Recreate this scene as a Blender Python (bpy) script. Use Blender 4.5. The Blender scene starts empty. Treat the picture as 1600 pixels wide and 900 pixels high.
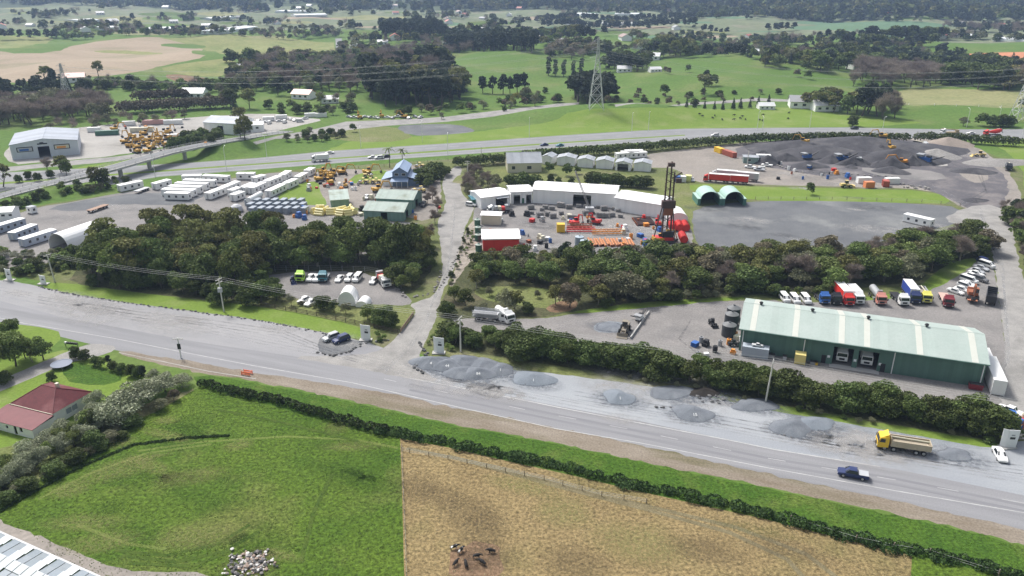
import bpy, bmesh, math, random
import numpy as np
from mathutils import Vector, Matrix, geometry
PI = math.pi
RN = random.Random(11)
SC = bpy.context.scene
COL = SC.collection
# ---------------------------------------------------------------- camera
F, H, PITCH = 1200.0, 84.0, math.atan(490 / 1200)
cam_d = bpy.data.cameras.new('camera'); cam = bpy.data.objects.new('camera', cam_d); COL.objects.link(cam)
cam.location = (0, 0, H); cam.rotation_euler = (PI / 2 - PITCH, 0, 0)
cam_d.sensor_width = 36; cam_d.lens = 36 * F / 1600; cam_d.clip_start = 1; cam_d.clip_end = 20000
SC.camera = cam
# ---------------------------------------------------------------- world, sun, exposure
SUN_EL, SUN_AZ = 52, -38          # degrees; azimuth from +Y towards +X, the sun stands behind the scene on the left
w = bpy.data.worlds.new('World'); SC.world = w; w.use_nodes = True
nt = w.node_tree; sky = nt.nodes.new('ShaderNodeTexSky'); sky.sky_type = 'NISHITA'; sky.sun_disc = False
sky.sun_elevation = math.radians(SUN_EL); sky.sun_rotation = math.radians(SUN_AZ); sky.dust_density = 4; sky.air_density = 1.0
hs = nt.nodes.new('ShaderNodeHueSaturation'); hs.inputs['Saturation'].default_value = 0.45
nt.links.new(sky.outputs[0], hs.inputs['Color'])
nt.links.new(hs.outputs[0], nt.nodes['Background'].inputs[0]); nt.nodes['Background'].inputs[1].default_value = 0.145
sd = bpy.data.lights.new('sun', 'SUN'); so = bpy.data.objects.new('sun', sd); COL.objects.link(so)
sd.energy = 3.3; sd.angle = math.radians(13); sd.color = (1, 0.965, 0.91)
el, az = math.radians(SUN_EL), math.radians(SUN_AZ)
so.rotation_euler = Vector((math.sin(az) * math.cos(el), math.cos(az) * math.cos(el), math.sin(el))).to_track_quat('Z', 'Y').to_euler()
so.location = (0, 0, 300)
SC.view_settings.view_transform = 'Standard'; SC.view_settings.look = 'None'
SC.view_settings.exposure = 0.42; SC.view_settings.gamma = 1
SC.cycles.volume_bounces = 0; SC.cycles.max_bounces = 5; SC.cycles.volume_step_rate = 5

HAZE = .00013
# ---------------------------------------------------------------- terrain height and pixel -> place
def sstep(a, b, x):
    t = max(0.0, min(1.0, (x - a) / (b - a))); return t * t * (3 - 2 * t)
CP, SP = math.cos(PITCH), math.sin(PITCH)
def flat(px, py, z=0.0):
    a = (px - 800) / F; b = -(py - 450) / F
    dx, dy, dz = a, CP + b * SP, -SP + b * CP
    t = (z - H) / dz
    return Vector((dx * t, dy * t, z))
OVER = [flat(-60, 324, .5), flat(0, 306, 1.6), flat(81, 285, 3.4), flat(130, 273, 4.6), flat(170, 263, 5.2), flat(259, 238, 5.5), flat(300, 229, 5.4), flat(345, 221, 5), flat(400, 212, 3), flat(450, 205, .8)]
def over_emb(x, y):
    best = 0.0
    for i in range(len(OVER) - 1):
        if i in (4, 5, 6): continue
        a, b = OVER[i], OVER[i + 1]
        ux, uy = b.x - a.x, b.y - a.y; L2 = ux * ux + uy * uy
        t = max(0, min(1, ((x - a.x) * ux + (y - a.y) * uy) / L2))
        d = math.hypot(x - a.x - ux * t, y - a.y - uy * t)
        if d < 22 and not (322 < y - .35 * (x + 170) < 372):
            z = a.z + (b.z - a.z) * t - 0.15
            best = max(best, z * (1 - sstep(4.5, 16, d)))
    return best
def T(x, y):
    r = math.hypot(x, y)
    z = 0.0
    if r > 440:
        k = sstep(455, 800, r)
        z += k * (4.5 * math.sin(x * .011 + y * .006 + 1) + 3.5 * math.sin(x * .021 - y * .013) + 2.2 * math.sin(x * .037 + y * .029 + 2)) + k * 1.5
        m = math.hypot((x - 70) / 90, (y - 500) / 42)
        if m < 1: z += 7 * (1 - m * m) ** 2
        az_ = math.atan2(x, y)
        r0 = 1950 - 250 * sstep(-.05, .3, az_) + 500 * sstep(-.25, -.5, az_)
        k2 = sstep(r0, r0 + 2600, r)
        if k2 > 0:
            z += k2 * (260 + 60 * math.sin(x * .0031 + 1) + 45 * math.sin(x * .0073 + y * .002) + 18 * math.sin(x * .017 - y * .011))
    if -290 < x < -60 and 250 < y < 480: z = max(z, over_emb(x, y))
    return z
def G(px, py, dz=0.0):
    a = (px - 800) / F; b = -(py - 450) / F
    dx, dy, d_z = a, CP + b * SP, -SP + b * CP
    p = flat(px, py) if d_z < -1e-4 else None
    if p is not None and math.hypot(p.x, p.y) < 430 and not (p.x < -50 and p.y > 230):
        p.z = dz; return p
    t = 200.0; pt = t
    while t < 9000:
        if H + d_z * t <= T(dx * t, dy * t): break
        pt = t; t *= 1.012
    lo, hi = pt, t
    for _ in range(12):
        m = (lo + hi) / 2
        if H + d_z * m <= T(dx * m, dy * m): hi = m
        else: lo = m
    x, y = dx * hi, dy * hi
    return Vector((x, y, T(x, y) + dz))
def PX(v):
    z = v.y * CP - (v.z - H) * SP; u = v.y * SP + (v.z - H) * CP
    return (800 + F * v.x / z, 450 - F * u / z)

# ---------------------------------------------------------------- materials
MATS = {}
def mat(name, c1, c2=None, c3=None, s=1.0, rough=.85, spec=.3, metal=0, bump=0, bs=None, fine=.0, stretch=None, rot=0, obj=False, det=6, emit=None, sharp=.25, rnd=0, island=0, band=None, trans=0):
    if name in MATS: return MATS[name]
    m = bpy.data.materials.new(name); m.use_nodes = True; n = m.node_tree.nodes; l = m.node_tree.links
    b = n['Principled BSDF']; b.inputs['Roughness'].default_value = rough
    b.inputs['Specular IOR Level'].default_value = spec; b.inputs['Metallic'].default_value = metal
    c4 = lambda c: (c[0], c[1], c[2], 1)
    b.inputs['Base Color'].default_value = c4(c1)
    out = None
    def mix(A, B, fac, bt='MIX'):
        x = n.new('ShaderNodeMix'); x.data_type = 'RGBA'; x.blend_type = bt
        for sock, v in ((x.inputs[0], fac), (x.inputs[6], A), (x.inputs[7], B)):
            if hasattr(v, 'is_linked'): l.new(v, sock)
            elif isinstance(v, (int, float)): sock.default_value = v
            else: sock.default_value = c4(v)
        return x.outputs[2]
    if c2 or band or bump:
        tc = n.new('ShaderNodeTexCoord'); mp = n.new('ShaderNodeMapping'); l.new(tc.outputs['Object'], mp.inputs[0])
        mp.inputs['Rotation'].default_value = (0, 0, rot)
        if stretch:
            mp2 = n.new('ShaderNodeMapping'); l.new(mp.outputs[0], mp2.inputs[0]); mp2.inputs['Scale'].default_value = stretch; co = mp2.outputs[0]
        else: co = mp.outputs[0]
        def noise(sc, dt=det, r=.6, c=co, off=0):
            x = n.new('ShaderNodeTexNoise'); x.inputs['Scale'].default_value = sc; x.inputs['Detail'].default_value = dt; x.inputs['Roughness'].default_value = r
            l.new(c, x.inputs['Vector']); return x.outputs['Fac']
        def ramp(f, a, b2):
            x = n.new('ShaderNodeMapRange'); x.inputs[1].default_value = a; x.inputs[2].default_value = b2; l.new(f, x.inputs[0]); return x.outputs[0]
    if c2:
        out = mix(c1, c2, ramp(noise(s), .5 - sharp, .5 + sharp) if sharp else noise(s))
        if c3: out = mix(out, c3, ramp(noise(s * .37 + .013), .52, .72))
        if fine:
            f = ramp(noise((bs or s * 12), 3, .7, mp.outputs[0]), .3, .7)
            out = mix(out, mix((1 - fine,) * 3, (1 + fine,) * 3, f), 1.0, 'MULTIPLY')
    if band:      # sheets / ribs across the local axis: (axis, width, strength)
        sx = n.new('ShaderNodeSeparateXYZ'); l.new(mp.outputs[0], sx.inputs[0])
        wn = n.new('ShaderNodeTexWhiteNoise'); wn.noise_dimensions = '1D'
        mt = n.new('ShaderNodeMath'); mt.operation = 'DIVIDE'; l.new(sx.outputs[band[0]], mt.inputs[0]); mt.inputs[1].default_value = band[1]
        fl = n.new('ShaderNodeMath'); fl.operation = 'FLOOR'; l.new(mt.outputs[0], fl.inputs[0]); l.new(fl.outputs[0], wn.inputs['W'])
        out = mix(out if out else c1, mix((1 - band[2],) * 3, (1 + band[2],) * 3, wn.outputs['Value']), 1.0, 'MULTIPLY')
    if rnd:
        oi = n.new('ShaderNodeObjectInfo'); h = n.new('ShaderNodeHueSaturation')
        a = n.new('ShaderNodeMapRange'); l.new(oi.outputs['Random'], a.inputs[0]); a.inputs[3].default_value = 1 - rnd; a.inputs[4].default_value = 1 + rnd
        a2 = n.new('ShaderNodeMapRange'); l.new(oi.outputs['Random'], a2.inputs[0]); a2.inputs[3].default_value = .5 - rnd * .05; a2.inputs[4].default_value = .5 + rnd * .05
        l.new(a.outputs[0], h.inputs['Value']); l.new(a2.outputs[0], h.inputs['Hue'])
        if out: l.new(out, h.inputs['Color'])
        else: h.inputs['Color'].default_value = c4(c1)
        out = h.outputs[0]
    if island:
        ge = n.new('ShaderNodeNewGeometry')
        a = n.new('ShaderNodeMapRange'); l.new(ge.outputs['Random Per Island'], a.inputs[0]); a.inputs[3].default_value = 1 - island; a.inputs[4].default_value = 1 + island
        cm = n.new('ShaderNodeCombineColor'); [l.new(a.outputs[0], cm.inputs[i]) for i in range(3)]
        out = mix(out if out else c1, cm.outputs[0], 1.0, 'MULTIPLY')
    if out: l.new(out, b.inputs['Base Color'])
    if bump:
        bp = n.new('ShaderNodeBump'); bp.inputs['Distance'].default_value = bump; bp.inputs['Strength'].default_value = 1
        l.new(noise(bs or s * 6, 4, .65, mp.outputs[0]), bp.inputs['Height']); l.new(bp.outputs[0], b.inputs['Normal'])
    if trans:
        tr = n.new('ShaderNodeBsdfTranslucent'); ms = n.new('ShaderNodeMixShader'); ms.inputs[0].default_value = trans
        if out: l.new(out, tr.inputs[0])
        else: tr.inputs[0].default_value = c4(c1)
        l.new(b.outputs[0], ms.inputs[1]); l.new(tr.outputs[0], ms.inputs[2]); l.new(ms.outputs[0], n['Material Output'].inputs[0])
    MATS[name] = m; return m
def paint(c, name=None, rough=.45):
    name = name or 'paint_%02x%02x%02x' % tuple(int(x * 255) for x in c)
    return mat(name, c, tuple(x * .88 + .012 for x in c), s=.9, rough=rough, spec=.4, sharp=.35)

# ---------------------------------------------------------------- mesh builder
class MB:
    def __init__(s): s.v = []; s.f = []; s.m = []; s.mats = []
    def mi(s, m):
        if m not in s.mats: s.mats.append(m)
        return s.mats.index(m)
    def add(s, vs, fs, m):
        o = len(s.v); s.v += [tuple(v) for v in vs]; i = s.mi(m)
        for f in fs: s.f.append(tuple(o + k for k in f)); s.m.append(i)
        return s
    def box(s, x0, x1, y0, y1, z0, z1, m, taper=0, rz=0, at=None, bev=0):
        cx, cy = (x0 + x1) / 2, (y0 + y1) / 2
        vs = [(x0, y0, z0), (x1, y0, z0), (x1, y1, z0), (x0, y1, z0)] + [(cx + (x - cx) * (1 - taper), cy + (y - cy) * (1 - taper), z1) for x, y in ((x0, y0), (x1, y0), (x1, y1), (x0, y1))]
        if rz or at:
            c, n = math.cos(rz), math.sin(rz); ax, ay, az_ = at or (0, 0, 0)
            vs = [(ax + x * c - y * n, ay + x * n + y * c, az_ + z) for x, y, z in vs]
        return s.add(vs, [(3, 2, 1, 0), (4, 5, 6, 7), (0, 1, 5, 4), (1, 2, 6, 5), (2, 3, 7, 6), (3, 0, 4, 7)], m)
    def prism(s, poly, y0, y1, m, axis='y', inset=0):   # poly in (x,z), extruded in y
        n = len(poly); cx = sum(p[0] for p in poly) / n; cz = sum(p[1] for p in poly) / n
        a = [(x, y0, z) for x, z in poly]; b = [(x, y1, z) for x, z in poly]
        if axis == 'x': a = [(y0, x, z) for x, z in poly]; b = [(y1, x, z) for x, z in poly]
        fs = [tuple(range(n)), tuple(range(2 * n - 1, n - 1, -1))] + [(i, i + n, (i + 1) % n + n, (i + 1) % n) for i in range(n)]
        return s.add(a + b, fs, m)
    def tube(s, p, q, r, m, r2=None, n=6, caps=True):
        p, q = Vector(p), Vector(q); r2 = r if r2 is None else r2
        d = (q - p).normalized(); u = d.orthogonal().normalized(); w_ = d.cross(u)
        vs = [p + (u * math.cos(2 * PI * i / n) + w_ * math.sin(2 * PI * i / n)) * r for i in range(n)] + [q + (u * math.cos(2 * PI * i / n) + w_ * math.sin(2 * PI * i / n)) * r2 for i in range(n)]
        fs = [(i, (i + 1) % n, (i + 1) % n + n, i + n) for i in range(n)]
        if caps: fs += [tuple(range(n - 1, -1, -1)), tuple(range(n, 2 * n))]
        return s.add(vs, fs, m)
    def lathe(s, prof, m, n=16, at=(0, 0, 0), axis='z'):
        vs = []
        for r, z in prof:
            for i in range(n):
                a = 2 * PI * i / n
                v = (r * math.cos(a), r * math.sin(a), z)
                if axis == 'x': v = (z, r * math.cos(a), r * math.sin(a))
                if axis == 'y': v = (r * math.cos(a), z, r * math.sin(a))
                vs.append((v[0] + at[0], v[1] + at[1], v[2] + at[2]))
        k = len(prof)
        fs = [(j * n + i, j * n + (i + 1) % n, (j + 1) * n + (i + 1) % n, (j + 1) * n + i) for j in range(k - 1) for i in range(n)]
        fs += [tuple(range(n - 1, -1, -1)), tuple((k - 1) * n + i for i in range(n))]
        return s.add(vs, fs, m)
    def quad(s, a, b, c, d, m): return s.add([a, b, c, d], [(0, 1, 2, 3)], m)
    def mesh(s, name, smooth=False):
        me = bpy.data.meshes.new(name); me.from_pydata(s.v, [], s.f)
        for m in s.mats: me.materials.append(m)
        me.polygons.foreach_set('material_index', s.m)
        if smooth: me.polygons.foreach_set('use_smooth', [True] * len(s.f))
        me.update(); return me
    def build(s, name, parent=None, smooth=False, loc=None, rz=0):
        o = bpy.data.objects.new(name, s.mesh(name, smooth)); COL.objects.link(o)
        if parent: o.parent = parent
        if loc is not None: o.location = loc
        if rz: o.rotation_euler.z = rz
        return o
def tag(o, label=None, cat=None, group=None, kind=None):
    if label: o['label'] = label
    if cat: o['category'] = cat
    if group: o['group'] = group
    if kind: o['kind'] = kind
    return o
def thing(name, label, cat, loc=(0, 0, 0), rz=0, group=None):
    o = bpy.data.objects.new(name, None); COL.objects.link(o); o.location = loc; o.rotation_euler = (0, 0, rz); o.empty_display_size = .3
    return tag(o, label, cat, group)
KIDS = {}
def copy_tree(o, parent=None):
    c = o.copy(); COL.objects.link(c); c.parent = parent
    for ch in KIDS.setdefault(o.name, list(o.children)): copy_tree(ch, c)
    return c
def repaint(o, m, names=None, slot=0):
    for ch in o.children:
        if (names is None or ch.name.split('.')[0] in names) and ch.type == 'MESH' and len(ch.material_slots) > slot:
            ch.material_slots[slot].link = 'OBJECT'; ch.material_slots[slot].material = m
PROTO = {}
def put(key, maker, loc, rz, label, cat=None, group=None, col=None, names=('body',), scale=1):
    if key not in PROTO: PROTO[key] = (maker(), [False])
    p, used = PROTO[key]
    if used[0]: o = copy_tree(p)
    else:
        o = p; used[0] = True
        KIDS.setdefault(o.name, list(o.children))
        for ch in o.children: KIDS.setdefault(ch.name, list(ch.children))
    o.location = loc; o.rotation_euler = (0, 0, rz); o.scale = (scale,) * 3
    o['label'] = label
    if cat: o['category'] = cat
    if group: o['group'] = group
    elif 'group' in o: del o['group']
    if col is not None: repaint(o, col, names)
    return o
def pose(f, b, mid=.5):        # front px, rear px -> location and heading
    A, B = G(*f), G(*b); c = A.lerp(B, mid)
    return Vector((c.x, c.y, T(c.x, c.y))), math.atan2(A.y - B.y, A.x - B.x), (A - B).length
# ---------------------------------------------------------------- ground materials
RD = -.335     # heading of the main road
def gm(name, c1, c2, c3=None, **k): return mat(name, c1, c2, c3, **dict(dict(spec=.15, rough=.95), **k))
M_past = gm('pasture_grass', (.07, .135, .022), (.105, .165, .036), (.15, .175, .06), s=.02, fine=.22, bs=.5, det=9)
M_padd = gm('paddock_grass', (.044, .094, .01), (.095, .145, .019), (.14, .15, .045), s=.06, fine=.65, bs=1.5, bump=.35, det=12)
M_verge = gm('verge_grass', (.035, .085, .01), (.07, .13, .016), (.12, .15, .035), s=.15, fine=.55, bs=1.8, bump=.25, det=8)
M_lime = gm('mown_grass', (.12, .19, .028), (.155, .22, .04), (.2, .24, .08), s=.12, fine=.2, bs=1.5, bump=.08)
M_rough = gm('rough_grass', (.12, .15, .045), (.17, .18, .07), (.22, .2, .12), s=.12, fine=.35, bs=1.2, bump=.25)
M_tan = gm('dry_maize_stubble', (.19, .14, .068), (.27, .205, .1), (.13, .115, .045), s=.1, fine=.62, bs=1.7, bump=.3, det=12)
M_tan2 = gm('trampled_dry_ground', (.14, .11, .06), (.22, .175, .1), (.12, .105, .055), s=.2, fine=.4, bs=3, bump=.25)
M_mud = gm('bare_mud', (.16, .1, .06), (.24, .16, .1), (.09, .06, .04), s=.5, fine=.4, bs=2, bump=.15)
M_should = gm('dirt_shoulder', (.15, .12, .085), (.27, .235, .195), (.12, .11, .06), s=.3, fine=.3, bs=2.5, stretch=(.25, 1, 1), rot=-RD)
M_road = gm('asphalt_road', (.2, .2, .21), (.26, .26, .27), (.175, .175, .185), s=.5, fine=.12, bs=4, stretch=(.06, 1, 1), rot=-RD, rough=.8)
M_apron = gm('gravel_apron', (.27, .285, .305), (.34, .355, .37), (.24, .255, .28), s=.12, fine=.1, bs=3, det=10, stretch=(.25, 1, 1), rot=-RD)
M_apron2 = gm('dusty_apron', (.25, .25, .26), (.32, .315, .315), (.21, .21, .225), s=.12, fine=.12, bs=3, det=10, stretch=(.3, 1, 1), rot=-RD)
M_bluegr = gm('blue_gravel', (.2, .22, .24), (.27, .29, .31), (.16, .17, .19), s=.5, fine=.2, bs=4)
M_drive = gm('driveway_gravel', (.22, .213, .205), (.33, .318, .3), (.18, .175, .168), s=.3, fine=.2, bs=3)
M_yard = gm('yard_gravel', (.17, .163, .158), (.26, .245, .235), (.14, .137, .137), s=.12, fine=.22, bs=2, det=10)
M_yardd = gm('dark_yard_seal', (.1, .105, .115), (.16, .165, .17), (.22, .225, .22), s=.09, fine=.2, bs=2, det=10)
M_yardt = gm('tan_gravel', (.21, .19, .17), (.3, .27, .24), (.165, .155, .145), s=.08, fine=.2, bs=1, det=10)
M_black = gm('dark_stockpile_ground', (.085, .082, .09), (.15, .14, .145), (.22, .2, .19), s=.1, fine=.2, bs=1)
M_hway = gm('motorway_asphalt', (.2, .205, .21), (.26, .26, .265), (.18, .185, .19), s=.1, fine=.06, bs=1)
M_pale = gm('pale_gravel', (.3, .29, .27), (.4, .38, .355), (.23, .22, .2), s=.1, fine=.12, bs=1)
M_earth = gm('bare_earthworks', (.27, .215, .155), (.34, .275, .2), (.22, .2, .12), s=.025, fine=.1, bs=.3, stretch=(.4, 1, 1))
M_yelgr = gm('yellow_grass', (.16, .185, .06), (.24, .24, .1), (.11, .16, .04), s=.03, fine=.2, bs=.3)
M_red = gm('red_soil', (.42, .17, .09), (.5, .23, .13), s=.03)
M_far = gm('far_fields', (.12, .15, .08), (.18, .2, .12), (.22, .2, .15), s=.008, fine=.2, bs=.1, det=8)
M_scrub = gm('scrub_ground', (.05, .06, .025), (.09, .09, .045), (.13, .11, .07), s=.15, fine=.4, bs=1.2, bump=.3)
M_scrubg = gm('weedy_ground', (.09, .12, .035), (.14, .15, .06), (.17, .155, .1), s=.12, fine=.3, bs=1.2)
M_bank = gm('stony_bank', (.22, .19, .16), (.36, .32, .28), (.13, .13, .07), s=.5, fine=.4, bs=2.5)
M_wood = gm('forest_floor', (.05, .07, .035), (.08, .1, .05), s=.01, fine=.3, bs=1)
M_teal = gm('haze_tinted_field', (.09, .16, .09), (.11, .18, .1), s=.01)  # bluish cast of distance haze put into the field colour
M_olive = gm('olive_dry_grass', (.2, .21, .09), (.25, .24, .12), (.14, .17, .06), s=.03, fine=.2, bs=.4)
M_conc = mat('concrete', (.45, .44, .42), (.36, .355, .34), s=.3, rough=.9)
M_white = mat('road_paint_white', (.5, .5, .49), (.28, .28, .28), s=.6, rough=.8)

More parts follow.
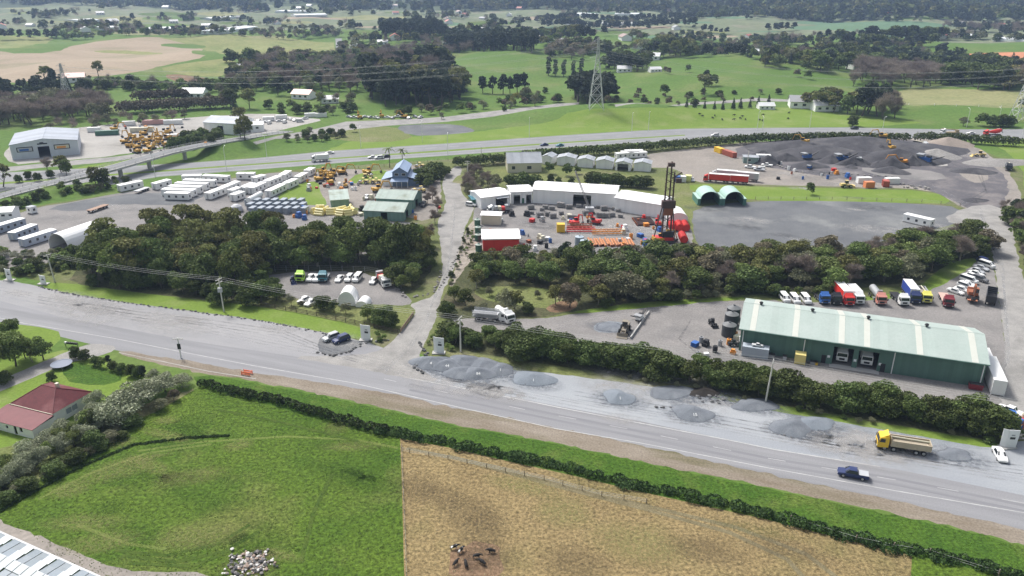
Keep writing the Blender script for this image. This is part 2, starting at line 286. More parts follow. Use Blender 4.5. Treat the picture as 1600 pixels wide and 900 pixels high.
# ---------------------------------------------------------------- regions of the ground: (name, material, wobble m, pixels of the outline), later over earlier
REG = [
('far_fields', M_far, 0, [(-900, -300), (2500, -300), (2500, 62), (1600, 66), (1200, 62), (800, 50), (400, 46), (0, 46), (-900, 50)]),
('hill_ground', M_wood, 0, [(-900, -300), (2500, -300), (2500, 24), (1600, 26), (1300, 27), (1050, 22), (900, 18), (700, 16), (440, 10), (200, 6), (-900, 6)]),
('rough_grass', M_scrubg, .8, [(0, 330), (200, 300), (420, 268), (560, 258), (720, 248), (900, 234), (1100, 222), (1420, 219), (1530, 224), (1700, 330), (1700, 690), (1565, 700), (1200, 638), (1000, 598), (700, 560), (600, 548), (300, 470), (60, 438), (-60, 420), (-60, 360)]),
('bare_earthworks', M_earth, 1, [(-300, 92), (0, 84), (85, 83), (120, 68), (230, 57), (300, 62), (330, 72), (290, 82), (330, 88), (260, 101), (200, 116), (100, 124), (0, 130), (-300, 138)]),
('grass_field', M_yelgr, 1, [(-300, 58), (0, 56), (70, 57), (88, 62), (40, 74), (0, 76), (-300, 80)]),
('grass_field', M_yelgr, 1, [(232, 56), (520, 60), (526, 84), (500, 93), (380, 89), (330, 82), (292, 68)]),
('grass_strip', M_yelgr, 1, [(135, 80), (180, 78), (250, 82), (258, 85), (190, 84)]),
('grass_strip', M_past, 1, [(236, 70), (290, 67), (330, 73), (300, 77)]),
('grass_field', M_yelgr, 1, [(255, 104), (340, 92), (368, 92), (364, 112), (335, 122), (255, 112)]),
('ploughed_patch', M_mud, 1, [(258, 114), (330, 122), (345, 132), (300, 134), (262, 124)]),
*[('far_field', (M_olive, M_past, M_yelgr, M_teal, M_earth, M_padd)[(i * 5 + i // 4) % 6], 1, [(x_ + sx_, y_), (x_ + w_ + sx_, y_ + .8), (x_ + w_, y_ + h_), (x_, y_ + h_ - .8)]) for i, (x_, y_, w_, h_, sx_) in enumerate([((i * 211) % 1560, 12 + (i * 7.3) % 44, 50 + (i * 37) % 80, 3 + (i * 13) % 5, 12) for i in range(46)])],
('airstrip_road', M_hway, 0, [(524, 60), (534, 60), (534, 83), (525, 83)]),
('red_soil_field', M_red, 1, [(1488, 85), (1530, 83), (1640, 80), (1640, 97), (1545, 96), (1510, 92)]),
('hazed_field', M_teal, 1, [(1228, 33), (1440, 33), (1500, 42), (1380, 50), (1330, 50), (1290, 41)]),  # far field, its haze tint painted into the green
('olive_field', M_olive, 1, [(1400, 139), (1480, 138), (1700, 146), (1700, 164), (1560, 170), (1500, 163), (1410, 166), (1390, 160)]),
('farm_track', M_drive, 0, [(960, 163), (1080, 160), (1180, 153), (1245, 156), (1245, 159), (1180, 158), (1080, 164), (962, 167)]),
('paddock', M_lime, 1, [(560, 215), (640, 214), (745, 206), (870, 190), (890, 172), (1000, 168), (1170, 171), (1230, 167), (1330, 178), (1480, 196), (1000, 203), (870, 212), (700, 230), (540, 243), (490, 243)]),
('rough_grass', M_rough, 1, [(540, 198), (610, 196), (650, 212), (620, 222), (560, 222), (490, 214)]),
('cul_de_sac', M_yardd, .5, [(614, 197), (660, 194), (715, 194), (742, 203), (738, 207), (690, 211), (640, 212)]),
('rural_road', M_drive, 0, [(395, 222), (450, 209), (540, 190), (640, 186), (700, 182), (800, 170), (870, 162), (905, 160), (905, 163), (868, 167), (800, 177), (700, 190), (600, 197), (545, 203), (505, 211), (430, 217), (400, 226)]),
('yard', M_pale, .6, [(0, 236), (60, 208), (150, 196), (300, 183), (420, 176), (470, 184), (510, 186), (470, 196), (400, 212), (340, 206), (290, 222), (190, 243), (60, 254), (20, 258)]),
('rural_road', M_drive, .3, [(-60, 268), (60, 256), (130, 249), (200, 243), (262, 230), (262, 236), (205, 249), (130, 257), (60, 262), (-60, 278)]),
('verge', M_lime, .3, [(110, 262), (200, 250), (240, 243), (200, 250), (175, 258), (130, 268)]),
('motorway', M_hway, 0, [(-300, 283), (0, 270), (150, 262), (300, 254), (400, 247), (513, 236), (700, 224), (870, 212), (1000, 204), (1070, 201), (1330, 199), (1700, 201), (2300, 206), (2300, 226), (1700, 218), (1330, 215), (1070, 219), (900, 229), (700, 243), (551, 253), (400, 265), (250, 276), (100, 290), (0, 300), (-300, 325)]),
('median', M_lime, 0, [(-300, 300), (0, 285), (250, 266), (400, 255.5), (551, 244.5), (700, 234), (900, 220.5), (1070, 210.5), (1070, 212), (900, 222.5), (700, 236.5), (551, 246.5), (400, 257.5), (250, 268.5), (0, 288), (-300, 304)]),
('verge', M_lime, .5, [(1540, 217), (1700, 219), (1700, 330), (1600, 300), (1600, 262), (1560, 226), (1525, 224)]),
('container_yard', M_yard, .6, [(-200, 350), (20, 336), (60, 323), (110, 316), (180, 303), (240, 292), (360, 280), (440, 268), (480, 270), (470, 290), (520, 310), (560, 330), (600, 345), (670, 350), (660, 380), (560, 400), (380, 420), (240, 420), (180, 400), (100, 405), (-200, 460)]),
('dark_yard_patch', M_yardd, .8, [(60, 326), (180, 305), (250, 300), (330, 300), (290, 322), (180, 318), (120, 332)]),
('machinery_yard', M_yardt, .6, [(470, 275), (520, 262), (600, 268), (640, 255), (690, 262), (690, 300), (680, 350), (600, 330), (520, 320), (480, 300)]),
('grass_patch', M_lime, .4, [(435, 303), (470, 285), (498, 283), (500, 300), (512, 318), (505, 322), (430, 316)]),
('grass_patch', M_lime, .4, [(540, 285), (560, 270), (610, 264), (600, 280), (575, 288)]),
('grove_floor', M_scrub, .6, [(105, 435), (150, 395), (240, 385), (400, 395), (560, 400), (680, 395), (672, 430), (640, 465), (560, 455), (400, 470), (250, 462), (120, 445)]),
('car_yard', M_yard, .4, [(402, 432), (470, 424), (560, 424), (600, 436), (622, 452), (645, 468), (640, 478), (600, 476), (560, 476), (450, 466), (408, 452)]),
('dry_bank', M_rough, .4, [(408, 460), (450, 468), (560, 480), (640, 480), (650, 490), (622, 520), (560, 515), (480, 496), (412, 478)]),
('grass_verge', M_lime, .2, [(58, 446), (90, 440), (200, 455), (300, 467), (430, 482), (520, 500), (565, 512), (582, 522), (572, 530), (545, 528), (500, 518), (400, 499), (300, 486), (200, 473), (100, 457)]),
('gravel_apron', M_apron2, .3, [(-300, 462), (-60, 440), (0, 436), (60, 447), (100, 457), (200, 473), (300, 486), (400, 499), (500, 518), (545, 529), (575, 535), (640, 560), (700, 600), (620, 587), (500, 570), (300, 540), (100, 505), (0, 478), (-300, 420)]),
('parking_bay', M_yardd, .2, [(508, 520), (545, 530), (572, 534), (560, 545), (530, 555), (500, 553), (495, 535)]),
('gravel_apron', M_apron, .3, [(640, 560), (668, 556), (760, 578), (860, 580), (1000, 600), (1130, 625), (1200, 640), (1320, 662), (1440, 682), (1560, 702), (1570, 690), (1640, 690), (1900, 730), (1900, 860), (1600, 775), (1400, 733), (1208, 703), (1000, 660), (870, 636), (700, 602), (640, 590)]),
('blue_gravel', M_bluegr, .3, [(648, 565), (668, 557), (720, 562), (790, 572), (800, 585), (760, 597), (690, 588)]),
('blue_gravel', M_bluegr, .3, [(1210, 640), (1320, 659), (1440, 680), (1500, 692), (1560, 703), (1500, 700), (1400, 684), (1340, 680), (1250, 660)]),
('dry_bank', M_rough, .3, [(690, 548), (760, 556), (860, 572), (960, 588), (1100, 608), (1130, 622), (1000, 602), (860, 582), (790, 578), (720, 560)]),
('grass_verge', M_lime, .25, [(1190, 632), (1240, 636), (1340, 655), (1460, 675), (1565, 692), (1560, 703), (1440, 682), (1320, 661), (1200, 641)]),
('road', M_road, 0, [(-500, 355), (-300, 405), (0, 470), (100, 496), (300, 533), (500, 563), (640, 590), (700, 600), (870, 634), (1000, 658), (1208, 702), (1400, 733), (1600, 774), (2000, 868), (2000, 930), (1600, 835), (1400, 792), (1198, 748), (1000, 706), (870, 682), (700, 645), (620, 625), (400, 588), (290, 567), (180, 547), (37, 512), (0, 503), (-300, 430), (-500, 380)]),
('dirt_shoulder', M_should, .5, [(175, 546), (290, 563), (400, 583), (560, 606), (640, 622), (800, 654), (1000, 695), (1200, 741), (1400, 784), (1600, 826), (2000, 930), (2000, 980), (1600, 850), (1400, 803), (1200, 762), (1000, 720), (800, 678), (700, 662), (560, 628), (420, 600), (300, 580), (210, 560)]),
('driveway', M_drive, .3, [(440, 556), (560, 556), (600, 546), (622, 524), (642, 500), (652, 486), (638, 476), (655, 471), (676, 463), (687, 446), (692, 425), (690, 390), (682, 350), (692, 330), (698, 312), (690, 290), (694, 275), (712, 258), (722, 262), (718, 285), (722, 305), (740, 318), (740, 330), (728, 350), (722, 375), (715, 405), (704, 432), (690, 460), (682, 495), (674, 512), (664, 535), (652, 560), (662, 580), (690, 598), (640, 592), (540, 572)]),
('drilling_yard', M_yard, .4, [(742, 318), (760, 312), (1030, 315), (1075, 335), (1086, 385), (1060, 395), (850, 398), (745, 395), (738, 350)]),
('planted_bank', M_bank, .3, [(722, 375), (735, 345), (752, 345), (748, 398), (712, 440), (700, 460), (712, 410)]),
('rough_grass', M_rough, .5, [(1018, 275), (1060, 280), (1100, 290), (1095, 330), (1090, 380), (1075, 350), (1030, 318), (1000, 300), (840, 285), (700, 290), (720, 270), (800, 262)]),
('quarry_yard', M_yardt, .6, [(990, 244), (1100, 229), (1180, 222), (1250, 218), (1420, 214), (1520, 224), (1570, 260), (1590, 290), (1600, 320), (1520, 330), (1490, 318), (1460, 296), (1330, 292), (1160, 288), (1075, 284), (1060, 262), (1000, 262)]),
('dark_gravel', M_black, .8, [(1150, 226), (1250, 220), (1400, 216), (1480, 226), (1560, 262), (1580, 290), (1560, 330), (1540, 345), (1500, 318), (1440, 292), (1380, 286), (1300, 278), (1220, 265), (1150, 250)]),
('gravel_patch', M_pale, .6, [(1405, 236), (1440, 230), (1480, 250), (1480, 262), (1440, 256)]),
('gravel_patch', M_yardt, .6, [(1495, 265), (1530, 262), (1548, 278), (1530, 288), (1505, 278)]),
('gravel_patch', M_yard, .6, [(1330, 262), (1400, 262), (1470, 268), (1480, 282), (1400, 280)]),
('grass_strip', M_lime, .3, [(1078, 286), (1160, 291), (1330, 295), (1458, 298), (1492, 318), (1440, 318), (1300, 314), (1170, 314), (1130, 298), (1078, 300)]),
('sealed_yard', M_yardd, .4, [(1084, 324), (1170, 314), (1300, 314), (1430, 318), (1505, 324), (1500, 350), (1440, 360), (1400, 385), (1250, 392), (1095, 395), (1080, 350)]),
('haul_road', M_drive, .5, [(1470, 345), (1505, 324), (1560, 318), (1580, 350), (1590, 400), (1610, 470), (1640, 560), (1660, 680), (1560, 690), (1520, 640), (1560, 620), (1572, 560), (1560, 470), (1555, 420), (1548, 380), (1520, 355)]),
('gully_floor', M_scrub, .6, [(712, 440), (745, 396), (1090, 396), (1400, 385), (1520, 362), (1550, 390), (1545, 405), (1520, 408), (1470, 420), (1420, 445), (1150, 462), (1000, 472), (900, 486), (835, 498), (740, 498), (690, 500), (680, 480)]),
('dry_bank', M_rough, .4, [(735, 455), (760, 448), (830, 446), (900, 462), (880, 485), (820, 478), (760, 470)]),
('clay_bank', M_mud, .3, [(852, 480), (880, 468), (905, 470), (900, 484), (860, 490)]),
('grass_strip', M_lime, .3, [(895, 486), (1000, 472), (1160, 463), (1165, 468), (1010, 481), (905, 490)]),
('grass_strip', M_lime, .3, [(1430, 452), (1480, 412), (1520, 402), (1528, 408), (1500, 430), (1480, 452), (1470, 462), (1300, 478), (1300, 468), (1380, 462)]),
('truck_yard', M_yard, .4, [(690, 502), (740, 496), (835, 499), (905, 490), (1010, 481), (1165, 467), (1300, 474), (1440, 462), (1500, 430), (1530, 406), (1550, 404), (1562, 470), (1574, 560), (1562, 620), (1570, 645), (1450, 632), (1330, 612), (1150, 578), (1000, 552), (870, 528), (760, 522), (700, 512)]),
('gravel_spill', M_bluegr, .3, [(925, 506), (960, 500), (985, 510), (960, 520), (930, 518)]),
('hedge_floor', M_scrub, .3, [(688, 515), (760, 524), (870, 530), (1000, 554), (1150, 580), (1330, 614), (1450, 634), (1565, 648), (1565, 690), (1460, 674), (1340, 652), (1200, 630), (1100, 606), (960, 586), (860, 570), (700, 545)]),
('house_lawn', M_lime, .3, [(-60, 600), (60, 556), (110, 545), (150, 558), (230, 585), (230, 605), (140, 640), (60, 700), (-60, 740)]),
('house_lawn', M_verge, .3, [(105, 566), (150, 570), (205, 590), (150, 605), (95, 592)]),
('driveway', M_drive, .2, [(-80, 628), (60, 568), (106, 549), (130, 540), (150, 536), (185, 542), (170, 552), (140, 560), (110, 566), (60, 586), (-80, 646)]),
('grass_verge', M_lime, .2, [(20, 505), (90, 515), (94, 528), (85, 540), (60, 560), (0, 582), (-80, 600), (-80, 500)]),
('rough_grass', M_rough, .5, [(0, 700), (60, 690), (160, 655), (300, 605), (310, 615), (250, 640), (150, 690), (60, 750), (0, 790), (-60, 800), (-60, 700)]),
('paddock', M_padd, 0, [(-100, 830), (0, 790), (60, 750), (150, 690), (250, 640), (320, 600), (430, 632), (520, 658), (625, 685), (628, 760), (634, 980), (0, 980), (-100, 900)]),
('verge', M_verge, .4, [(300, 582), (420, 602), (560, 630), (700, 664), (800, 680), (1000, 722), (1200, 764), (1400, 805), (1600, 852), (2000, 985), (2000, 1080), (1600, 905), (1500, 885), (1400, 862), (1300, 838), (1200, 812), (1100, 790), (1000, 768), (900, 744), (800, 722), (700, 700), (620, 684), (520, 660), (430, 634), (316, 606)]),
('stubble_field', M_tan, 0, [(625, 685), (700, 699), (800, 722), (900, 744), (1000, 768), (1100, 790), (1200, 812), (1300, 838), (1425, 868), (1420, 1000), (634, 1000), (628, 760)]),
('paddock', M_padd, 0, [(1425, 868), (1500, 885), (1600, 905), (2000, 1080), (1420, 1080), (1422, 930)]),
('mud_patch', M_mud, .8, [(705, 858), (760, 848), (785, 862), (780, 890), (770, 930), (715, 920), (700, 885)]),
('dirt_track', M_yardt, .3, [(-60, 785), (0, 814), (60, 838), (130, 868), (180, 888), (240, 895), (330, 893), (420, 960), (140, 960), (0, 858), (-60, 822)]),
]
def smooth(poly, it=1):
    for _ in range(it):
        q = []
        for i in range(len(poly)):
            a, b = poly[i], poly[(i + 1) % len(poly)]
            q += [(a[0] * .75 + b[0] * .25, a[1] * .75 + b[1] * .25), (a[0] * .25 + b[0] * .75, a[1] * .25 + b[1] * .75)]
        poly = q
    return poly
def pip(poly, X, Y):
    x1 = poly[:, 0]; y1 = poly[:, 1]; x2 = np.roll(x1, -1); y2 = np.roll(y1, -1)
    r = np.zeros(len(X), bool)
    for a, b, c, d in zip(x1, y1, x2, y2):
        if b == d: continue
        k = ((b > Y) != (d > Y)) & (X < (c - a) * (Y - b) / (d - b) + a); r ^= k
    return r
POLYS = []
for (nm, m_, wob, px) in REG:
    pts = px if wob == 0 else smooth(px, 1)
    if px[0][1] < -200 and len(px) > 7: wp = [(-9500, 12000), (9500, 12000)] + [tuple(G(*p)[:2]) for p in px[2:]]
    else: wp = [tuple(G(*p)[:2]) for p in pts]
    q = []
    for i in range(len(wp)):
        a, b = wp[i], wp[(i + 1) % len(wp)]; L = math.hypot(b[0] - a[0], b[1] - a[1]); dd = math.hypot(*a)
        st = max(1.2, dd * .009) if wob else max(8, dd * .03)
        k = min(60, max(1, int(L / st)))
        for j in range(k):
            t = j / k; x = a[0] + (b[0] - a[0]) * t; y = a[1] + (b[1] - a[1]) * t
            if wob: x += RN.gauss(0, wob * .45); y += RN.gauss(0, wob * .45)
            q.append((x, y))
    POLYS.append((nm, m_, np.array(q)))
def build_ground():
    V = []; Ed = []
    for nm, m_, q in POLYS:
        o = len(V); k = len(q); V += [Vector((a, b)) for a, b in q]; Ed += [(o + i, o + (i + 1) % k) for i in range(k)]
    r = 55.0
    while r < 14000:
        dth = max(.012, .02) if r < 2500 else .03
        a = -1.15 if r > 300 else -1.6
        while a < -(-1.15 if r > 300 else -1.6):
            aa = a + RN.uniform(-.3, .3) * dth; rr = r * (1 + RN.uniform(-.006, .006))
            V.append(Vector((rr * math.sin(aa), rr * math.cos(aa)))); a += dth
        r *= 1.022
    V += [Vector((x, y)) for x, y in ((-15000, -800), (15000, -800), (15000, 15000), (-15000, 15000), (-500, -300), (500, -300), (0, 0), (0, -200))]
    vs, es, fs, ov, oe, of = geometry.delaunay_2d_cdt(V, Ed, [], 0, 1e-4)
    vs = np.array([(v.x, v.y) for v in vs]); fs = np.array([f for f in fs if len(f) == 3])
    c = vs[fs].mean(axis=1); reg = np.full(len(fs), -1)
    for i, (nm, m_, q) in enumerate(POLYS):
        lo, hi = q.min(0), q.max(0); k = np.where((c[:, 0] > lo[0]) & (c[:, 0] < hi[0]) & (c[:, 1] > lo[1]) & (c[:, 1] < hi[1]))[0]
        if len(k): reg[k[pip(q, c[k, 0], c[k, 1])]] = i
    Z = np.array([T(x, y) for x, y in vs])
    for i in range(-1, len(POLYS)):
        f = fs[reg == i]
        if not len(f): continue
        u, inv = np.unique(f, return_inverse=True); f = inv.reshape(-1, 3)
        p = np.column_stack([vs[u], Z[u]])
        n = np.cross(p[f[:, 1]] - p[f[:, 0]], p[f[:, 2]] - p[f[:, 0]])[:, 2] < 0; f[n] = f[n][:, ::-1]
        nm, m_ = ('ground', M_past) if i < 0 else POLYS[i][:2]
        me = bpy.data.meshes.new(nm); me.from_pydata(p.tolist(), [], f.tolist()); me.materials.append(m_)
        me.polygons.foreach_set('use_smooth', [True] * len(f)); me.update()
        o = bpy.data.objects.new(nm, me); COL.objects.link(o); o['kind'] = 'structure'
build_ground()

# ---------------------------------------------------------------- draped ribbons (paint lines, wheel tracks, patches)
def wpath(px, step=6.0):
    P = [G(*p) for p in px]; out = []
    for a, b in zip(P, P[1:]):
        k = max(1, int((b - a).length / step))
        out += [a.lerp(b, j / k) for j in range(k)]
    return out + [P[-1]]
def ribbon(mb, P, w_, m_, lift=.012):
    vs = []
    for i, p in enumerate(P):
        d = (P[min(i + 1, len(P) - 1)] - P[max(i - 1, 0)]); n = Vector((-d.y, d.x, 0)).normalized() * w_ / 2
        for q in (p + n, p - n): vs.append((q.x, q.y, T(q.x, q.y) + lift))
    mb.add(vs, [(2 * i, 2 * i + 1, 2 * i + 3, 2 * i + 2) for i in range(len(P) - 1)], m_)
def line(name, px, w_, m_, dash=None, lift=.012):
    mb = MB(); P = wpath(px, 3 if dash else 6)
    if not dash: ribbon(mb, P, w_, m_, lift)
    else:
        acc = 0
        for a, b in zip(P, P[1:]):
            L = (b - a).length
            if acc % (dash[0] + dash[1]) < dash[0]: ribbon(mb, [a, b], w_, m_, lift)
            acc += L
    return tag(mb.build(name), kind='structure')
line('edge_line', [(-200, 452), (0, 497), (37, 505), (180, 529), (300, 553), (400, 572), (550, 598), (620, 614), (720, 637), (870, 670), (1000, 692), (1200, 731), (1400, 767), (1600, 801), (1800, 840)], .22, M_white)
line('edge_line', [(640, 591), (700, 602), (827, 627), (870, 636), (1000, 661), (1136, 687), (1208, 702), (1300, 717), (1375, 729)], .3, M_white)
line('centre_line', [(600, 592), (700, 614), (820, 640), (900, 655), (980, 670), (1200, 716), (1400, 750), (1600, 786)], .16, M_white, (3, 7))
M_tyre = gm('dark_wheel_track', (.17, .17, .185), (.23, .23, .24), s=1.2, stretch=(.05, 1, 1), rot=-RD)
for off in (0, 9):
    line('wheel_track', [(640, 600 + off), (870, 648 + off), (1000, 674 + off), (1200, 716 + off), (1400, 748 + off), (1620, 794 + off)], .8, M_tyre, None, .006)
for a in ([(-300, 283), (0, 271.5), (150, 263.5), (300, 255.5), (400, 248.5), (513, 238), (700, 226), (870, 214), (1000, 206), (1070, 203), (1330, 200.5), (1700, 202.5)],
          [(0, 298), (100, 288), (250, 274), (400, 263.5), (551, 251.5), (700, 241.5), (900, 227.5), (1070, 217), (1330, 213.5), (1700, 216)],
          [(-100, 306), (0, 290), (250, 270), (400, 258.5), (551, 247.5), (700, 237.5), (900, 223.5), (1070, 213), (1200, 209), (1700, 209.5)]):
    line('lane_line', a, .35, M_white)
line('lane_line', [(400, 252), (551, 240.5), (700, 229.5), (900, 216.5), (1070, 206.5), (1330, 203.5), (1600, 205)], .3, M_white, (4, 8))
def wear(name, c, amt, soft=True, s=1.0):
    """thin wear, dust and blotches on the ground: its own colour, broken up by noise, fading out at the rim"""
    m = bpy.data.materials.new(name); m.use_nodes = True; n = m.node_tree.nodes; l = m.node_tree.links; b = n['Principled BSDF']; b.inputs['Base Color'].default_value = (*c, 1); b.inputs['Roughness'].default_value = .95; b.inputs['Specular IOR Level'].default_value = .15
    tc = n.new('ShaderNodeTexCoord'); ge = n.new('ShaderNodeNewGeometry'); no = n.new('ShaderNodeTexNoise'); no.inputs['Scale'].default_value = s; no.inputs['Detail'].default_value = 8; no.inputs['Roughness'].default_value = .7; l.new(ge.outputs['Position'], no.inputs[0])
    r = n.new('ShaderNodeMapRange'); r.inputs[1].default_value = .38; r.inputs[2].default_value = .62; r.inputs[4].default_value = amt; l.new(no.outputs['Fac'], r.inputs[0]); f = r.outputs[0]
    if soft:
        g = n.new('ShaderNodeTexGradient'); g.gradient_type = 'SPHERICAL'; l.new(tc.outputs['Object'], g.inputs[0]); q = n.new('ShaderNodeMath'); q.operation = 'MULTIPLY'; r2 = n.new('ShaderNodeMapRange'); r2.inputs[2].default_value = .6; l.new(g.outputs['Fac'], r2.inputs[0]); l.new(r2.outputs[0], q.inputs[0]); l.new(f, q.inputs[1]); f = q.outputs[0]
    t = n.new('ShaderNodeBsdfTransparent'); x = n.new('ShaderNodeMixShader'); l.new(f, x.inputs[0]); l.new(t.outputs[0], x.inputs[1]); l.new(b.outputs[0], x.inputs[2]); l.new(x.outputs[0], n['Material Output'].inputs[0]); return m
M_dust = wear('dust_track', (.4, .4, .4), .34, False, .25); M_dampt = wear('damp_track', (.12, .12, .125), .38, False, .5)
DISC = MB(); DISC.add([(math.cos(i * PI / 12), math.sin(i * PI / 12), 0) for i in range(24)], [tuple(range(24))], None); DM = {}; NS = [0]
def patch(name, px, py, rx, ry, m, rz=RD):
    if m.name not in DM: me = DISC.mesh(name); me.materials.clear(); me.materials.append(m); DM[m.name] = me
    p = G(px, py); o = bpy.data.objects.new(name, DM[m.name]); COL.objects.link(o); NS[0] += 1
    o.location = (p.x, p.y, .026 + .0007 * NS[0]); o.scale = (rx, ry, 1); o.rotation_euler.z = rz; o['kind'] = 'structure'
W_d, W_k, W_g, W_y, W_t, W_b = wear('dust_patch', (.4, .39, .38), .55, s=.3), wear('damp_patch', (.12, .12, .125), .45, s=.3), wear('dark_grass_patch', (.04, .085, .012), .25, s=2), wear('yellow_grass_patch', (.24, .24, .09), .5, s=2), wear('dark_brown_patch', (.11, .085, .05), .42, s=2.5), wear('blue_chip_spill', (.14, .155, .18), .8)
for i in range(70):      # yards and aprons: dust and damp
    (x0, x1, y0, y1) = ((20, 560, 452, 540), (700, 1560, 585, 700), (90, 640, 305, 375), (1100, 1480, 318, 385), (870, 1550, 490, 630), (750, 1070, 335, 390), (1000, 1560, 232, 320))[i % 7]
    x, y = RN.uniform(x0, x1), RN.uniform(y0, y1)
    if i % 7 == 0: y = 455 + (x - 20) * .14 + RN.uniform(-4, 24)
    if i % 7 == 1: y = 590 + (x - 700) * .145 + RN.uniform(0, 26)
    if i % 7 == 4: y = max(y, 490 + (x - 870) * .13)
    r = RN.uniform(2.5, 9); patch('dust_patch' if i % 3 or i % 7 < 2 else 'damp_patch', x, y, r * 1.8, r * .8, W_d if i % 3 or i % 7 < 2 else W_k)
for (x, y, a_, b_, m_) in ((735, 800, 7, 5, W_t), (755, 830, 5, 6, W_t), (690, 775, 6, 4, W_t), (770, 870, 5, 4, W_t), (650, 760, 5, 5, W_t), (1230, 860, 8, 3, W_t), (880, 800, 6, 5, W_y), (1000, 850, 10, 6, W_y), (900, 880, 7, 5, W_t), (1100, 860, 8, 4, W_t), (1180, 828, 9, 2, W_g), (820, 760, 9, 3, W_y)): patch('soft_field_patch', x, y, a_, b_, m_)  # soft-edged dark brown, dark green and yellow blotches over the dry field
for i in range(44): x = RN.uniform(60, 620); y = RN.uniform(690, 890) if i % 2 else RN.uniform(650, 760); patch('grass_patch', max(x, 260 if y < 690 else 120 if y < 750 else 40), y, RN.uniform(3, 9), RN.uniform(1.5, 4), (W_g, W_y, W_g)[i % 3], RN.uniform(-.6, .4))
for (x, y) in ((675, 572), (705, 582), (745, 592), (790, 582), (835, 598), (968, 626), (1060, 620), (1083, 650), (1185, 636), (1240, 674), (1275, 666), (1494, 714), (955, 512), (1120, 618)): patch('gravel_spill', x, y, 7.5, 4.2, W_b)
def tracks(P_, w_, m_, n=3, gap=2.4, lift=.006):
    for i in range(n):
        o = (i - (n - 1) / 2) * gap; k = [(x + RN.uniform(-3, 3), y + o * 1.5 + RN.uniform(-1, 1)) for x, y in P_]; line('wheel_track', k, w_ * RN.uniform(.6, 1.2), m_, None, lift + .001 * i)
tracks([(0, 455), (120, 478), (300, 508), (430, 535), (560, 560), (640, 580)], .5, M_dust, 4, 3); tracks([(60, 468), (200, 490), (330, 505), (440, 520), (500, 545), (560, 562)], .45, M_dampt, 3, 3, .01)
tracks([(640, 585), (800, 612), (950, 640), (1100, 662), (1300, 700), (1600, 750)], .5, M_dust, 3, 3, .014); tracks([(900, 618), (1030, 640), (1150, 660), (1300, 690), (1450, 715), (1600, 735)], .4, M_dampt, 3, 4, .018)
tracks([(600, 580), (640, 540), (662, 505), (676, 470), (696, 430), (705, 390), (708, 350), (712, 320)], .5, M_dust, 2, 3, .022)
tracks([(1540, 640), (1575, 560), (1572, 480), (1565, 420), (1540, 360), (1530, 330)], .6, M_dust, 3, 3, .012); tracks([(1500, 325), (1540, 300), (1530, 270), (1480, 250)], .8, M_dampt, 2, 3, .016)
tracks([(870, 510), (950, 495), (1060, 480), (1140, 478), (1165, 470)], .5, M_dust, 3, 2.4, .01); tracks([(1180, 592), (1300, 602), (1420, 618), (1540, 640)], .5, M_dust, 2, 2.4, .014); tracks([(1080, 500), (1060, 530), (1100, 560), (1180, 580)], .5, M_dampt, 2, 2.4, .018)
tracks([(1000, 270), (1100, 262), (1200, 275), (1330, 285), (1450, 290), (1510, 320)], .6, M_dust, 3, 2, .01); tracks([(80, 345), (200, 335), (330, 330), (450, 345), (560, 350)], .5, M_dust, 3, 3, .012)
tracks([(740, 335), (800, 345), (900, 370), (1000, 380)], .5, M_dust, 3, 2.5, .01)
M_gtr = gm('wheel_pressed_grass', (.035, .07, .01), (.08, .115, .02), s=.5, fine=.4, bs=3); M_gtl = gm('pale_grass_strip', (.1, .14, .03), (.13, .17, .04), s=.4, fine=.4, bs=3)
for k_, (a_, m_) in enumerate((([(215, 705), (320, 690), (450, 682), (560, 688), (622, 700)], M_gtl), ([(60, 780), (140, 740), (230, 708), (330, 694)], M_gtl), ([(180, 860), (260, 868), (340, 850), (390, 820)], M_gtr), ([(190, 868), (275, 878), (350, 862), (405, 830)], M_gtr), ([(120, 820), (200, 850), (260, 858)], M_gtl), ([(200, 880), (300, 885), (360, 862)], M_gtr), ([(470, 880), (490, 800), (520, 740)], M_gtr), ([(340, 640), (440, 660), (560, 690)], M_gtr))): line('grass_track', a_, .7, m_, None, .01 + .004 * k_)
M_str = gm('worn_dry_track', (.13, .11, .06), (.2, .17, .1), s=.5, fine=.4, bs=3)
for k_, a_ in enumerate(([(700, 712), (850, 752), (1000, 788), (1150, 824), (1260, 866), (1330, 920)], [(720, 718), (870, 760), (1010, 796), (1140, 832), (1230, 874), (1280, 930)], [(636, 700), (760, 726), (900, 762)])): line('field_track', a_, .9, M_str, None, .01 + .004 * k_)
line('kerb', [(186, 551), (240, 562), (325, 580), (400, 592)], .3, M_pale, None, .03)
# ditches are real grooves would need deeper terrain; they show as a low dark bank of sedge built with the hedges
# ---------------------------------------------------------------- vehicle kit
M_glass = mat('dark_glass', (.02, .025, .03), rough=.12, spec=.6)
M_tyrem = mat('tyre_rubber', (.02, .02, .02), rough=.9)
M_rim = mat('wheel_rim', (.4, .4, .42), rough=.4, metal=.6)
M_dark = mat('dark_plastic', (.03, .03, .033), rough=.6)
M_lamp = mat('headlamp_glass', (.7, .7, .68), rough=.2)
M_tail = mat('tail_lamp', (.35, .02, .015), rough=.3)
M_chas = mat('chassis_metal', (.05, .05, .055), (.09, .085, .08), s=2, rough=.7)
M_steel = mat('galvanised_steel', (.4, .41, .42), (.3, .31, .32), s=2, rough=.5, metal=.3)
M_rust = mat('rusty_steel', (.24, .08, .045), (.33, .13, .07), s=3, rough=.8)
WHITE, SILVER, BLACK = paint((.78, .78, .77)), paint((.45, .46, .48)), paint((.02, .022, .028), rough=.3)
NAVY, BLUE, RED, MAROON = paint((.02, .035, .12)), paint((.03, .12, .38)), paint((.62, .03, .022)), paint((.2, .02, .03))
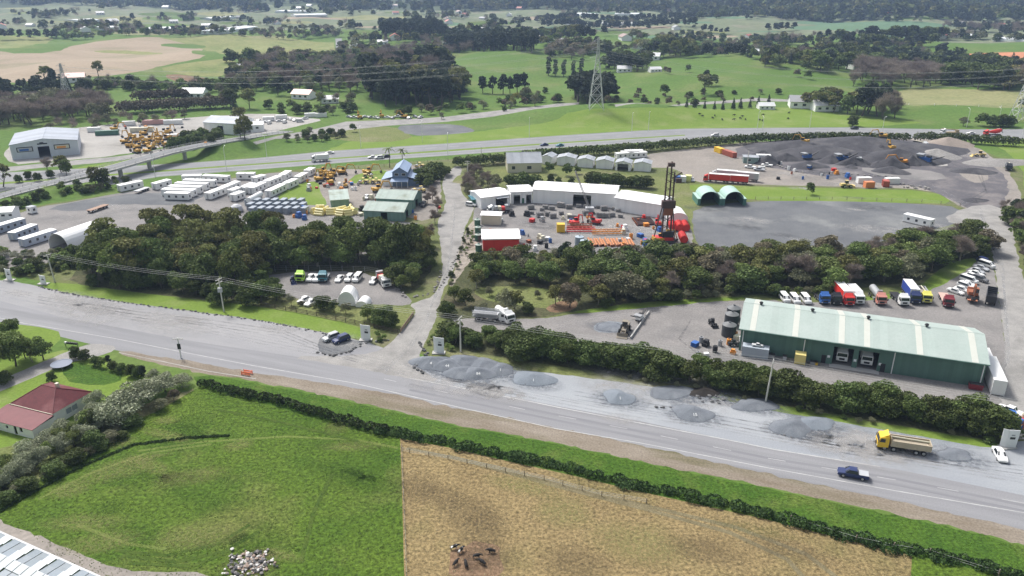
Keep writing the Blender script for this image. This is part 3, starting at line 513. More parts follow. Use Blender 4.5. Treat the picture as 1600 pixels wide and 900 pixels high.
YELLOW, YEL2, ORANGE = paint((.78, .5, .03)), paint((.75, .46, .1)), paint((.72, .28, .04))
GREEN, LGREEN, CREAM, TEAL = paint((.06, .16, .11)), paint((.4, .7, .05)), paint((.62, .58, .45)), paint((.05, .2, .26))
MACH = mat('worn_machine_yellow', (.62, .36, .045), (.4, .22, .05), (.2, .13, .07), s=1.2, rough=.6, sharp=.3)
PALE_MACH = mat('faded_machine_yellow', (.7, .55, .2), (.55, .42, .2), s=1.2, rough=.6)
WH = {}
def wheel(parent, x, y, r, w_=.24, name='wheel'):
    if r not in WH:
        a = MB(); a.lathe([(r * .62, -w_ / 2), (r * .95, -w_ / 2), (r, -w_ * .3), (r, w_ * .3), (r * .95, w_ / 2), (r * .62, w_ / 2)], M_tyrem, 14, axis='y')
        b = MB(); b.lathe([(r * .2, -w_ * .53), (r * .6, -w_ * .51), (r * .62, -w_ * .4), (r * .62, w_ * .4), (r * .6, w_ * .51), (r * .2, w_ * .53)], M_rim, 10, axis='y')
        WH[r] = (a.mesh('wheel'), b.mesh('rim'))
    o = bpy.data.objects.new(name, WH[r][0]); COL.objects.link(o); o.parent = parent; o.location = (x, y, r)
    k = bpy.data.objects.new('rim', WH[r][1]); COL.objects.link(k); k.parent = o
    return o
# stations: (x, halfwidth, bottom, belt z, top z, top halfwidth)
CARS = {
 'hatch': (['car', .3, (1.25, -1.3)], [(2.08, .7, .3, .55, .62, .6), (1.9, .84, .24, .68, .76, .72), (1.05, .88, .22, .86, .95, .72), (.3, .88, .22, .9, 1.46, .6), (-1.1, .88, .22, .93, 1.47, .6), (-1.85, .86, .24, .93, 1.05, .66), (-2.05, .8, .3, .8, .9, .64)], (2, 3, 4)),
 'sedan': (['car', .31, (1.35, -1.4)], [(2.3, .72, .3, .52, .6, .6), (2.1, .86, .24, .66, .74, .74), (1.05, .9, .22, .85, .93, .74), (.3, .9, .22, .88, 1.42, .6), (-.85, .9, .22, .9, 1.42, .6), (-1.6, .9, .22, .92, 1.0, .7), (-2.2, .86, .26, .88, .95, .7), (-2.35, .8, .32, .7, .82, .66)], (2, 3, 4)),
 'suv': (['car', .37, (1.35, -1.35)], [(2.25, .75, .38, .62, .75, .66), (2.1, .9, .32, .86, .95, .78), (1.15, .93, .3, 1.02, 1.1, .78), (.5, .93, .3, 1.06, 1.74, .68), (-1.75, .93, .3, 1.1, 1.74, .68), (-2.15, .9, .32, 1.08, 1.3, .72), (-2.3, .86, .38, .9, 1.02, .7)], (2, 3, 4)),
 'van': (['van', .34, (1.55, -1.5)], [(2.45, .78, .36, .7, .85, .7), (2.3, .92, .3, .98, 1.08, .82), (1.85, .95, .28, 1.15, 1.25, .84), (1.1, .95, .28, 1.15, 1.95, .8), (-2.3, .95, .28, 1.2, 1.98, .8), (-2.45, .93, .32, 1.15, 1.85, .78)], (2, 3, 4)),
 'ute': (['ute', .39, (1.65, -1.55)], [(2.6, .78, .42, .66, .8, .7), (2.45, .92, .38, .88, .98, .8), (1.35, .94, .36, 1.02, 1.1, .8), (.7, .94, .36, 1.08, 1.72, .66), (-.55, .94, .36, 1.1, 1.72, .66), (-.85, .94, .36, 1.05, 1.1, .9), (-2.55, .94, .42, 1.05, 1.1, .9), (-2.6, .9, .46, .95, 1.05, .86)], (2, 3, 4)),
}
def make_car(kind, bodym=WHITE, cover=None):
    (nm, wr, wb), st, cab = CARS[kind]
    t = thing({'car': 'parked_car', 'van': 'van', 'ute': 'utility_vehicle'}[nm], '', nm)
    b = MB(); vs = []
    for (x, hw, zb, zl, zt, tw) in st:
        vs += [(x, -hw * .92, zb), (x, -hw, (zb + zl) / 2), (x, -hw * .97, zl), (x, -tw, zt - .03), (x, 0, zt + .02), (x, tw, zt - .03), (x, hw * .97, zl), (x, hw, (zb + zl) / 2), (x, hw * .92, zb)]
    n = len(st); fs = []
    for i in range(n - 1):
        for j in range(8): fs.append((i * 9 + j, i * 9 + j + 1, (i + 1) * 9 + j + 1, (i + 1) * 9 + j))
        fs.append((i * 9 + 8, i * 9, (i + 1) * 9, (i + 1) * 9 + 8))
    fs += [tuple(range(8, -1, -1)), tuple((n - 1) * 9 + j for j in range(9))]
    b.add(vs, fs, bodym); b.build('body', t)
    V = [Vector(v) for v in vs]; g = lambda i, j: V[i * 9 + j]
    def pane(name, q, off, k=.1):
        c = sum(q, Vector()) / 4; q = [v.lerp(c, k) + off for v in q]; m = MB(); m.quad(*q, M_glass); m.build(name, t)
    a, r1, r2 = cab; e = r2 + 1
    pane('windscreen', [g(a, 3), g(a, 5), g(r1, 5), g(r1, 3)], Vector((.012, 0, .015)), .06)
    pane('rear_window', [g(e, 3), g(e, 5), g(r2, 5), g(r2, 3)], Vector((-.012, 0, .015)), .1)
    for sgn, j0, j1 in ((-1, 2, 3), (1, 6, 5)):
        xa = st[r1][0] + .35; xb = st[r2][0] - .1; yb = st[r1][1] * .97; yt = st[r1][5]; zb = st[r1][3] + .03; zt = st[r1][4] - .08
        m = MB(); m.quad((xa + .35, sgn * (yb + .012), zb), (xb - .1, sgn * (yb + .012), zb), (xb, sgn * (yt + .03), zt), (xa - .3, sgn * (yt + .03), zt), M_glass); m.build('side_window', t)
        for nm2, x_, mm, zz in (('headlight', st[0][0] - .02, M_lamp, st[0][3] + .02), ('tail_light', st[-1][0] - .03, M_tail, st[-1][3] - .1)):
            m = MB(); m.box(x_ - .02, x_ + .06, sgn * .5, sgn * .72, zz - .08, zz + .08, mm); m.build(nm2, t)
        for x_ in wb: wheel(t, x_, sgn * (st[2][1] - .1), wr, .22)
    if cover is not None and kind == 'ute':
        m = MB(); m.box(-2.55, -.9, -.86, .86, 1.1, 1.16, cover); m.build('tray_cover', t)
    return t
def truck_wheels(t, xs, hw=1.05, r=.5, dual=()):
    for x in xs:
        for s in (-1, 1): wheel(t, x, s * hw, r, .3 if x not in dual else .5)
def cab_on(t, x, m, h=2.7, L=1.9, trim=None):      # cab-over truck cab, nose at +x end
    b = MB(); hw = 1.22
    b.prism([(x - L, .75), (x, .6), (x + .06, 1.5), (x - .02, 1.75), (x - .28, h), (x - .6, h + .12), (x - L, h + .18)], -hw, hw, m)
    b.prism([(x - L + .1, h + .18), (x - .75, h + .12), (x - L + .15, h + .75)], -hw * .85, hw * .85, m); b.build('cab', t)
    g = MB(); g.quad((x + .0, -hw * .9, 1.78), (x + .0, hw * .9, 1.78), (x - .25, hw * .84, h - .12), (x - .25, -hw * .84, h - .12), M_glass); g.build('windscreen', t)
    for s in (-1, 1):
        g = MB(); g.quad((x - .25, s * (hw + .01), 1.75), (x - 1.25, s * (hw + .01), 1.75), (x - 1.25, s * (hw + .01), h - .2), (x - .45, s * (hw + .01), h - .2), M_glass); g.build('side_window', t)
        g = MB(); g.box(x + .04, x + .1, s * .75, s * 1.1, .75, .95, M_lamp); g.build('headlight', t)
        g = MB(); g.box(x - .1, x + .0, s * 1.25, s * 1.5, 1.7, 2.3, M_dark); g.build('mirror', t)
    g = MB(); g.box(x - .1, x + .12, -1.2, 1.2, .42, .7, trim or M_dark); g.box(x + .02, x + .08, -.6, .6, .95, 1.45, M_dark); g.build('bumper', t)
def chassis(t, x0, x1, z=.85):
    b = MB()
    for s in (-1, 1): b.box(x0, x1, s * .42 - .06, s * .42 + .06, z - .16, z + .1, M_chas)
    for i in range(4): b.box(x0 + (x1 - x0) * i / 4 + .1, x0 + (x1 - x0) * i / 4 + .2, -.4, .4, z - .1, z, M_chas)
    b.box((x0 + x1) / 2, (x0 + x1) / 2 + .9, -1.1, -.55, .5, .95, M_steel); b.box((x0 + x1) / 2, (x0 + x1) / 2 + .7, .55, 1.1, .5, .95, M_dark); b.build('chassis', t)
def cargo_box(t, x0, x1, z0, z1, m, top, name='curtain_body'):
    b = MB(); b.box(x0, x1, -1.22, 1.22, z0, z1, m); b.build(name, t)
    g = MB(); g.box(x0 - .04, x1 + .04, -1.25, 1.25, z1, z1 + .08, top); g.box(x0 - .05, x0, -1.25, 1.25, z0 - .1, z1, top); g.box(x1, x1 + .05, -1.25, 1.25, z0 - .1, z1, top); g.build('roof_frame', t)
    b = MB(); b.box(x0, x1, -1.25, 1.25, z0 - .18, z0 - .003, M_chas); b.build('deck', t)
def make_truck(kind, cabm=WHITE, bodm=WHITE, L=9.0, top=None):
    t = thing('truck', '', 'truck'); x1 = L / 2; x0 = -L / 2; cab_on(t, x1, cabm); chassis(t, x0, x1 - .3)
    axl = [x1 - 1.3, x0 + 1.1, x0 + 2.4] + ([x1 - 2.9] if L > 8.6 else [])
    truck_wheels(t, axl, dual=axl[1:3])
    bx0, bx1 = x0 - .05, x1 - 2.25
    if kind == 'curtain': cargo_box(t, bx0, bx1, 1.2, 3.7, bodm, top or M_steel)
    elif kind == 'van': cargo_box(t, bx0, bx1, 1.1, 3.3, bodm, top or WHITE, 'box_body')
    elif kind == 'tipper':
        b = MB(); z0, z1, th = 1.15, 2.35, .08
        b.box(bx0, bx1, -1.2, 1.2, z0, z0 + .12, bodm)
        for s in (-1, 1):
            b.box(bx0, bx1, s * 1.2 - th / 2, s * 1.2 + th / 2, z0, z1, bodm)
            for i in range(9): xx = bx0 + .1 + i * (bx1 - bx0 - .3) / 8; b.box(xx, xx + .1, s * 1.26 - .04, s * 1.26 + .04, z0, z1 - .02, bodm)
        b.box(bx0, bx0 + th, -1.16, 1.16, z0, z1 - .05, bodm); b.box(bx1 - th, bx1, -1.16, 1.16, z0, z1 + .35, bodm); b.build('tipper_body', t)
        g = MB()
        for s in (-1, 1): g.box(bx0, bx1, s * 1.2 - .09, s * 1.2 + .09, z1, z1 + .07, bodm)
        g.box(bx0, bx0 + .12, -1.1, 1.1, z1 - .04, z1 + .07, bodm); g.build('rail', t)
        g = MB(); g.tube((bx0 + .3, .15, z1 + .22), (bx1 - .1, .15, z1 + .35), .17, CREAM, n=8); g.build('rolled_cover', t)
        g = MB(); g.box(bx0 + .2, bx1 - .2, -1.0, 1.0, z0 + .12, z0 + .5, mat('load_of_sand', (.3, .26, .2), (.4, .35, .27), s=2)); g.build('load', t)
    elif kind == 'flat':
        b = MB(); b.box(bx0, bx1, -1.2, 1.2, 1.05, 1.2, bodm); b.box(bx1 - .1, bx1, -1.2, 1.2, 1.2, 2.3, M_steel); b.build('flat_deck', t)
    elif kind == 'crates':
        b = MB(); b.box(bx0, bx1, -1.2, 1.2, 1.05, 1.2, M_dark); b.box(bx1 - .1, bx1, -1.2, 1.2, 1.2, 2.3, M_steel); b.build('flat_deck', t)
        for i, (m, h) in enumerate(((M_steel, 1.6), (CREAM, 1.5), (RED, 1.2), (M_steel, 1.8))):
            xx = bx1 - .4 - i * 1.4; b = MB(); b.box(xx - 1.1, xx, -1, 1, 1.2, 1.2 + h, m); b.build('crate', t)
    elif kind == 'mixer':
        b = MB(); b.tube((bx0 + .1, 0, 3.2), (bx0 + 1.3, 0, 2.9), .75, bodm, 1.2, n=14); b.tube((bx0 + 1.3, 0, 2.9), (bx0 + 3.2, 0, 2.45), 1.2, bodm, 1.2, n=14); b.tube((bx0 + 3.2, 0, 2.45), (bx1 - .4, 0, 2.15), 1.2, bodm, .6, n=14); b.build('drum', t, smooth=False)
        g = MB(); g.box(bx0 - .3, bx0 + .4, -.5, .5, 2.6, 3.9, M_steel, taper=.2); g.tube((bx0 - .2, 0, 2.5), (bx0 - 1, .3, 1.6), .2, M_steel); g.build('chute', t)
        g = MB(); g.quad((bx0 + 1.4, -.5, 4.06), (bx0 + 2.9, -.5, 3.66), (bx0 + 2.9, .5, 3.66), (bx0 + 1.4, .5, 4.06), WHITE); g.build('drum_mark', t)
    elif kind == 'stock':
        for i, h in enumerate((1.3, 2.2)):
            b = MB()
            for s in (-1, 1):
                for k in range(3): b.box(bx0, bx1, s * 1.2 - .03, s * 1.2 + .03, h - .05 + k * .28, h + .1 + k * .28, M_steel)
            b.box(bx0, bx1, -1.2, 1.2, h - .2, h - .1, bodm); b.build('stock_deck', t)
    elif kind == 'tank':
        b = MB(); b.tube((bx0, 0, 2.0), (bx1 - .2, 0, 2.0), 1.0, bodm, n=14); b.build('tank', t)
        g = MB(); g.box(bx1 - 1, bx1 - .3, -.8, .8, 2.6, 3.6, bodm, taper=.3); g.build('hopper', t)
    elif kind == 'crane':
        b = MB(); b.box(bx0, bx1, -1.2, 1.2, 1.0, 1.4, bodm); b.build('deck', t)
        g = MB(); g.box(bx0 + .5, bx0 + 2.2, -.8, .8, 1.4, 2.6, bodm); g.tube((bx0 + 1.2, 0, 2.6), (x1 + .5, 0, 3.3), .28, bodm, .2); g.build('crane_boom', t)
    return t
def make_trailer(kind, bodm, L=9.0, top=None):
    t = thing('truck_trailer', '', 'trailer'); x0, x1 = -L / 2, L / 2; chassis(t, x0, x1)
    truck_wheels(t, [x0 + 1, x0 + 2.2] + ([x1 - 1.2] if L > 7 else []), dual=(x0 + 1, x0 + 2.2))
    if kind == 'curtain': cargo_box(t, x0, x1, 1.2, 3.75, bodm, top or M_steel)
    if kind == 'flat': b = MB(); b.box(x0, x1, -1.22, 1.22, 1.0, 1.16, bodm); b.build('flat_deck', t)
    if kind == 'open':
        b = MB(); b.box(x0, x1, -1.2, 1.2, 1.0, 1.1, M_dark)
        for s in (-1, 1): b.box(x0, x1, s * 1.2 - .04, s * 1.2 + .04, 1.1, 2.9, bodm)
        b.box(x0, x0 + .08, -1.16, 1.16, 1.1, 2.9, bodm); b.box(x1 - .08, x1, -1.16, 1.16, 1.1, 2.9, bodm); b.build('bin_body', t)
        g = MB()
        for i in range(6): xx = x0 + .4 + i * (L - .8) / 5; g.box(xx - .08, xx + .08, -1.2, 1.2, 2.92, 3.0, bodm)
        g.build('roof_bows', t)
    return t
def make_excavator(m=MACH, pale=None, reach=1.0, name='excavator'):
    t = thing(name, '', 'excavator')
    for s in (-1, 1):
        b = MB(); b.prism([(-1.9, .35), (-1.6, 0.02), (1.6, 0.02), (1.9, .35), (1.6, .8), (-1.6, .8)], s * 1.25 - .3, s * 1.25 + .3, M_chas); b.build('track', t)
    b = MB(); b.box(-2.1, 1.3, -1.25, 1.25, 1.0, 1.9, m, taper=.04); b.box(-2.4, -1.6, -1.2, 1.2, 1.1, 2.2, m, taper=.1); b.tube((0, 0, .5), (0, 0, 1.0), .6, M_dark, n=10); b.build('house', t)
    b = MB(); b.box(-.1, 1.4, .35, 1.2, 1.9, 2.95, M_glass, taper=.06); b.box(-.12, 1.38, .33, 1.22, 2.951, 3.03, m); b.build('cab', t)
    R_ = reach
    b = MB(); b.tube((1.2, 0, 1.6), (2.6 * R_, 0, 4.3), .3, m, .34, n=4); b.tube((2.6 * R_, 0, 4.3), (5.3 * R_, 0, 3.9), .34, m, .22, n=4); b.build('boom', t)
    b = MB(); b.tube((5.1 * R_, 0, 4.2), (6.2 * R_, 0, 1.3), .24, m, .16, n=4); b.build('stick', t)
    b = MB(); b.prism([(6.2 * R_, 1.3), (6.6 * R_, .9), (6.4 * R_, .3), (5.7 * R_, .05), (5.5 * R_, .5), (5.8 * R_, 1.0)], -.55, .55, M_chas); b.build('bucket', t)
    b = MB(); b.tube((1.4, 0, 1.3), (2.9 * R_, 0, 3.6), .09, M_steel); b.build('hydraulic_ram', t)
    return t
def make_loader(m=MACH):
    t = thing('wheel_loader', '', 'loader')
    for x in (-1.3, 1.4):
        for s in (-1, 1): wheel(t, x, s * 1.05, .72, .5)
    b = MB(); b.box(-2.7, -.3, -.85, .85, .9, 1.9, m, taper=.05); b.box(-.3, 1.9, -.6, .6, .8, 1.35, m); b.build('body', t)
    b = MB(); b.box(-.7, .5, -.65, .65, 1.9, 3.05, M_glass, taper=.05); b.box(-.75, .55, -.7, .7, 3.051, 3.15, m); b.build('cab', t)
    b = MB()
    for s in (-1, 1): b.tube((1.0, s * .5, 1.4), (3.1, s * .5, .8), .12, m)
    b.build('lift_arm', t)
    b = MB(); b.prism([(2.9, .9), (3.1, .15), (4.1, .1), (3.3, .4), (3.2, 1.2)], -1.35, 1.35, m); b.build('bucket', t)
    return t
def make_roller(m=PALE_MACH):
    t = thing('road_roller', '', 'roller')
    b = MB(); b.lathe([(.65, -.95), (.75, -.9), (.75, .9), (.65, .95)], M_steel, 16, at=(1.5, 0, .75), axis='y'); b.build('drum', t)
    for s in (-1, 1): wheel(t, -1.2, s * .85, .72, .5)
    b = MB(); b.box(-2.1, -.2, -.8, .8, .95, 1.7, m, taper=.06); b.box(.3, 2.3, -1.05, -.98, .6, 1.1, m); b.box(.3, 2.3, .98, 1.05, .6, 1.1, m); b.box(.2, .5, -1.05, 1.05, .7, 1.2, m); b.build('body', t)
    b = MB(); b.box(-.5, .5, -.7, .7, 2.5, 2.6, m)
    for x in (-.45, .45):
        for s in (-.65, .65): b.tube((x, s, 1.4), (x, s, 2.5), .05, M_dark)
    b.build('canopy', t)
    return t
def make_crusher(m=None):
    m = m or TEAL; t = thing('screening_plant', '', 'screening plant')
    for s in (-1, 1):
        b = MB(); b.prism([(-2.2, .4), (-1.8, 0.02), (1.8, 0.02), (2.2, .4), (1.9, .8), (-1.9, .8)], s * 1.1 - .3, s * 1.1 + .3, M_chas); b.build('track', t)
    b = MB(); b.box(-2.6, 1.4, -1.1, 1.1, 1.0, 2.5, m); b.box(-.2, 1.2, -.9, .9, 2.5, 3.1, M_dark); b.build('body', t)
    b = MB(); b.box(-3.4, -1.4, -1.3, 1.3, 2.503, 3.4, M_steel, taper=-.25); b.build('hopper', t)
    b = MB(); b.prism([(1.0, 1.2), (5.5, 3.4), (5.6, 3.7), (.9, 1.6)], -.5, .5, M_dark); b.build('conveyor', t)
    b = MB(); b.prism([(-1.0, 1.2), (-.6, 1.2), (-.6, 1.5), (-1, 1.5)], 1.1, 4.2, M_dark); b.build('side_conveyor', t)
    return t

# ---------------------------------------------------------------- building kit
def frame(A, B):      # ground px of front-left and front-right corner
    a, b = G(*A), G(*B); return a, math.atan2(b.y - a.y, b.x - a.x), math.hypot(b.x - a.x, b.y - a.y)
def wall(mb, x0, x1, y, z0, z1, m, holes=(), th=.15, axis='x', top=None):
    # a wall along x at y (thickness inward +y) with rectangular holes (xa, xb, za, zb)
    hs_ = sorted(holes); cur = x0
    def bx(a, b, c, d):
        if b - a > .01 and d - c > .01:
            if axis == 'x': mb.box(a, b, y, y + th, c, d, m)
            else: mb.box(y, y + th, a, b, c, d, m)
    for (a, b, c, d) in hs_:
        bx(cur, a, z0, z1); bx(a, b, z0, c); bx(a, b, d, z1); cur = b
    bx(cur, x1, z0, z1)
def shed(name, label, cat, A, B, D, he, hr, wm, rm, front=(), ridge='x', left=(), right=(), windows=(), doors=(), over=.35, group=None, gap=0, loc=None, dx=0, mono=False, fill=True):
    """gabled building; local x along the front from A to B, y away from the camera"""
    if loc: a, rz, L = loc
    else: a, rz, L = frame(A, B)
    t = thing(name, label, cat, a, rz, group)
    b = MB(); wall(b, 0, L, 0, 0, he, wm, front); wall(b, 0, L, D - .15, 0, he, wm)
    wall(b, .15, D - .15, 0, 0, he, wm, left, axis='y'); wall(b, .15, D - .15, L - .15, 0, he, wm, right, axis='y')
    if ridge == 'x' and not mono:
        for x in (0, L - .15): b.prism([(0.001, he), (D - .001, he), (D / 2, hr - .02)], x + .002, x + .148, wm, axis='x')
    elif not mono:
        for y in (0, D - .15): b.prism([(0.001, he), (L - .001, he), (L / 2, hr - .02)], y + .002, y + .148, wm)
    else:
        for x in (0, L - .15): b.prism([(0.001, he), (D - .001, he), (D - .001, hr - .02)], x + .002, x + .148, wm, axis='x')
        b.box(0.15, L - .15, D - .148, D - .002, he, hr - .02, wm)
    b.build('wall', t)
    o, th = over, .1
    def slope(p, q, n_):
        m = MB()
        if ridge == 'x' or mono: (y0, z0), (y1, z1) = p, q; m.prism([(y0, z0), (y1, z1), (y1, z1 + th), (y0, z0 + th)], -o, L + o, rm, axis='x')
        else: (y0, z0), (y1, z1) = p, q; m.prism([(y0, z0), (y1, z1), (y1, z1 + th), (y0, z0 + th)], -o, D + o, rm)
        return m.build(n_, t)
    W = D if ridge == 'x' or mono else L
    if mono:
        k = (hr - he) / D; rf = slope((-o, he - o * k), (D + o, hr + o * k), 'roof'); RP = [rf]
    else:
        k = (hr - he) / (W / 2); RP = [slope((-o, he - o * k), (W / 2 - .01, hr), 'roof'), slope((W / 2 + .01, hr), (W + o, he - o * k), 'roof')]
        m = MB()
        if ridge == 'x': m.prism([(W / 2 - .25, hr + .04), (W / 2 + .25, hr + .04), (W / 2, hr + .17)], -o - .01, L + o + .01, rm, axis='x')
        else: m.prism([(W / 2 - .25, hr + .04), (W / 2 + .25, hr + .04), (W / 2, hr + .17)], -o - .01, D + o + .01, rm)
        m.build('ridge_cap', t)
    for (x, z, w_, h) in windows:
        f = MB(); f.box(x - .06, x + w_ + .06, -.04, -.003, z - .06, z + h + .06, WHITE); fo = f.build('window', t)
        g = MB(); g.box(x, x + w_, -.055, -.041, z, z + h, M_glass); g.build('pane', fo)
    for (x, w_, h, m) in doors:
        f = MB(); f.box(x, x + w_, -.06, -.003, .02, h, m); f.build('door', t)
    t['dims'] = (L, D); return t
def arch_shed(name, label, A, B, D, zb, hr, m, inner, group=None, rz_=None, L_=None, base=None, n=12, open_front=True, side=None):
    """barrel-roofed shelter: span along x from A to B, tunnel running away along y"""
    a, rz, L = frame(A, B)
    if L_: L = L_
    if rz_ is not None: rz = rz_
    t = thing(name, label, 'shelter', a, rz, group)
    P = [(L / 2 - L / 2 * math.cos(PI * i / n), zb + (hr - zb) * math.sin(PI * i / n)) for i in range(n + 1)]
    b = MB()
    vs = [(x, 0, z) for x, z in P] + [(x, D, z) for x, z in P] + [(L / 2 + (x - L / 2) * .97, 0, z * .97) for x, z in P] + [(L / 2 + (x - L / 2) * .97, D, z * .97) for x, z in P]; k = n + 1
    fs = [(i, i + 1, k + i + 1, k + i) for i in range(n)] + [(2 * k + i, 3 * k + i, 3 * k + i + 1, 2 * k + i + 1) for i in range(n)] + [(i, 2 * k + i, 2 * k + i + 1, i + 1) for i in range(n)]
    b.add(vs, fs, m); b.build('canopy', t, smooth=False)
    if base:
        for x in (0, L): q = MB(); q.box(x - 1.1 * (x == 0) - .02, x + 1.1 * (x > 0) + .02, 0, D, 0, zb, base); q.box(x - 1.15 * (x == 0) - .04, x + 1.15 * (x > 0) + .04, -.03, D + .03, zb, zb + .12, m); q.build('side_container', t)
    else:
        q = MB(); [q.box(x - .05, x + .05, 0.02, D - .02, 0, zb + .05, side or m) for x in (0, L)]; q.build('side_wall', t)
    q = MB(); q.add([(x, D - .2, z) for x, z in P] + [(L, D - .2, 0), (0, D - .2, 0)], [tuple(range(len(P) + 2))], inner); q.build('end_wall', t)
    if not open_front: q = MB(); q.add([(L / 2 + (x - L / 2) * .98, .1, z * .98) for x, z in P] + [(L, .1, 0), (0, .1, 0)], [tuple(range(len(P) + 2))], m); q.build('front_wall', t)
    return t
def cabin(L=9.0, D=3.0, h=2.7, m=WHITE, roofm=None, wins=3):
    t = thing('portable_cabin', '', 'cabin'); b = MB(); b.box(-L / 2, L / 2, -D / 2, D / 2, .25, h, m); b.box(-L / 2 + .3, L / 2 - .3, -D / 2 + .2, D / 2 - .2, 0, .25, M_dark); b.build('wall', t)
    b = MB(); b.box(-L / 2 - .08, L / 2 + .08, -D / 2 - .08, D / 2 + .08, h, h + .1, roofm or m); b.prism([(-L / 2 - .08, h + .1), (L / 2 + .08, h + .1), (L / 2 + .08, h + .12), (-L / 2 - .08, h + .12)], -.1, .1, roofm or m); b.build('roof', t)
    for s in (-1, 1):
        for i in range(wins):
            x = -L / 2 + L * (i + .7) / (wins + .4); b = MB()
            b.box(x - .45, x + .45, s * D / 2 - .015, s * D / 2 + .015, 1.1, 2.0, mat('cabin_window', (.06, .06, .065), rough=.25)); b.build('window', t)
    b = MB(); b.box(L / 2 - .015, L / 2 + .02, -.4, .4, .35, 2.25, SILVER); b.build('door', t)
    b = MB(); b.box(-L / 2 - .02, -L / 2 + .015, -.45, .45, 1.1, 2.0, mat('cabin_window', (.06, .06, .065))); b.build('window', t)
    return t
def container(m, L=6.06, W=2.44, h=2.6, roofm=None):
    t = thing('shipping_container', '', 'container'); b = MB()
    b.box(-L / 2 + .05, L / 2 - .05, -W / 2 + .05, W / 2 - .05, .1, h - .04, m)
    k = int(L / .5)
    for s in (-1, 1):
        for i in range(k): x = -L / 2 + .25 + i * (L - .5) / k; b.box(x, x + .22, s * (W / 2 - .04) - .035, s * (W / 2 - .04) + .035, .2, h - .15, m)
    b.build('wall', t)
    b = MB(); b.box(-L / 2 + .02, L / 2 - .02, -W / 2 + .02, W / 2 - .02, h - .035, h, roofm or m); b.build('roof', t)
    b = MB()
    for x in (-L / 2, L / 2 - .12):
        for y in (-W / 2, W / 2 - .12): b.box(x, x + .12, y, y + .12, 0, h + .01, m)
    b.build('corner_post', t)
    for s in (-1, 1): b = MB(); b.box(L / 2 - .06, L / 2 - .02, s * .58 - .52, s * .58 + .52, .15, h - .1, m); b.build('door', t)
    return t
def tank(m, r=1.8, h=2.6, roofm=None, cone=.7):
    t = thing('water_tank', '', 'tank'); b = MB(); b.lathe([(r, 0), (r * 1.01, h * .3), (r, h * .6), (r, h)], m, 20); b.build('shell', t)
    b = MB(); b.lathe([(r * 1.02, h + .002), (r * .5, h + cone * .6), (.25, h + cone), (.02, h + cone)], roofm or m, 20); b.build('roof', t)
    b = MB(); b.lathe([(.3, h + cone - .05), (.3, h + cone + .15), (.05, h + cone + .18)], m, 8); b.build('hatch', t)
    return t
# ---------------------------------------------------------------- trees
def leafm(name, c, c2, i=.35, r=.28): return mat(name, c, c2, s=.6, rough=.75, spec=.2, rnd=r, island=i, sharp=.2, trans=.18)
LM = {
 'broad': leafm('leaf_dark_green', (.08, .112, .028), (.13, .165, .05)),
 'light': leafm('leaf_fresh_green', (.13, .18, .045), (.18, .22, .07)),
 'gum': leafm('leaf_olive', (.135, .145, .042), (.195, .195, .07)),
 'pine': leafm('needle_dark', (.036, .052, .03), (.055, .072, .04), .3, .2),
 'conifer': leafm('needle_green', (.035, .055, .03), (.055, .075, .04)),
 'hedge': leafm('hedge_leaf', (.065, .095, .025), (.11, .14, .044)),
 'bare': leafm('bare_twig', (.2, .165, .14), (.28, .235, .2), .25, .2),
 'olivebush': leafm('leaf_grey_green', (.15, .155, .09), (.22, .22, .13)),
 'willow': leafm('leaf_yellow_green', (.2, .19, .06), (.26, .24, .09)),
 'blossom': leafm('pale_flowering_leaf', (.2, .23, .13), (.38, .4, .28), .35, .12),
 'rust': leafm('leaf_brownish', (.15, .13, .085), (.2, .17, .11)),
}
BARK = mat('bark', (.09, .075, .06), (.14, .12, .1), s=2, rough=.95)
PBARK = mat('pale_bark', (.32, .29, .25), (.22, .2, .17), s=2, rough=.95)
def leaves(rg, n, lobes, size, out=.55, flatten=1.0):
    L = np.array(lobes); vol = (L[:, 3] * L[:, 4] * L[:, 5]) ** (2 / 3); k = rg.choice(len(L), n, p=vol / vol.sum())
    d = rg.normal(size=(n, 3)); d[:, 2] = np.where(d[:, 2] < -.3, -d[:, 2] * .6, d[:, 2]); d /= np.linalg.norm(d, axis=1)[:, None]
    rad = 1 - np.abs(rg.normal(0, .16, n)); rad = np.clip(rad, .45, 1.08)
    c = L[k, :3] + d * L[k, 3:6] * rad[:, None]
    nr = d * out + rg.normal(size=(n, 3)) * .5; nr /= np.linalg.norm(nr, axis=1)[:, None]
    a = np.cross(nr, rg.normal(size=(n, 3))); a /= np.linalg.norm(a, axis=1)[:, None]; b = np.cross(nr, a)
    s1 = (size * rg.uniform(.6, 1.3, n))[:, None]; s2 = s1 * rg.uniform(.5, .9, n)[:, None]
    v = np.stack([c - a * s1 * .5, c - b * s2 * .5 + a * s1 * .1, c + a * s1 * .5, c + b * s2 * .5], 1).reshape(-1, 3)
    return v
def twigs(rg, n, lobes, size):
    L = np.array(lobes); k = rg.integers(0, len(L), n)
    d = rg.normal(size=(n, 3)); d[:, 2] = np.abs(d[:, 2]) * 1.0 + .1; d /= np.linalg.norm(d, axis=1)[:, None]
    c = L[k, :3] + d * L[k, 3:6] * rg.uniform(.25, 1.0, n)[:, None]
    a = d + rg.normal(size=(n, 3)) * .35; a[:, 2] += .4; a /= np.linalg.norm(a, axis=1)[:, None]
    b = np.cross(a, rg.normal(size=(n, 3))); b /= np.linalg.norm(b, axis=1)[:, None]
    s1 = (size * rg.uniform(.7, 1.6, n))[:, None]
    return np.stack([c - a * s1 * .5, c - b * .035 - a * 0, c + a * s1 * .5, c + b * .035], 1).reshape(-1, 3)
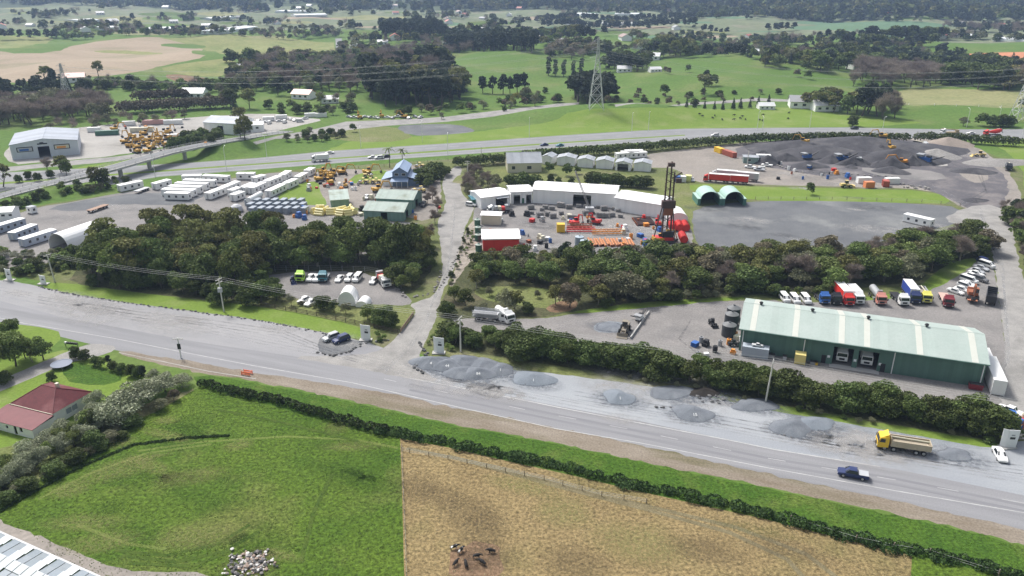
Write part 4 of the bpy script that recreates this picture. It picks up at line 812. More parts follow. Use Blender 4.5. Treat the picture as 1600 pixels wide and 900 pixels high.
def lobes_dome(rg, R_, z0, z1, n, rl):
    out = [(0, 0, (z0 + z1) / 2, R_ * .62, R_ * .62, (z1 - z0) * .42)]
    for i in range(n):
        a = 2 * PI * i / n * 2.4 + rg.uniform(0, 1); t = rg.uniform(0, 1); z = z0 + (z1 - z0) * (.22 + .62 * t)
        rr = R_ * math.sqrt(max(.05, 1 - (t * 1.02 - .15) ** 2)) * rg.uniform(.45, .72); q = rl * rg.uniform(.75, 1.25)
        out.append((rr * math.cos(a), rr * math.sin(a), z, q, q, q * rg.uniform(.6, .85)))
    return out
def crown_mesh(kind, seed, lod=1.0):
    rg = np.random.default_rng(seed * 7 + 3); big = 1 / math.sqrt(lod) if lod < 1 else 1
    if kind in ('broad', 'light', 'rust'): lo = lobes_dome(rg, 3.9, .6, 9.7, 17, 1.75); v = leaves(rg, int(3000 * lod), lo, .6 * big)
    elif kind == 'gum': lo = lobes_dome(rg, 3.9, 2.0, 9.8, 15, 1.5)[1:]; v = leaves(rg, int(2100 * lod), lo, .6 * big)
    elif kind == 'pine': lo = lobes_dome(rg, 2.7, .6, 10, 14, 1.35); v = leaves(rg, int(2300 * lod), lo, .6 * big)
    elif kind == 'conifer':
        lo = [(rg.normal() * .12, rg.normal() * .12, z, 2.4 * (1 - z / 10.6) + .25, 2.4 * (1 - z / 10.6) + .25, .75) for z in np.linspace(.8, 9.8, 11)]; v = leaves(rg, int(1500 * lod), lo, .5 * big)
    elif kind == 'hedge': lo = lobes_dome(rg, 4.6, -.5, 9.6, 15, 2.3) + [(rg.normal() * 1.5, rg.normal() * 1.5, 2, 2.8, 2.8, 2) for _ in range(3)]; v = leaves(rg, int(3200 * lod), lo, .78 * big)
    elif kind == 'poplar': lo = [(rg.normal() * .3, rg.normal() * .3, z, 1.35, 1.35, 1.2) for z in np.linspace(1.4, 8.9, 7)]; v = leaves(rg, int(1500 * lod), lo, .5 * big); 
    elif kind == 'bare':
        lo = lobes_dome(rg, 3.4, 1.2, 9.6, 9, 1.9); v = twigs(rg, int(3600 * lod), lo, 1.5 * big)
    elif kind in ('olivebush', 'willow'): lo = lobes_dome(rg, 3.8, .3, 9.4, 11, 2.0); v = np.concatenate([leaves(rg, int(1300 * lod), lo, .55 * big), twigs(rg, int(1600 * lod), lo, 1.3 * big)])
    elif kind == 'blossom': lo = lobes_dome(rg, 5.4, .2, 9.4, 15, 2.3); v = np.concatenate([leaves(rg, int(2600 * lod), lo, .6 * big), twigs(rg, int(900 * lod), lo, 1.3 * big)])
    else: raise ValueError(kind)
    return v
def trunk_mb(kind, seed):
    rg = np.random.default_rng(seed); m = MB(); bk = PBARK if kind in ('gum', 'bare', 'willow') else BARK
    h = {'gum': 6.5, 'bare': 6, 'conifer': 8, 'pine': 7}.get(kind, 4.5); x, y = rg.normal() * .3, rg.normal() * .3
    m.tube((0, 0, -.3), (x, y, h * .5), .26, bk, .19); m.tube((x, y, h * .5), (x * 1.5, y * .6, h), .19, bk, .08)
    for i in range(5):
        a = i * 1.3 + rg.uniform(0, .5); z = h * rg.uniform(.3, .75); q = rg.uniform(1.6, 2.8)
        m.tube((x * z / h, y * z / h, z), (x + q * math.cos(a), y + q * math.sin(a), z + q * .9), .1, bk, .04, n=5)
    return m
def np_mesh(name, v, m):
    me = bpy.data.meshes.new(name); n = len(v) // 4
    me.vertices.add(len(v)); me.vertices.foreach_set('co', v.astype(np.float32).ravel())
    me.loops.add(4 * n); me.loops.foreach_set('vertex_index', np.arange(4 * n, dtype=np.int32))
    me.polygons.add(n); me.polygons.foreach_set('loop_start', np.arange(0, 4 * n, 4, dtype=np.int32))
    me.materials.append(m); me.update(calc_edges=True); return me
TREES = {}
NV = {'broad': 4, 'gum': 3, 'pine': 3, 'hedge': 3, 'bare': 3}
PROPER = {'broad': 'broadleaf_tree', 'light': 'broadleaf_tree', 'gum': 'gum_tree', 'pine': 'pine_tree', 'conifer': 'conifer_tree', 'hedge': 'hedge_tree', 'poplar': 'poplar_tree', 'bare': 'bare_tree', 'olivebush': 'shrub', 'willow': 'willow_tree', 'blossom': 'flowering_shrub', 'rust': 'broadleaf_tree'}
ADJ = {'broad': 'dark green broadleaf tree', 'light': 'fresh green broadleaf tree', 'gum': 'olive gum tree with pale limbs', 'pine': 'very dark pine tree', 'conifer': 'pointed dark conifer', 'hedge': 'dense dark hedge tree', 'poplar': 'narrow upright poplar', 'bare': 'leafless grey brown tree', 'olivebush': 'grey green bushy shrub', 'willow': 'yellow green willow', 'blossom': 'pale flowering shrub', 'rust': 'reddish brown leafed tree'}
def matof(k): return LM['conifer' if k == 'poplar' else k]
def tree_meshes(kind, var):
    if (kind, var) not in TREES:
        c = np_mesh('crown', crown_mesh(kind, var + 1), matof(kind)); tm = trunk_mb(kind, var + 1); t = tm.mesh('trunk')
        v = crown_mesh(kind, var + 11, .45); n = len(v) // 4; s = MB(); s.v = v.tolist(); s.f = [(4 * i, 4 * i + 1, 4 * i + 2, 4 * i + 3) for i in range(n)]; s.m = [0] * n; s.mats = [matof(kind)]
        s.add(tm.v, tm.f, BARK); TREES[(kind, var)] = (c, t, s.mesh(PROPER[kind]))
    return TREES[(kind, var)]
LAND = [((85, 435), 'power pole by the left driveway'), ((348, 480), 'pole with the transformer'), ((96, 575), 'upper trampoline'), ((70, 640), 'red roofed house'), ((570, 520), 'left white sign pillar'), ((684, 540), 'right white sign pillar'), ((720, 545), 'pole beside the gravel heaps'),
 ((1198, 625), 'tall white pole before the green shed'), ((548, 465), 'white dome tent'), ((110, 385), 'white arched shelter'), ((780, 370), 'red walled shed'), ((912, 375), 'grey water tanks'), ((1040, 375), 'drilling rig mast'), ((1125, 310), 'twin green arched shelters'), ((1435, 345), 'long white container'), ((1320, 460), 'red curtain sided truck'), ((1420, 460), 'white and blue trucks'), ((1505, 440), 'row of white parked cars'), ((1140, 500), 'black water tanks'), ((1560, 590), 'white containers behind the green shed'),
 ((930, 165), 'lattice pylon'), ((103, 150), 'left lattice pylon'), ((1595, 185), 'right lattice pylon'), ((80, 235), 'silver warehouse'), ((345, 200), 'white gabled workshop'), ((625, 275), 'blue barn'), ((540, 310), 'small green lean-to shed'), ((615, 330), 'pair of green sheds'), ((250, 215), 'heap of yellow machines'), ((820, 255), 'grey roofed workshop'), ((950, 255), 'row of small pitched shelters'), ((1145, 280), 'red truck and trailer'), ((1280, 245), 'dark stockpiles'), ((1500, 270), 'haul road bend'), ((1550, 208), 'red mixer truck'), ((475, 150), 'little red roofed house'), ((305, 148), 'white two storey house'), ((1256, 165), 'grey roofed farmhouse'), ((1335, 172), 'white farm shed'), ((530, 72), 'grey strip road'), ((150, 100), 'bare brown earthworks'), ((1545, 90), 'red soil field'), ((640, 120), 'big dark pine wood'), ((300, 295), 'white site cabins'), ((500, 250), 'white truck on the motorway'), ((700, 300), 'bend of the driveway'), ((1420, 52), 'right greenhouses'), ((250, 45), 'left greenhouses'), ((1300, 650), 'grass strip by the road'), ((960, 590), 'sandy bank above the gravel'), ((180, 270), 'overpass bridge')]
def where(px, py):
    d, (lx, ly), nm = min((((px - l[0][0]) ** 2 + (2.2 * (py - l[0][1])) ** 2), l[0], l[1]) for l in LAND)
    dx, dy = px - lx, 2.2 * (py - ly); far = math.sqrt(d) > 90
    if abs(dx) < abs(dy) * .8: r = ('well behind' if far else 'behind') if dy < 0 else ('well in front of' if far else 'in front of')
    elif abs(dy) < abs(dx) * .5: r = ('well left of' if far else 'left of') if dx < 0 else ('well right of' if far else 'right of')
    else: r = ('behind and ' if dy < 0 else 'in front and ') + ('left of' if dx < 0 else 'right of')
    return r + ' the ' + nm
PENDING = []
def tree(kind, p, h, label=None, group=None, wid=1.0, adj=None):
    PENDING.append((kind, p, h, label, group, wid * RN.uniform(.97, 1.03), RN.randrange(NV.get(kind, 2)), adj))
def plant_all():
    """the 300 of each kind that show largest become things, the smaller far ones join masses"""
    by = {}; rest = {}
    for q in PENDING: by.setdefault(PROPER[q[0]], []).append(q)
    for nm, qs in by.items():
        qs.sort(key=lambda q: -q[2] / q[1].length)
        for q in qs[298:]: rest.setdefault(q[4] or 'scattered trees of the plain', []).append(q)
        for i, (kind, p, h, label, group, wid, var, adj) in enumerate(qs[:298]):
            c, t, s = tree_meshes(kind, var); px, py = PX(p); sz = 'tall ' if h > {'pine': 17, 'bare': 12}.get(kind, 9.5) else 'small ' if h < {'pine': 12}.get(kind, 4.5) else ''
            lb = label or sz + (adj or ADJ[kind]) + ' ' + where(px, py)
            sc = (h / 10 * wid, h / 10 * wid, h / 10); rz = RN.uniform(0, 6.28); cat = 'tree' if 'shrub' not in nm else 'shrub'
            if math.hypot(p.x, p.y) > 300:
                o = bpy.data.objects.new(nm, s); COL.objects.link(o); o.location = p; o.rotation_euler.z = rz; o.scale = sc; tag(o, lb, cat, group); continue
            e = thing(nm, lb, cat, p, rz, group); e.scale = sc
            for n2, me in (('crown', c), ('trunk', t)): o = bpy.data.objects.new(n2, me); COL.objects.link(o); o.parent = e
    for g, qs in rest.items():
        for k in sorted({q[0] for q in qs}): stuff_trees('distant_trees', 'far ' + g, [k], [q[1] for q in qs if q[0] == k], None, [(q[2], q[5]) for q in qs if q[0] == k], .14)
def sample(poly_px, sp, n=None, jitter=None):
    Pw = np.array([tuple(G(*p)[:2]) for p in poly_px]); lo, hi = Pw.min(0), Pw.max(0); out = []; tries = 0
    area = abs(sum(Pw[i][0] * Pw[i - 1][1] - Pw[i - 1][0] * Pw[i][1] for i in range(len(Pw)))) / 2
    n = n or int(area / (sp * sp) * .95) + 1
    while len(out) < n and tries < n * 25:
        tries += 1; q = np.array([RN.uniform(lo[0], hi[0]), RN.uniform(lo[1], hi[1])])
        if not pip(Pw, q[:1], q[1:])[0]: continue
        if any((q[0] - a) ** 2 + (q[1] - b) ** 2 < (sp * .72) ** 2 for a, b in out): continue
        out.append((q[0], q[1]))
    return [Vector((x, y, T(x, y))) for x, y in out]
def grove(kinds, poly, sp, h0, h1, group, wid=1.0, n=None, adj=None):
    for p in sample(poly, sp, n): tree(RN.choice(kinds), p, RN.uniform(h0, h1), None, group, wid * RN.uniform(.85, 1.15), adj=adj)
def row(kinds, px, sp, h0, h1, group, wid=1.0, jit=.6):
    P = wpath(px, sp)
    for p in P:
        x, y = p.x + RN.gauss(0, jit), p.y + RN.gauss(0, jit); tree(RN.choice(kinds), Vector((x, y, T(x, y))), RN.uniform(h0, h1), None, group, wid)
def stuff_trees(name, label, kinds, pts, h0, h1, lod=.05):
    """one mesh for a mass of far trees nobody could count"""
    rg = np.random.default_rng(5); vs = []
    base = {k: [crown_mesh(k, 30 + i, lod) for i in range(3)] for k in kinds}; by = {k: [] for k in kinds}
    for j, p in enumerate(pts):
        k = RN.choice(kinds); v = base[k][RN.randrange(3)]; h, w2 = (h1[j][0] / 10, h1[j][1]) if h0 is None else (RN.uniform(h0, h1) / 10, 1.2); a = RN.uniform(0, 6.28); ca, sa = math.cos(a) * h * w2, math.sin(a) * h * w2
        w_ = np.column_stack([v[:, 0] * ca - v[:, 1] * sa + p.x, v[:, 0] * sa + v[:, 1] * ca + p.y, v[:, 2] * h + p.z]); by[k].append(w_)
    for k in set(kinds):
        if by[k]: o = bpy.data.objects.new(name, np_mesh(name, np.concatenate(by[k]), matof(k))); COL.objects.link(o); tag(o, label + ', ' + ADJ[k] + 's', 'trees', kind='stuff')
def hedge(name, label, px, w_, h, m, group=None, dens=26, size=.42, gap=0.0, cat='hedge', bumpy=.25, step=1.6):
    P = wpath(px, step); rg = np.random.default_rng(len(px) * 31 + int(px[0][0])); out = []; a0 = P[0].copy()
    for i, p in enumerate(P):
        k = .5 + .5 * math.sin(i * .37 + px[0][0]) * math.sin(i * .13 + 1)
        if gap and k < gap: continue
        hh = h * (1 - bumpy + 2 * bumpy * rg.uniform()); ww = w_ * (1 - bumpy + 2 * bumpy * rg.uniform())
        off = rg.normal(0, w_ * .12, 2)
        out.append((p.x - a0.x + off[0], p.y - a0.y + off[1], hh * .38 + p.z - a0.z, ww * .62, ww * .62, hh * .62))
    v = leaves(rg, min(60000, int(dens * len(out))), out, size)
    o = bpy.data.objects.new(name, np_mesh(name, v, m)); COL.objects.link(o); o.location = a0
    return tag(o, label, cat, group)
def at(px, py, z=0): p = G(px, py); return Vector((p.x, p.y, p.z + z))
def W(x, y): return where(x, y)
def bar(name, parent, m, *boxes):
    b = MB(); [b.box(*q, m) for q in boxes]; return b.build(name, parent)
# ================================================================ big green shed
M_roofg = mat('pale_green_roofing', (.34, .41, .375), (.4, .455, .425), s=.15, rough=.5, band=(0, 1.6, .04), fine=.05)
M_wallg = mat('dark_green_cladding', (.085, .16, .13), (.1, .18, .15), s=.5, rough=.6, band=(0, .8, .1))
M_strip = mat('translucent_roof_strip', (.52, .53, .47), (.56, .57, .52), s=.8, rough=.4)
A, B = (1154, 547), (1533, 605); a, rz, L = frame(A, B)
fx = lambda px: L * (px - 1154) / 379 * (1 + .06 * (1533 - px) / 379)
holes = [(fx(1302), fx(1333), 0.01, 4.6), (fx(1341), fx(1372), .01, 4.6)]
gs = shed('warehouse', 'long green shed with pale green roof and two open truck bays', 'shed', A, B, 19, 5.9, 8.6, M_wallg, M_roofg, front=holes, over=.5, doors=[(fx(1285), 1, 2.1, M_dark), (fx(1377), 1, 2.1, M_dark)])
k = (8.6 - 5.9) / 9.5
for f in (.05, .235, .43, .535, .745, .955):
    m = MB(); x = L * f
    m.prism([(-.5, 5.9 - .5 * k + .1), (9.3, 8.6 + .04), (9.3, 8.6 + .09), (-.5, 5.9 - .5 * k + .14)], x - .65, x + .65, M_strip, axis='x')
    m.prism([(9.7, 8.6 + .04), (19.5, 5.9 - .5 * k + .1), (19.5, 5.9 - .5 * k + .14), (9.7, 8.6 + .09)], x - .65, x + .65, M_strip, axis='x'); m.build('roof_light', gs)
for f in (.07, .3, .54, .78): b = MB(); b.lathe([(.3, 0), (.3, .35), (.5, .4), (.35, .7), (.05, .8)], M_dark, 8, at=(L * f, 9.5, 8.7)); b.build('roof_vent', gs)
for f in (.012, .28, .65, .992): bar('downpipe', gs, WHITE, (L * f - .1, L * f + .1, -.2, -.01, 0, 5.7))
bar('gutter', gs, M_wallg, (-.5, L + .5, -.72, -.52, 5.62, 5.8))
bar('concrete_apron', gs, M_conc, (holes[0][0] - .5, holes[1][1] + .5, -1.6, .4, .01, .05))
for x in (fx(1296), fx(1337), fx(1376)): bar('wall_sign', gs, WHITE, (x - .3, x + .3, -.05, -.01, 1.6, 2.2))
def loc_of(t, x, y): c, s = math.cos(t.rotation_euler.z), math.sin(t.rotation_euler.z); return Vector((t.location.x + x * c - y * s, t.location.y + x * s + y * c, 0))
for i, h in enumerate(holes): put('t_inbay', lambda: make_truck('van', WHITE, WHITE, 8.0), loc_of(gs, (h[0] + h[1]) / 2, 5.2), rz - PI / 2, 'white truck parked nose out in the %s bay of the long green shed' % ('left', 'right')[i], 'truck')
# containers and clutter round it
put('cont_w', lambda: container(WHITE), loc_of(gs, L + 2.6, 13.4), rz + PI / 2, 'shorter white box behind the long one at the right end of the green shed', 'container')
put('cont_wl', lambda: container(WHITE, 12.5, 2.6, 3.6), loc_of(gs, L + 2.6, 3.4), rz - PI / 2, 'long white trailer box at the right end of the green shed', 'container')
put('cont_g', lambda: container(paint((.42, .47, .52)), L=6.06), loc_of(gs, 3.9, -1.8), rz, 'grey ribbed container at the left end of the long green shed', 'container')
put('ute', lambda: make_car('ute'), loc_of(gs, 4.2, -1.8) + Vector((0, 0, 2.6)), rz + .1, 'white vehicle cab shell lying on top of the grey container', 'car body', scale=.5)
put('cont_y', lambda: container(paint((.8, .68, .25)), L=2.4, W=2.2, h=2.5), loc_of(gs, fx(1252), -1.7), rz, 'yellow storage cabinet against the wall of the green shed', 'container')
for x, w_, h, m, l in ((fx(1206), 1.6, 1.0, M_steel, 'grey skip frame by the green shed wall'), (fx(1228), .8, 1.1, SILVER, 'small grey cabinet beside the yellow one'), (fx(1273), 1.2, .8, M_steel, 'grey bin left of the truck bays'), (fx(1278), .6, .8, YELLOW, 'little yellow bin beside the grey bin'), (fx(1522), 2.6, 1.4, MAROON, 'stack of purple crates at the right end of the green shed')):
    t = thing('storage_bin', l, 'bin', loc_of(gs, x, -1.5), rz); b = MB(); b.box(-w_ / 2, w_ / 2, -.5, .5, .1, h, m, taper=-.1); b.build('bin_body', t); bar('bin_rim', t, M_dark, (-w_ / 2 - .1, w_ / 2 + .1, -.58, .58, h, h + .07))
TB = mat('black_polyethylene', (.035, .04, .045), (.06, .065, .07), s=1, rough=.5)
TBR = mat('tank_roof_dusty', (.13, .135, .14), (.18, .185, .19), s=1, rough=.6)
for i, (x, y, l) in enumerate(((1145, 501, 'farthest black water tank beside the green shed'), (1142, 511, 'middle black water tank beside the green shed'), (1138, 528, 'nearest and largest looking black water tank beside the green shed'))):
    put('tankb', lambda: tank(TB, 1.75, 3.0, TBR), at(x, y - 4), 0, l, 'tank', 'black water tanks')
# ================================================================ other buildings
M_fab = mat('white_roof_sheet', (.84, .84, .83), (.78, .78, .78), s=.25, rough=.6, fine=.04)
M_fabw = mat('white_wall_sheet', (.82, .82, .82), (.78, .78, .78), s=.4, rough=.6, band=(0, 1.0, .04))
M_groof = mat('grey_roofing', (.3, .32, .35), (.38, .4, .43), s=.4, rough=.6, band=(0, 1.5, .1))
M_wroof = mat('white_blue_roofing', (.22, .25, .3), (.3, .33, .38), s=.2, rough=.5, band=(1, 3.5, .15))
M_mroof = mat('mossy_green_roofing', (.3, .37, .33), (.38, .43, .39), (.22, .24, .18), s=.5, rough=.7, band=(0, .9, .07))
M_mwall = mat('green_shed_cladding', (.14, .24, .2), (.17, .27, .22), s=.6, rough=.7, band=(0, .8, .08))
M_redc = mat('red_cladding', (.62, .035, .025), (.7, .05, .035), s=.5, rough=.5, band=(0, .8, .05))
d1 = shed('workshop', 'long white drilling workshop, middle section with the wide dark doorway', 'shed', (832, 317), (962, 325), 13, 5.6, 7, M_fabw, M_fab, front=[(16.2, 23.2, .01, 4.4)])
shed('workshop', 'right section of the white workshop behind the mast', 'shed', (960, 329), (1032, 341), 12, 5.2, 6.6, M_fabw, M_fab)
shed('workshop', 'left section of the white workshop with two small dark doorways', 'shed', (798, 318.5), (831.5, 317), 10, 4.8, 5.6, M_fabw, M_fab, front=[(1.2, 3.8, .01, 3.4), (6.2, 8.2, .01, 3.4)], doors=[(4.5, .9, 2.1, GREEN)])
t = shed('workshop', 'leftmost end section of the white workshop by the parked car', 'shed', (752, 327), (797, 321), 11, 4.6, 5.4, M_fabw, M_fab, front=[(6.2, 11, .01, 3.6)])
bar('awning', t, M_groof, (6, 11.2, -1.6, -.02, 3.75, 3.9))
t = shed('workshop', 'small shed with white roof and bright red walls', 'shed', (755, 392), (811, 391), 9.5, 4.2, 4.9, M_redc, M_fab, over=.5)
bar('roller_door', t, M_redc, (.4, 3, -.06, -.003, .02, 3)); bar('white_trim', t, WHITE, (-.05, 11.9, -.16, -.003, 3.75, 4.0))
shed('lean_to', 'cream flat annex behind the white roofed red shed', 'shed', (752, 351), (782, 352), 3.5, 3.6, 3.9, CREAM, M_fab, mono=True)
for (x, y, l) in ((746, 352, 'farthest'), (747, 364, 'second farthest'), (747, 376, 'second nearest'), (748, 392, 'nearest')): put('tankg', lambda: tank(paint((.04, .12, .08)), 1.1, 2.2, M_mroof, .4), at(x, y), 0, l + ' dark green tank in the row left of the red shed', 'tank', 'dark green tanks')
shed('lean_to', 'dark green flat shed behind the parked white car', 'shed', (738, 322), (751, 321), 6, 2.6, 2.9, GREEN, TEAL)
t = shed('workshop', 'grey roofed old workshop behind the round hedge trees', 'shed', (793, 270), (846, 269), 12, 4.5, 8, CREAM, M_groof, windows=[(2, 1.5, 1.5, 1.5), (9, 1.5, 2, 1.5)])
for i, (x0, x1, y, l) in enumerate(((846, 862, 256, 'leftmost'), (870, 898, 258, 'second'), (902, 926, 261, 'third'), (931, 957, 263, 'fourth'), (961, 985, 266, 'fifth'), (990, 1016, 267, 'rightmost'))):
    shed('pitched_shelter', l + ' of the six small grey roofed shelters in a row', 'shelter', (x0, y), (x1, y + 1.5), 7, 3.6, 4.6, M_fabw, M_groof, ridge='y', front=[(1, 6, .01, 3.2)] if i in (4,) else (), group='row of small pitched shelters')
for i, (x, y) in enumerate(((984, 245), (990, 243), (996, 246), (975, 247))): put('cab9', lambda: cabin(9, 3, 2.7), at(x, y), .1 * i, 'white cabin behind the pitched shelters, number %s from the left' % ('two', 'three', 'four', 'one')[i], 'cabin')
# twin arches
M_arch = mat('green_arch_fabric', (.33, .47, .42), (.38, .52, .46), s=.5, rough=.7)
for (p, q, l) in (((1094, 321), (1124, 321), 'left'), ((1132, 321), (1161, 321), 'right')): arch_shed('arched_shelter', l + ' one of the twin arched shelters on green containers', p, q, 9.5, 2.6, 5.6, M_arch, M_dark, 'twin arched shelters', base=paint((.08, .2, .16)))
p = G(99, 391); q = G(146, 374); dr = math.atan2(q.y - p.y, q.x - p.x) - PI / 2
arch_shed('arched_shelter', 'white arched fabric shelter above the left driveway', (78, 388), (99, 391), 15, 1.6, 5.6, M_fab, M_dark, rz_=dr, L_=8.5, side=M_fabw)
arch_shed('arched_shelter', 'small white arched shelter beside the mast', (1044, 350), (1074, 350), 9, 2.2, 4.2, M_fab, WHITE, open_front=False)
t = arch_shed('dome_tent', 'white dome tent in the car yard behind the fence', (528, 478), (556, 478), 5, .6, 4.2, M_fab, WHITE, open_front=False)
arch_shed('dome_tent', 'low white tent flap right of the dome tent', (556, 480), (574, 481), 4, .4, 1.9, M_fab, WHITE, open_front=False)
# green sheds and barn
t = shed('lean_to', 'small green lean-to shed with open right side', 'shed', (518, 327), (546, 325), 11, 3.6, 4.6, M_mwall, M_mroof, mono=True, right=[(1, 9.5, .01, 3.4)])
shed('farm_shed', 'front green shed of the pair, with a dark door', 'shed', (569, 343), (631, 346), 12, 3.6, 5.4, M_mwall, M_mroof, front=[(6.5, 9, .01, 3)], right=[(3, 6, .01, 3)])
shed('farm_shed', 'rear green shed of the pair', 'shed', (588, 325), (646, 328), 12, 4, 6, M_mwall, M_mroof, right=[(3, 6, .01, 3)])
M_bwall = paint((.13, .19, .3)); M_broof = mat('blue_roofing', (.25, .33, .47), (.3, .38, .52), s=.5, rough=.5, band=(0, .8, .06))
t = shed('barn', 'blue two storey barn with lean-to wings and a porch', 'barn', (614, 291), (637, 291), 15, 6.2, 8.2, M_bwall, M_broof, ridge='y', windows=[(1, 4.6, 1.6, 1), (4, 4.6, 1.6, 1)])
Lb = t['dims'][0]
for s, x0, x1 in ((-1, -4.6, -.02), (1, Lb + .02, Lb + 4.8)):
    bar('wing_wall', t, M_fabw if s < 0 else M_bwall, (x0, x1, .5, .65, 0, 2.8), (x0, x1, 13.8, 13.95, 0, 2.8), ((x0 if s < 0 else x1 - .15), (x0 + .15 if s < 0 else x1), .65, 13.8, 0, 2.8))
    m = MB(); e = x0 - .3 if s < 0 else x1 + .3; i_ = x1 if s < 0 else x0; m.prism([(e, 2.75), (i_, 4.0), (i_, 4.1), (e, 2.85)], .2, 14.2, M_broof); m.build('wing_roof', t)
m = MB(); m.prism([(-3, 2.6), (0, 3.3), (0, 3.4), (-3, 2.7)], -.6, Lb + .6, M_broof, axis='x'); m.build('porch_roof', t)
for x in (-.4, Lb * .33, Lb * .66, Lb + .4): bar('porch_post', t, WHITE, (x - .08, x + .08, -2.8, -2.64, 0, 2.62))
# left industry
t = shed('warehouse', 'big silver warehouse with a dark doorway and two picture signs', 'warehouse', (20, 250), (125, 241), 34, 7.2, 9.2, mat('pale_blue_cladding', (.55, .58, .62), (.5, .53, .58), s=.2, rough=.6, band=(0, 1, .03)), M_wroof, ridge='y', front=[(11.5, 16.5, .01, 5.4)])
Lw = t['dims'][0]
for x0, x1, c, l in ((2.5, 9.5, BLUE, 0), (18.5, 25.5, ORANGE, 1)):
    o = bar('picture_sign', t, M_dark, (x0, x1, -.1, -.003, 3.4, 5.8)); b = MB(); b.box(x0 + .4, x1 - .4, -.14, -.1, 3.7, 5.4, SILVER if l == 0 else CREAM); b.box(x0 + 1.2, x1 - 1.8, -.18, -.14, 3.9, 4.9, c); b.build('picture', o)
b = MB(); b.box(11.6, 16, -.08, -.003, 6.4, 7.0, BLACK); b.box(12.6, 14.6, -.1, -.08, 7.02, 7.5, BLACK, taper=.3); b.build('wall_logo', t)
t = shed('workshop', 'white gabled workshop with a dark doorway by the overpass', 'workshop', (320, 208), (373, 211), 17, 6.2, 8.6, M_fabw, M_wroof, front=[(9, 12.4, .01, 4.6)])
shed('workshop', 'small white shed right of the white gabled workshop', 'workshop', (392, 207), (412, 206), 9, 4.2, 5.4, M_fabw, M_fab, windows=[(3, 2, 1.5, 1)])
t = shed('site_office', 'grey office hut with flat roof in the quarry yard', 'office', (1161, 255), (1184, 256), 5, 3, 3.3, paint((.2, .28, .26)), M_groof, windows=[(2, 1.2, 1.5, .9)])
put('cab12', lambda: cabin(6.5, 3, 3.2, wins=3), at(1192, 252), -.1, 'white raised cabin behind the grey quarry office hut', 'cabin')
# cabins: ends of each, in the photograph
CB = [((186, 300), (223, 292)), ((241, 297), (266, 290)), ((262, 311), (296, 312)), ((256, 305), (306, 307)), ((264, 300), (318, 302)), ((272, 295), (330, 297)), ((284, 290), (343, 292)), ((286, 284), (316, 283)), ((320, 283), (358, 285)), ((326, 312), (349, 303)), ((351, 302), (372, 293)), ((364, 315), (380, 309)), ((360, 308), (376, 302)), ((380, 303), (396, 296)), ((392, 304), (414, 294)), ((416, 293), (438, 284)), ((419, 309), (444, 297)), ((447, 296), (462, 289)), ((465, 286), (478, 279)), ((441, 283), (452, 276)), ((480, 276), (489, 271)), ((376, 280), (381, 280)), ((388, 280), (396, 280)), ((398, 287), (412, 283)), ((1413, 345), (1455, 355))]
for i, (p, q) in enumerate(CB):
    loc, rz_, Lc = pose(p, q); S = round(max(4, min(14, Lc)) / 2) * 2
    c = put('cabin%d' % S, lambda: cabin(S, 3.0 if i < 24 else 3.4, 2.8, wins=max(1, S // 3)), loc, rz_, 'white portable cabin ' + (W(*p) if i < 24 else 'standing alone on the sealed yard'), 'cabin', 'white site cabins' if i < 24 else None)
t = shed('house', 'white two level site building at the left edge of the yard', 'building', (-14, 350), (22, 348), 7, 4.2, 5.2, M_fabw, M_fab, windows=[(4, 2.6, 1.2, .7), (6.5, 2.6, 1, .7)])
GW = paint((.33, .37, .45))
for i, (p, q) in enumerate((((-8, 366), (38, 352)), ((20, 376), (56, 362)), ((36, 386), (86, 370)))):
    loc, rz_, Lc = pose(p, q); S = round(Lc); put('gcab%d' % i, lambda: cabin(S, 3, 2.8, GW, M_fab, 4), loc, rz_, ('blue grey cabin with white roof at the left edge', 'short blue grey cabin in the middle of the three', 'blue grey cabin next to the white arched shelter')[i], 'cabin')
put('gsh', lambda: cabin(2.8, 2.4, 2.6, WHITE, M_groof, 1), at(51, 333), 2.7, 'small white hut alone at the edge of the container yard', 'hut')
loc, rz_, _ = pose((140, 333), (166, 324)); put('flat', lambda: make_trailer('flat', mat('deck_timber', (.3, .2, .15), (.36, .25, .19), s=2), 9), loc, rz_, 'brown flat deck trailer standing alone in the left yard', 'trailer')
loc, rz_, _ = pose((212, 303), (232, 296)); put('flatd', lambda: make_trailer('flat', SILVER, 7), loc, rz_, 'grey flat trailer beside the first white site cabin', 'trailer')
# ================================================================ farmhouse
M_rroof = mat('old_red_roofing', (.09, .012, .016), (.13, .022, .026), (.2, .07, .07), s=.5, rough=.6, fine=.2, bs=3)
M_rroof2 = mat('faded_red_roofing', (.12, .022, .028), (.165, .04, .045), s=.5, rough=.6, band=(0, .8, .05))
Pf, Qf, Rf = flat(82, 646, 3), flat(141, 612, 3), flat(18, 630, 3)
rz = math.atan2(Pf.y - Rf.y, Pf.x - Rf.x); Lx = (Pf - Rf).length; Ly = (Qf - Pf).length
t = thing('house', 'white farmhouse with dark red hipped roof and pink lean-to', 'house', (Rf.x, Rf.y, 0), rz)
b = MB(); wall(b, .3, Lx - .3, .3, 0, 2.95, M_fabw); wall(b, .3, Lx - .3, Ly - .45, 0, 2.95, M_fabw); wall(b, .45, Ly - .45, .3, 0, 2.95, M_fabw, axis='y'); wall(b, .45, Ly - .45, Lx - .45, 0, 2.95, M_fabw, [(3, 5.8, .9, 2.1)], axis='y'); b.build('wall', t)
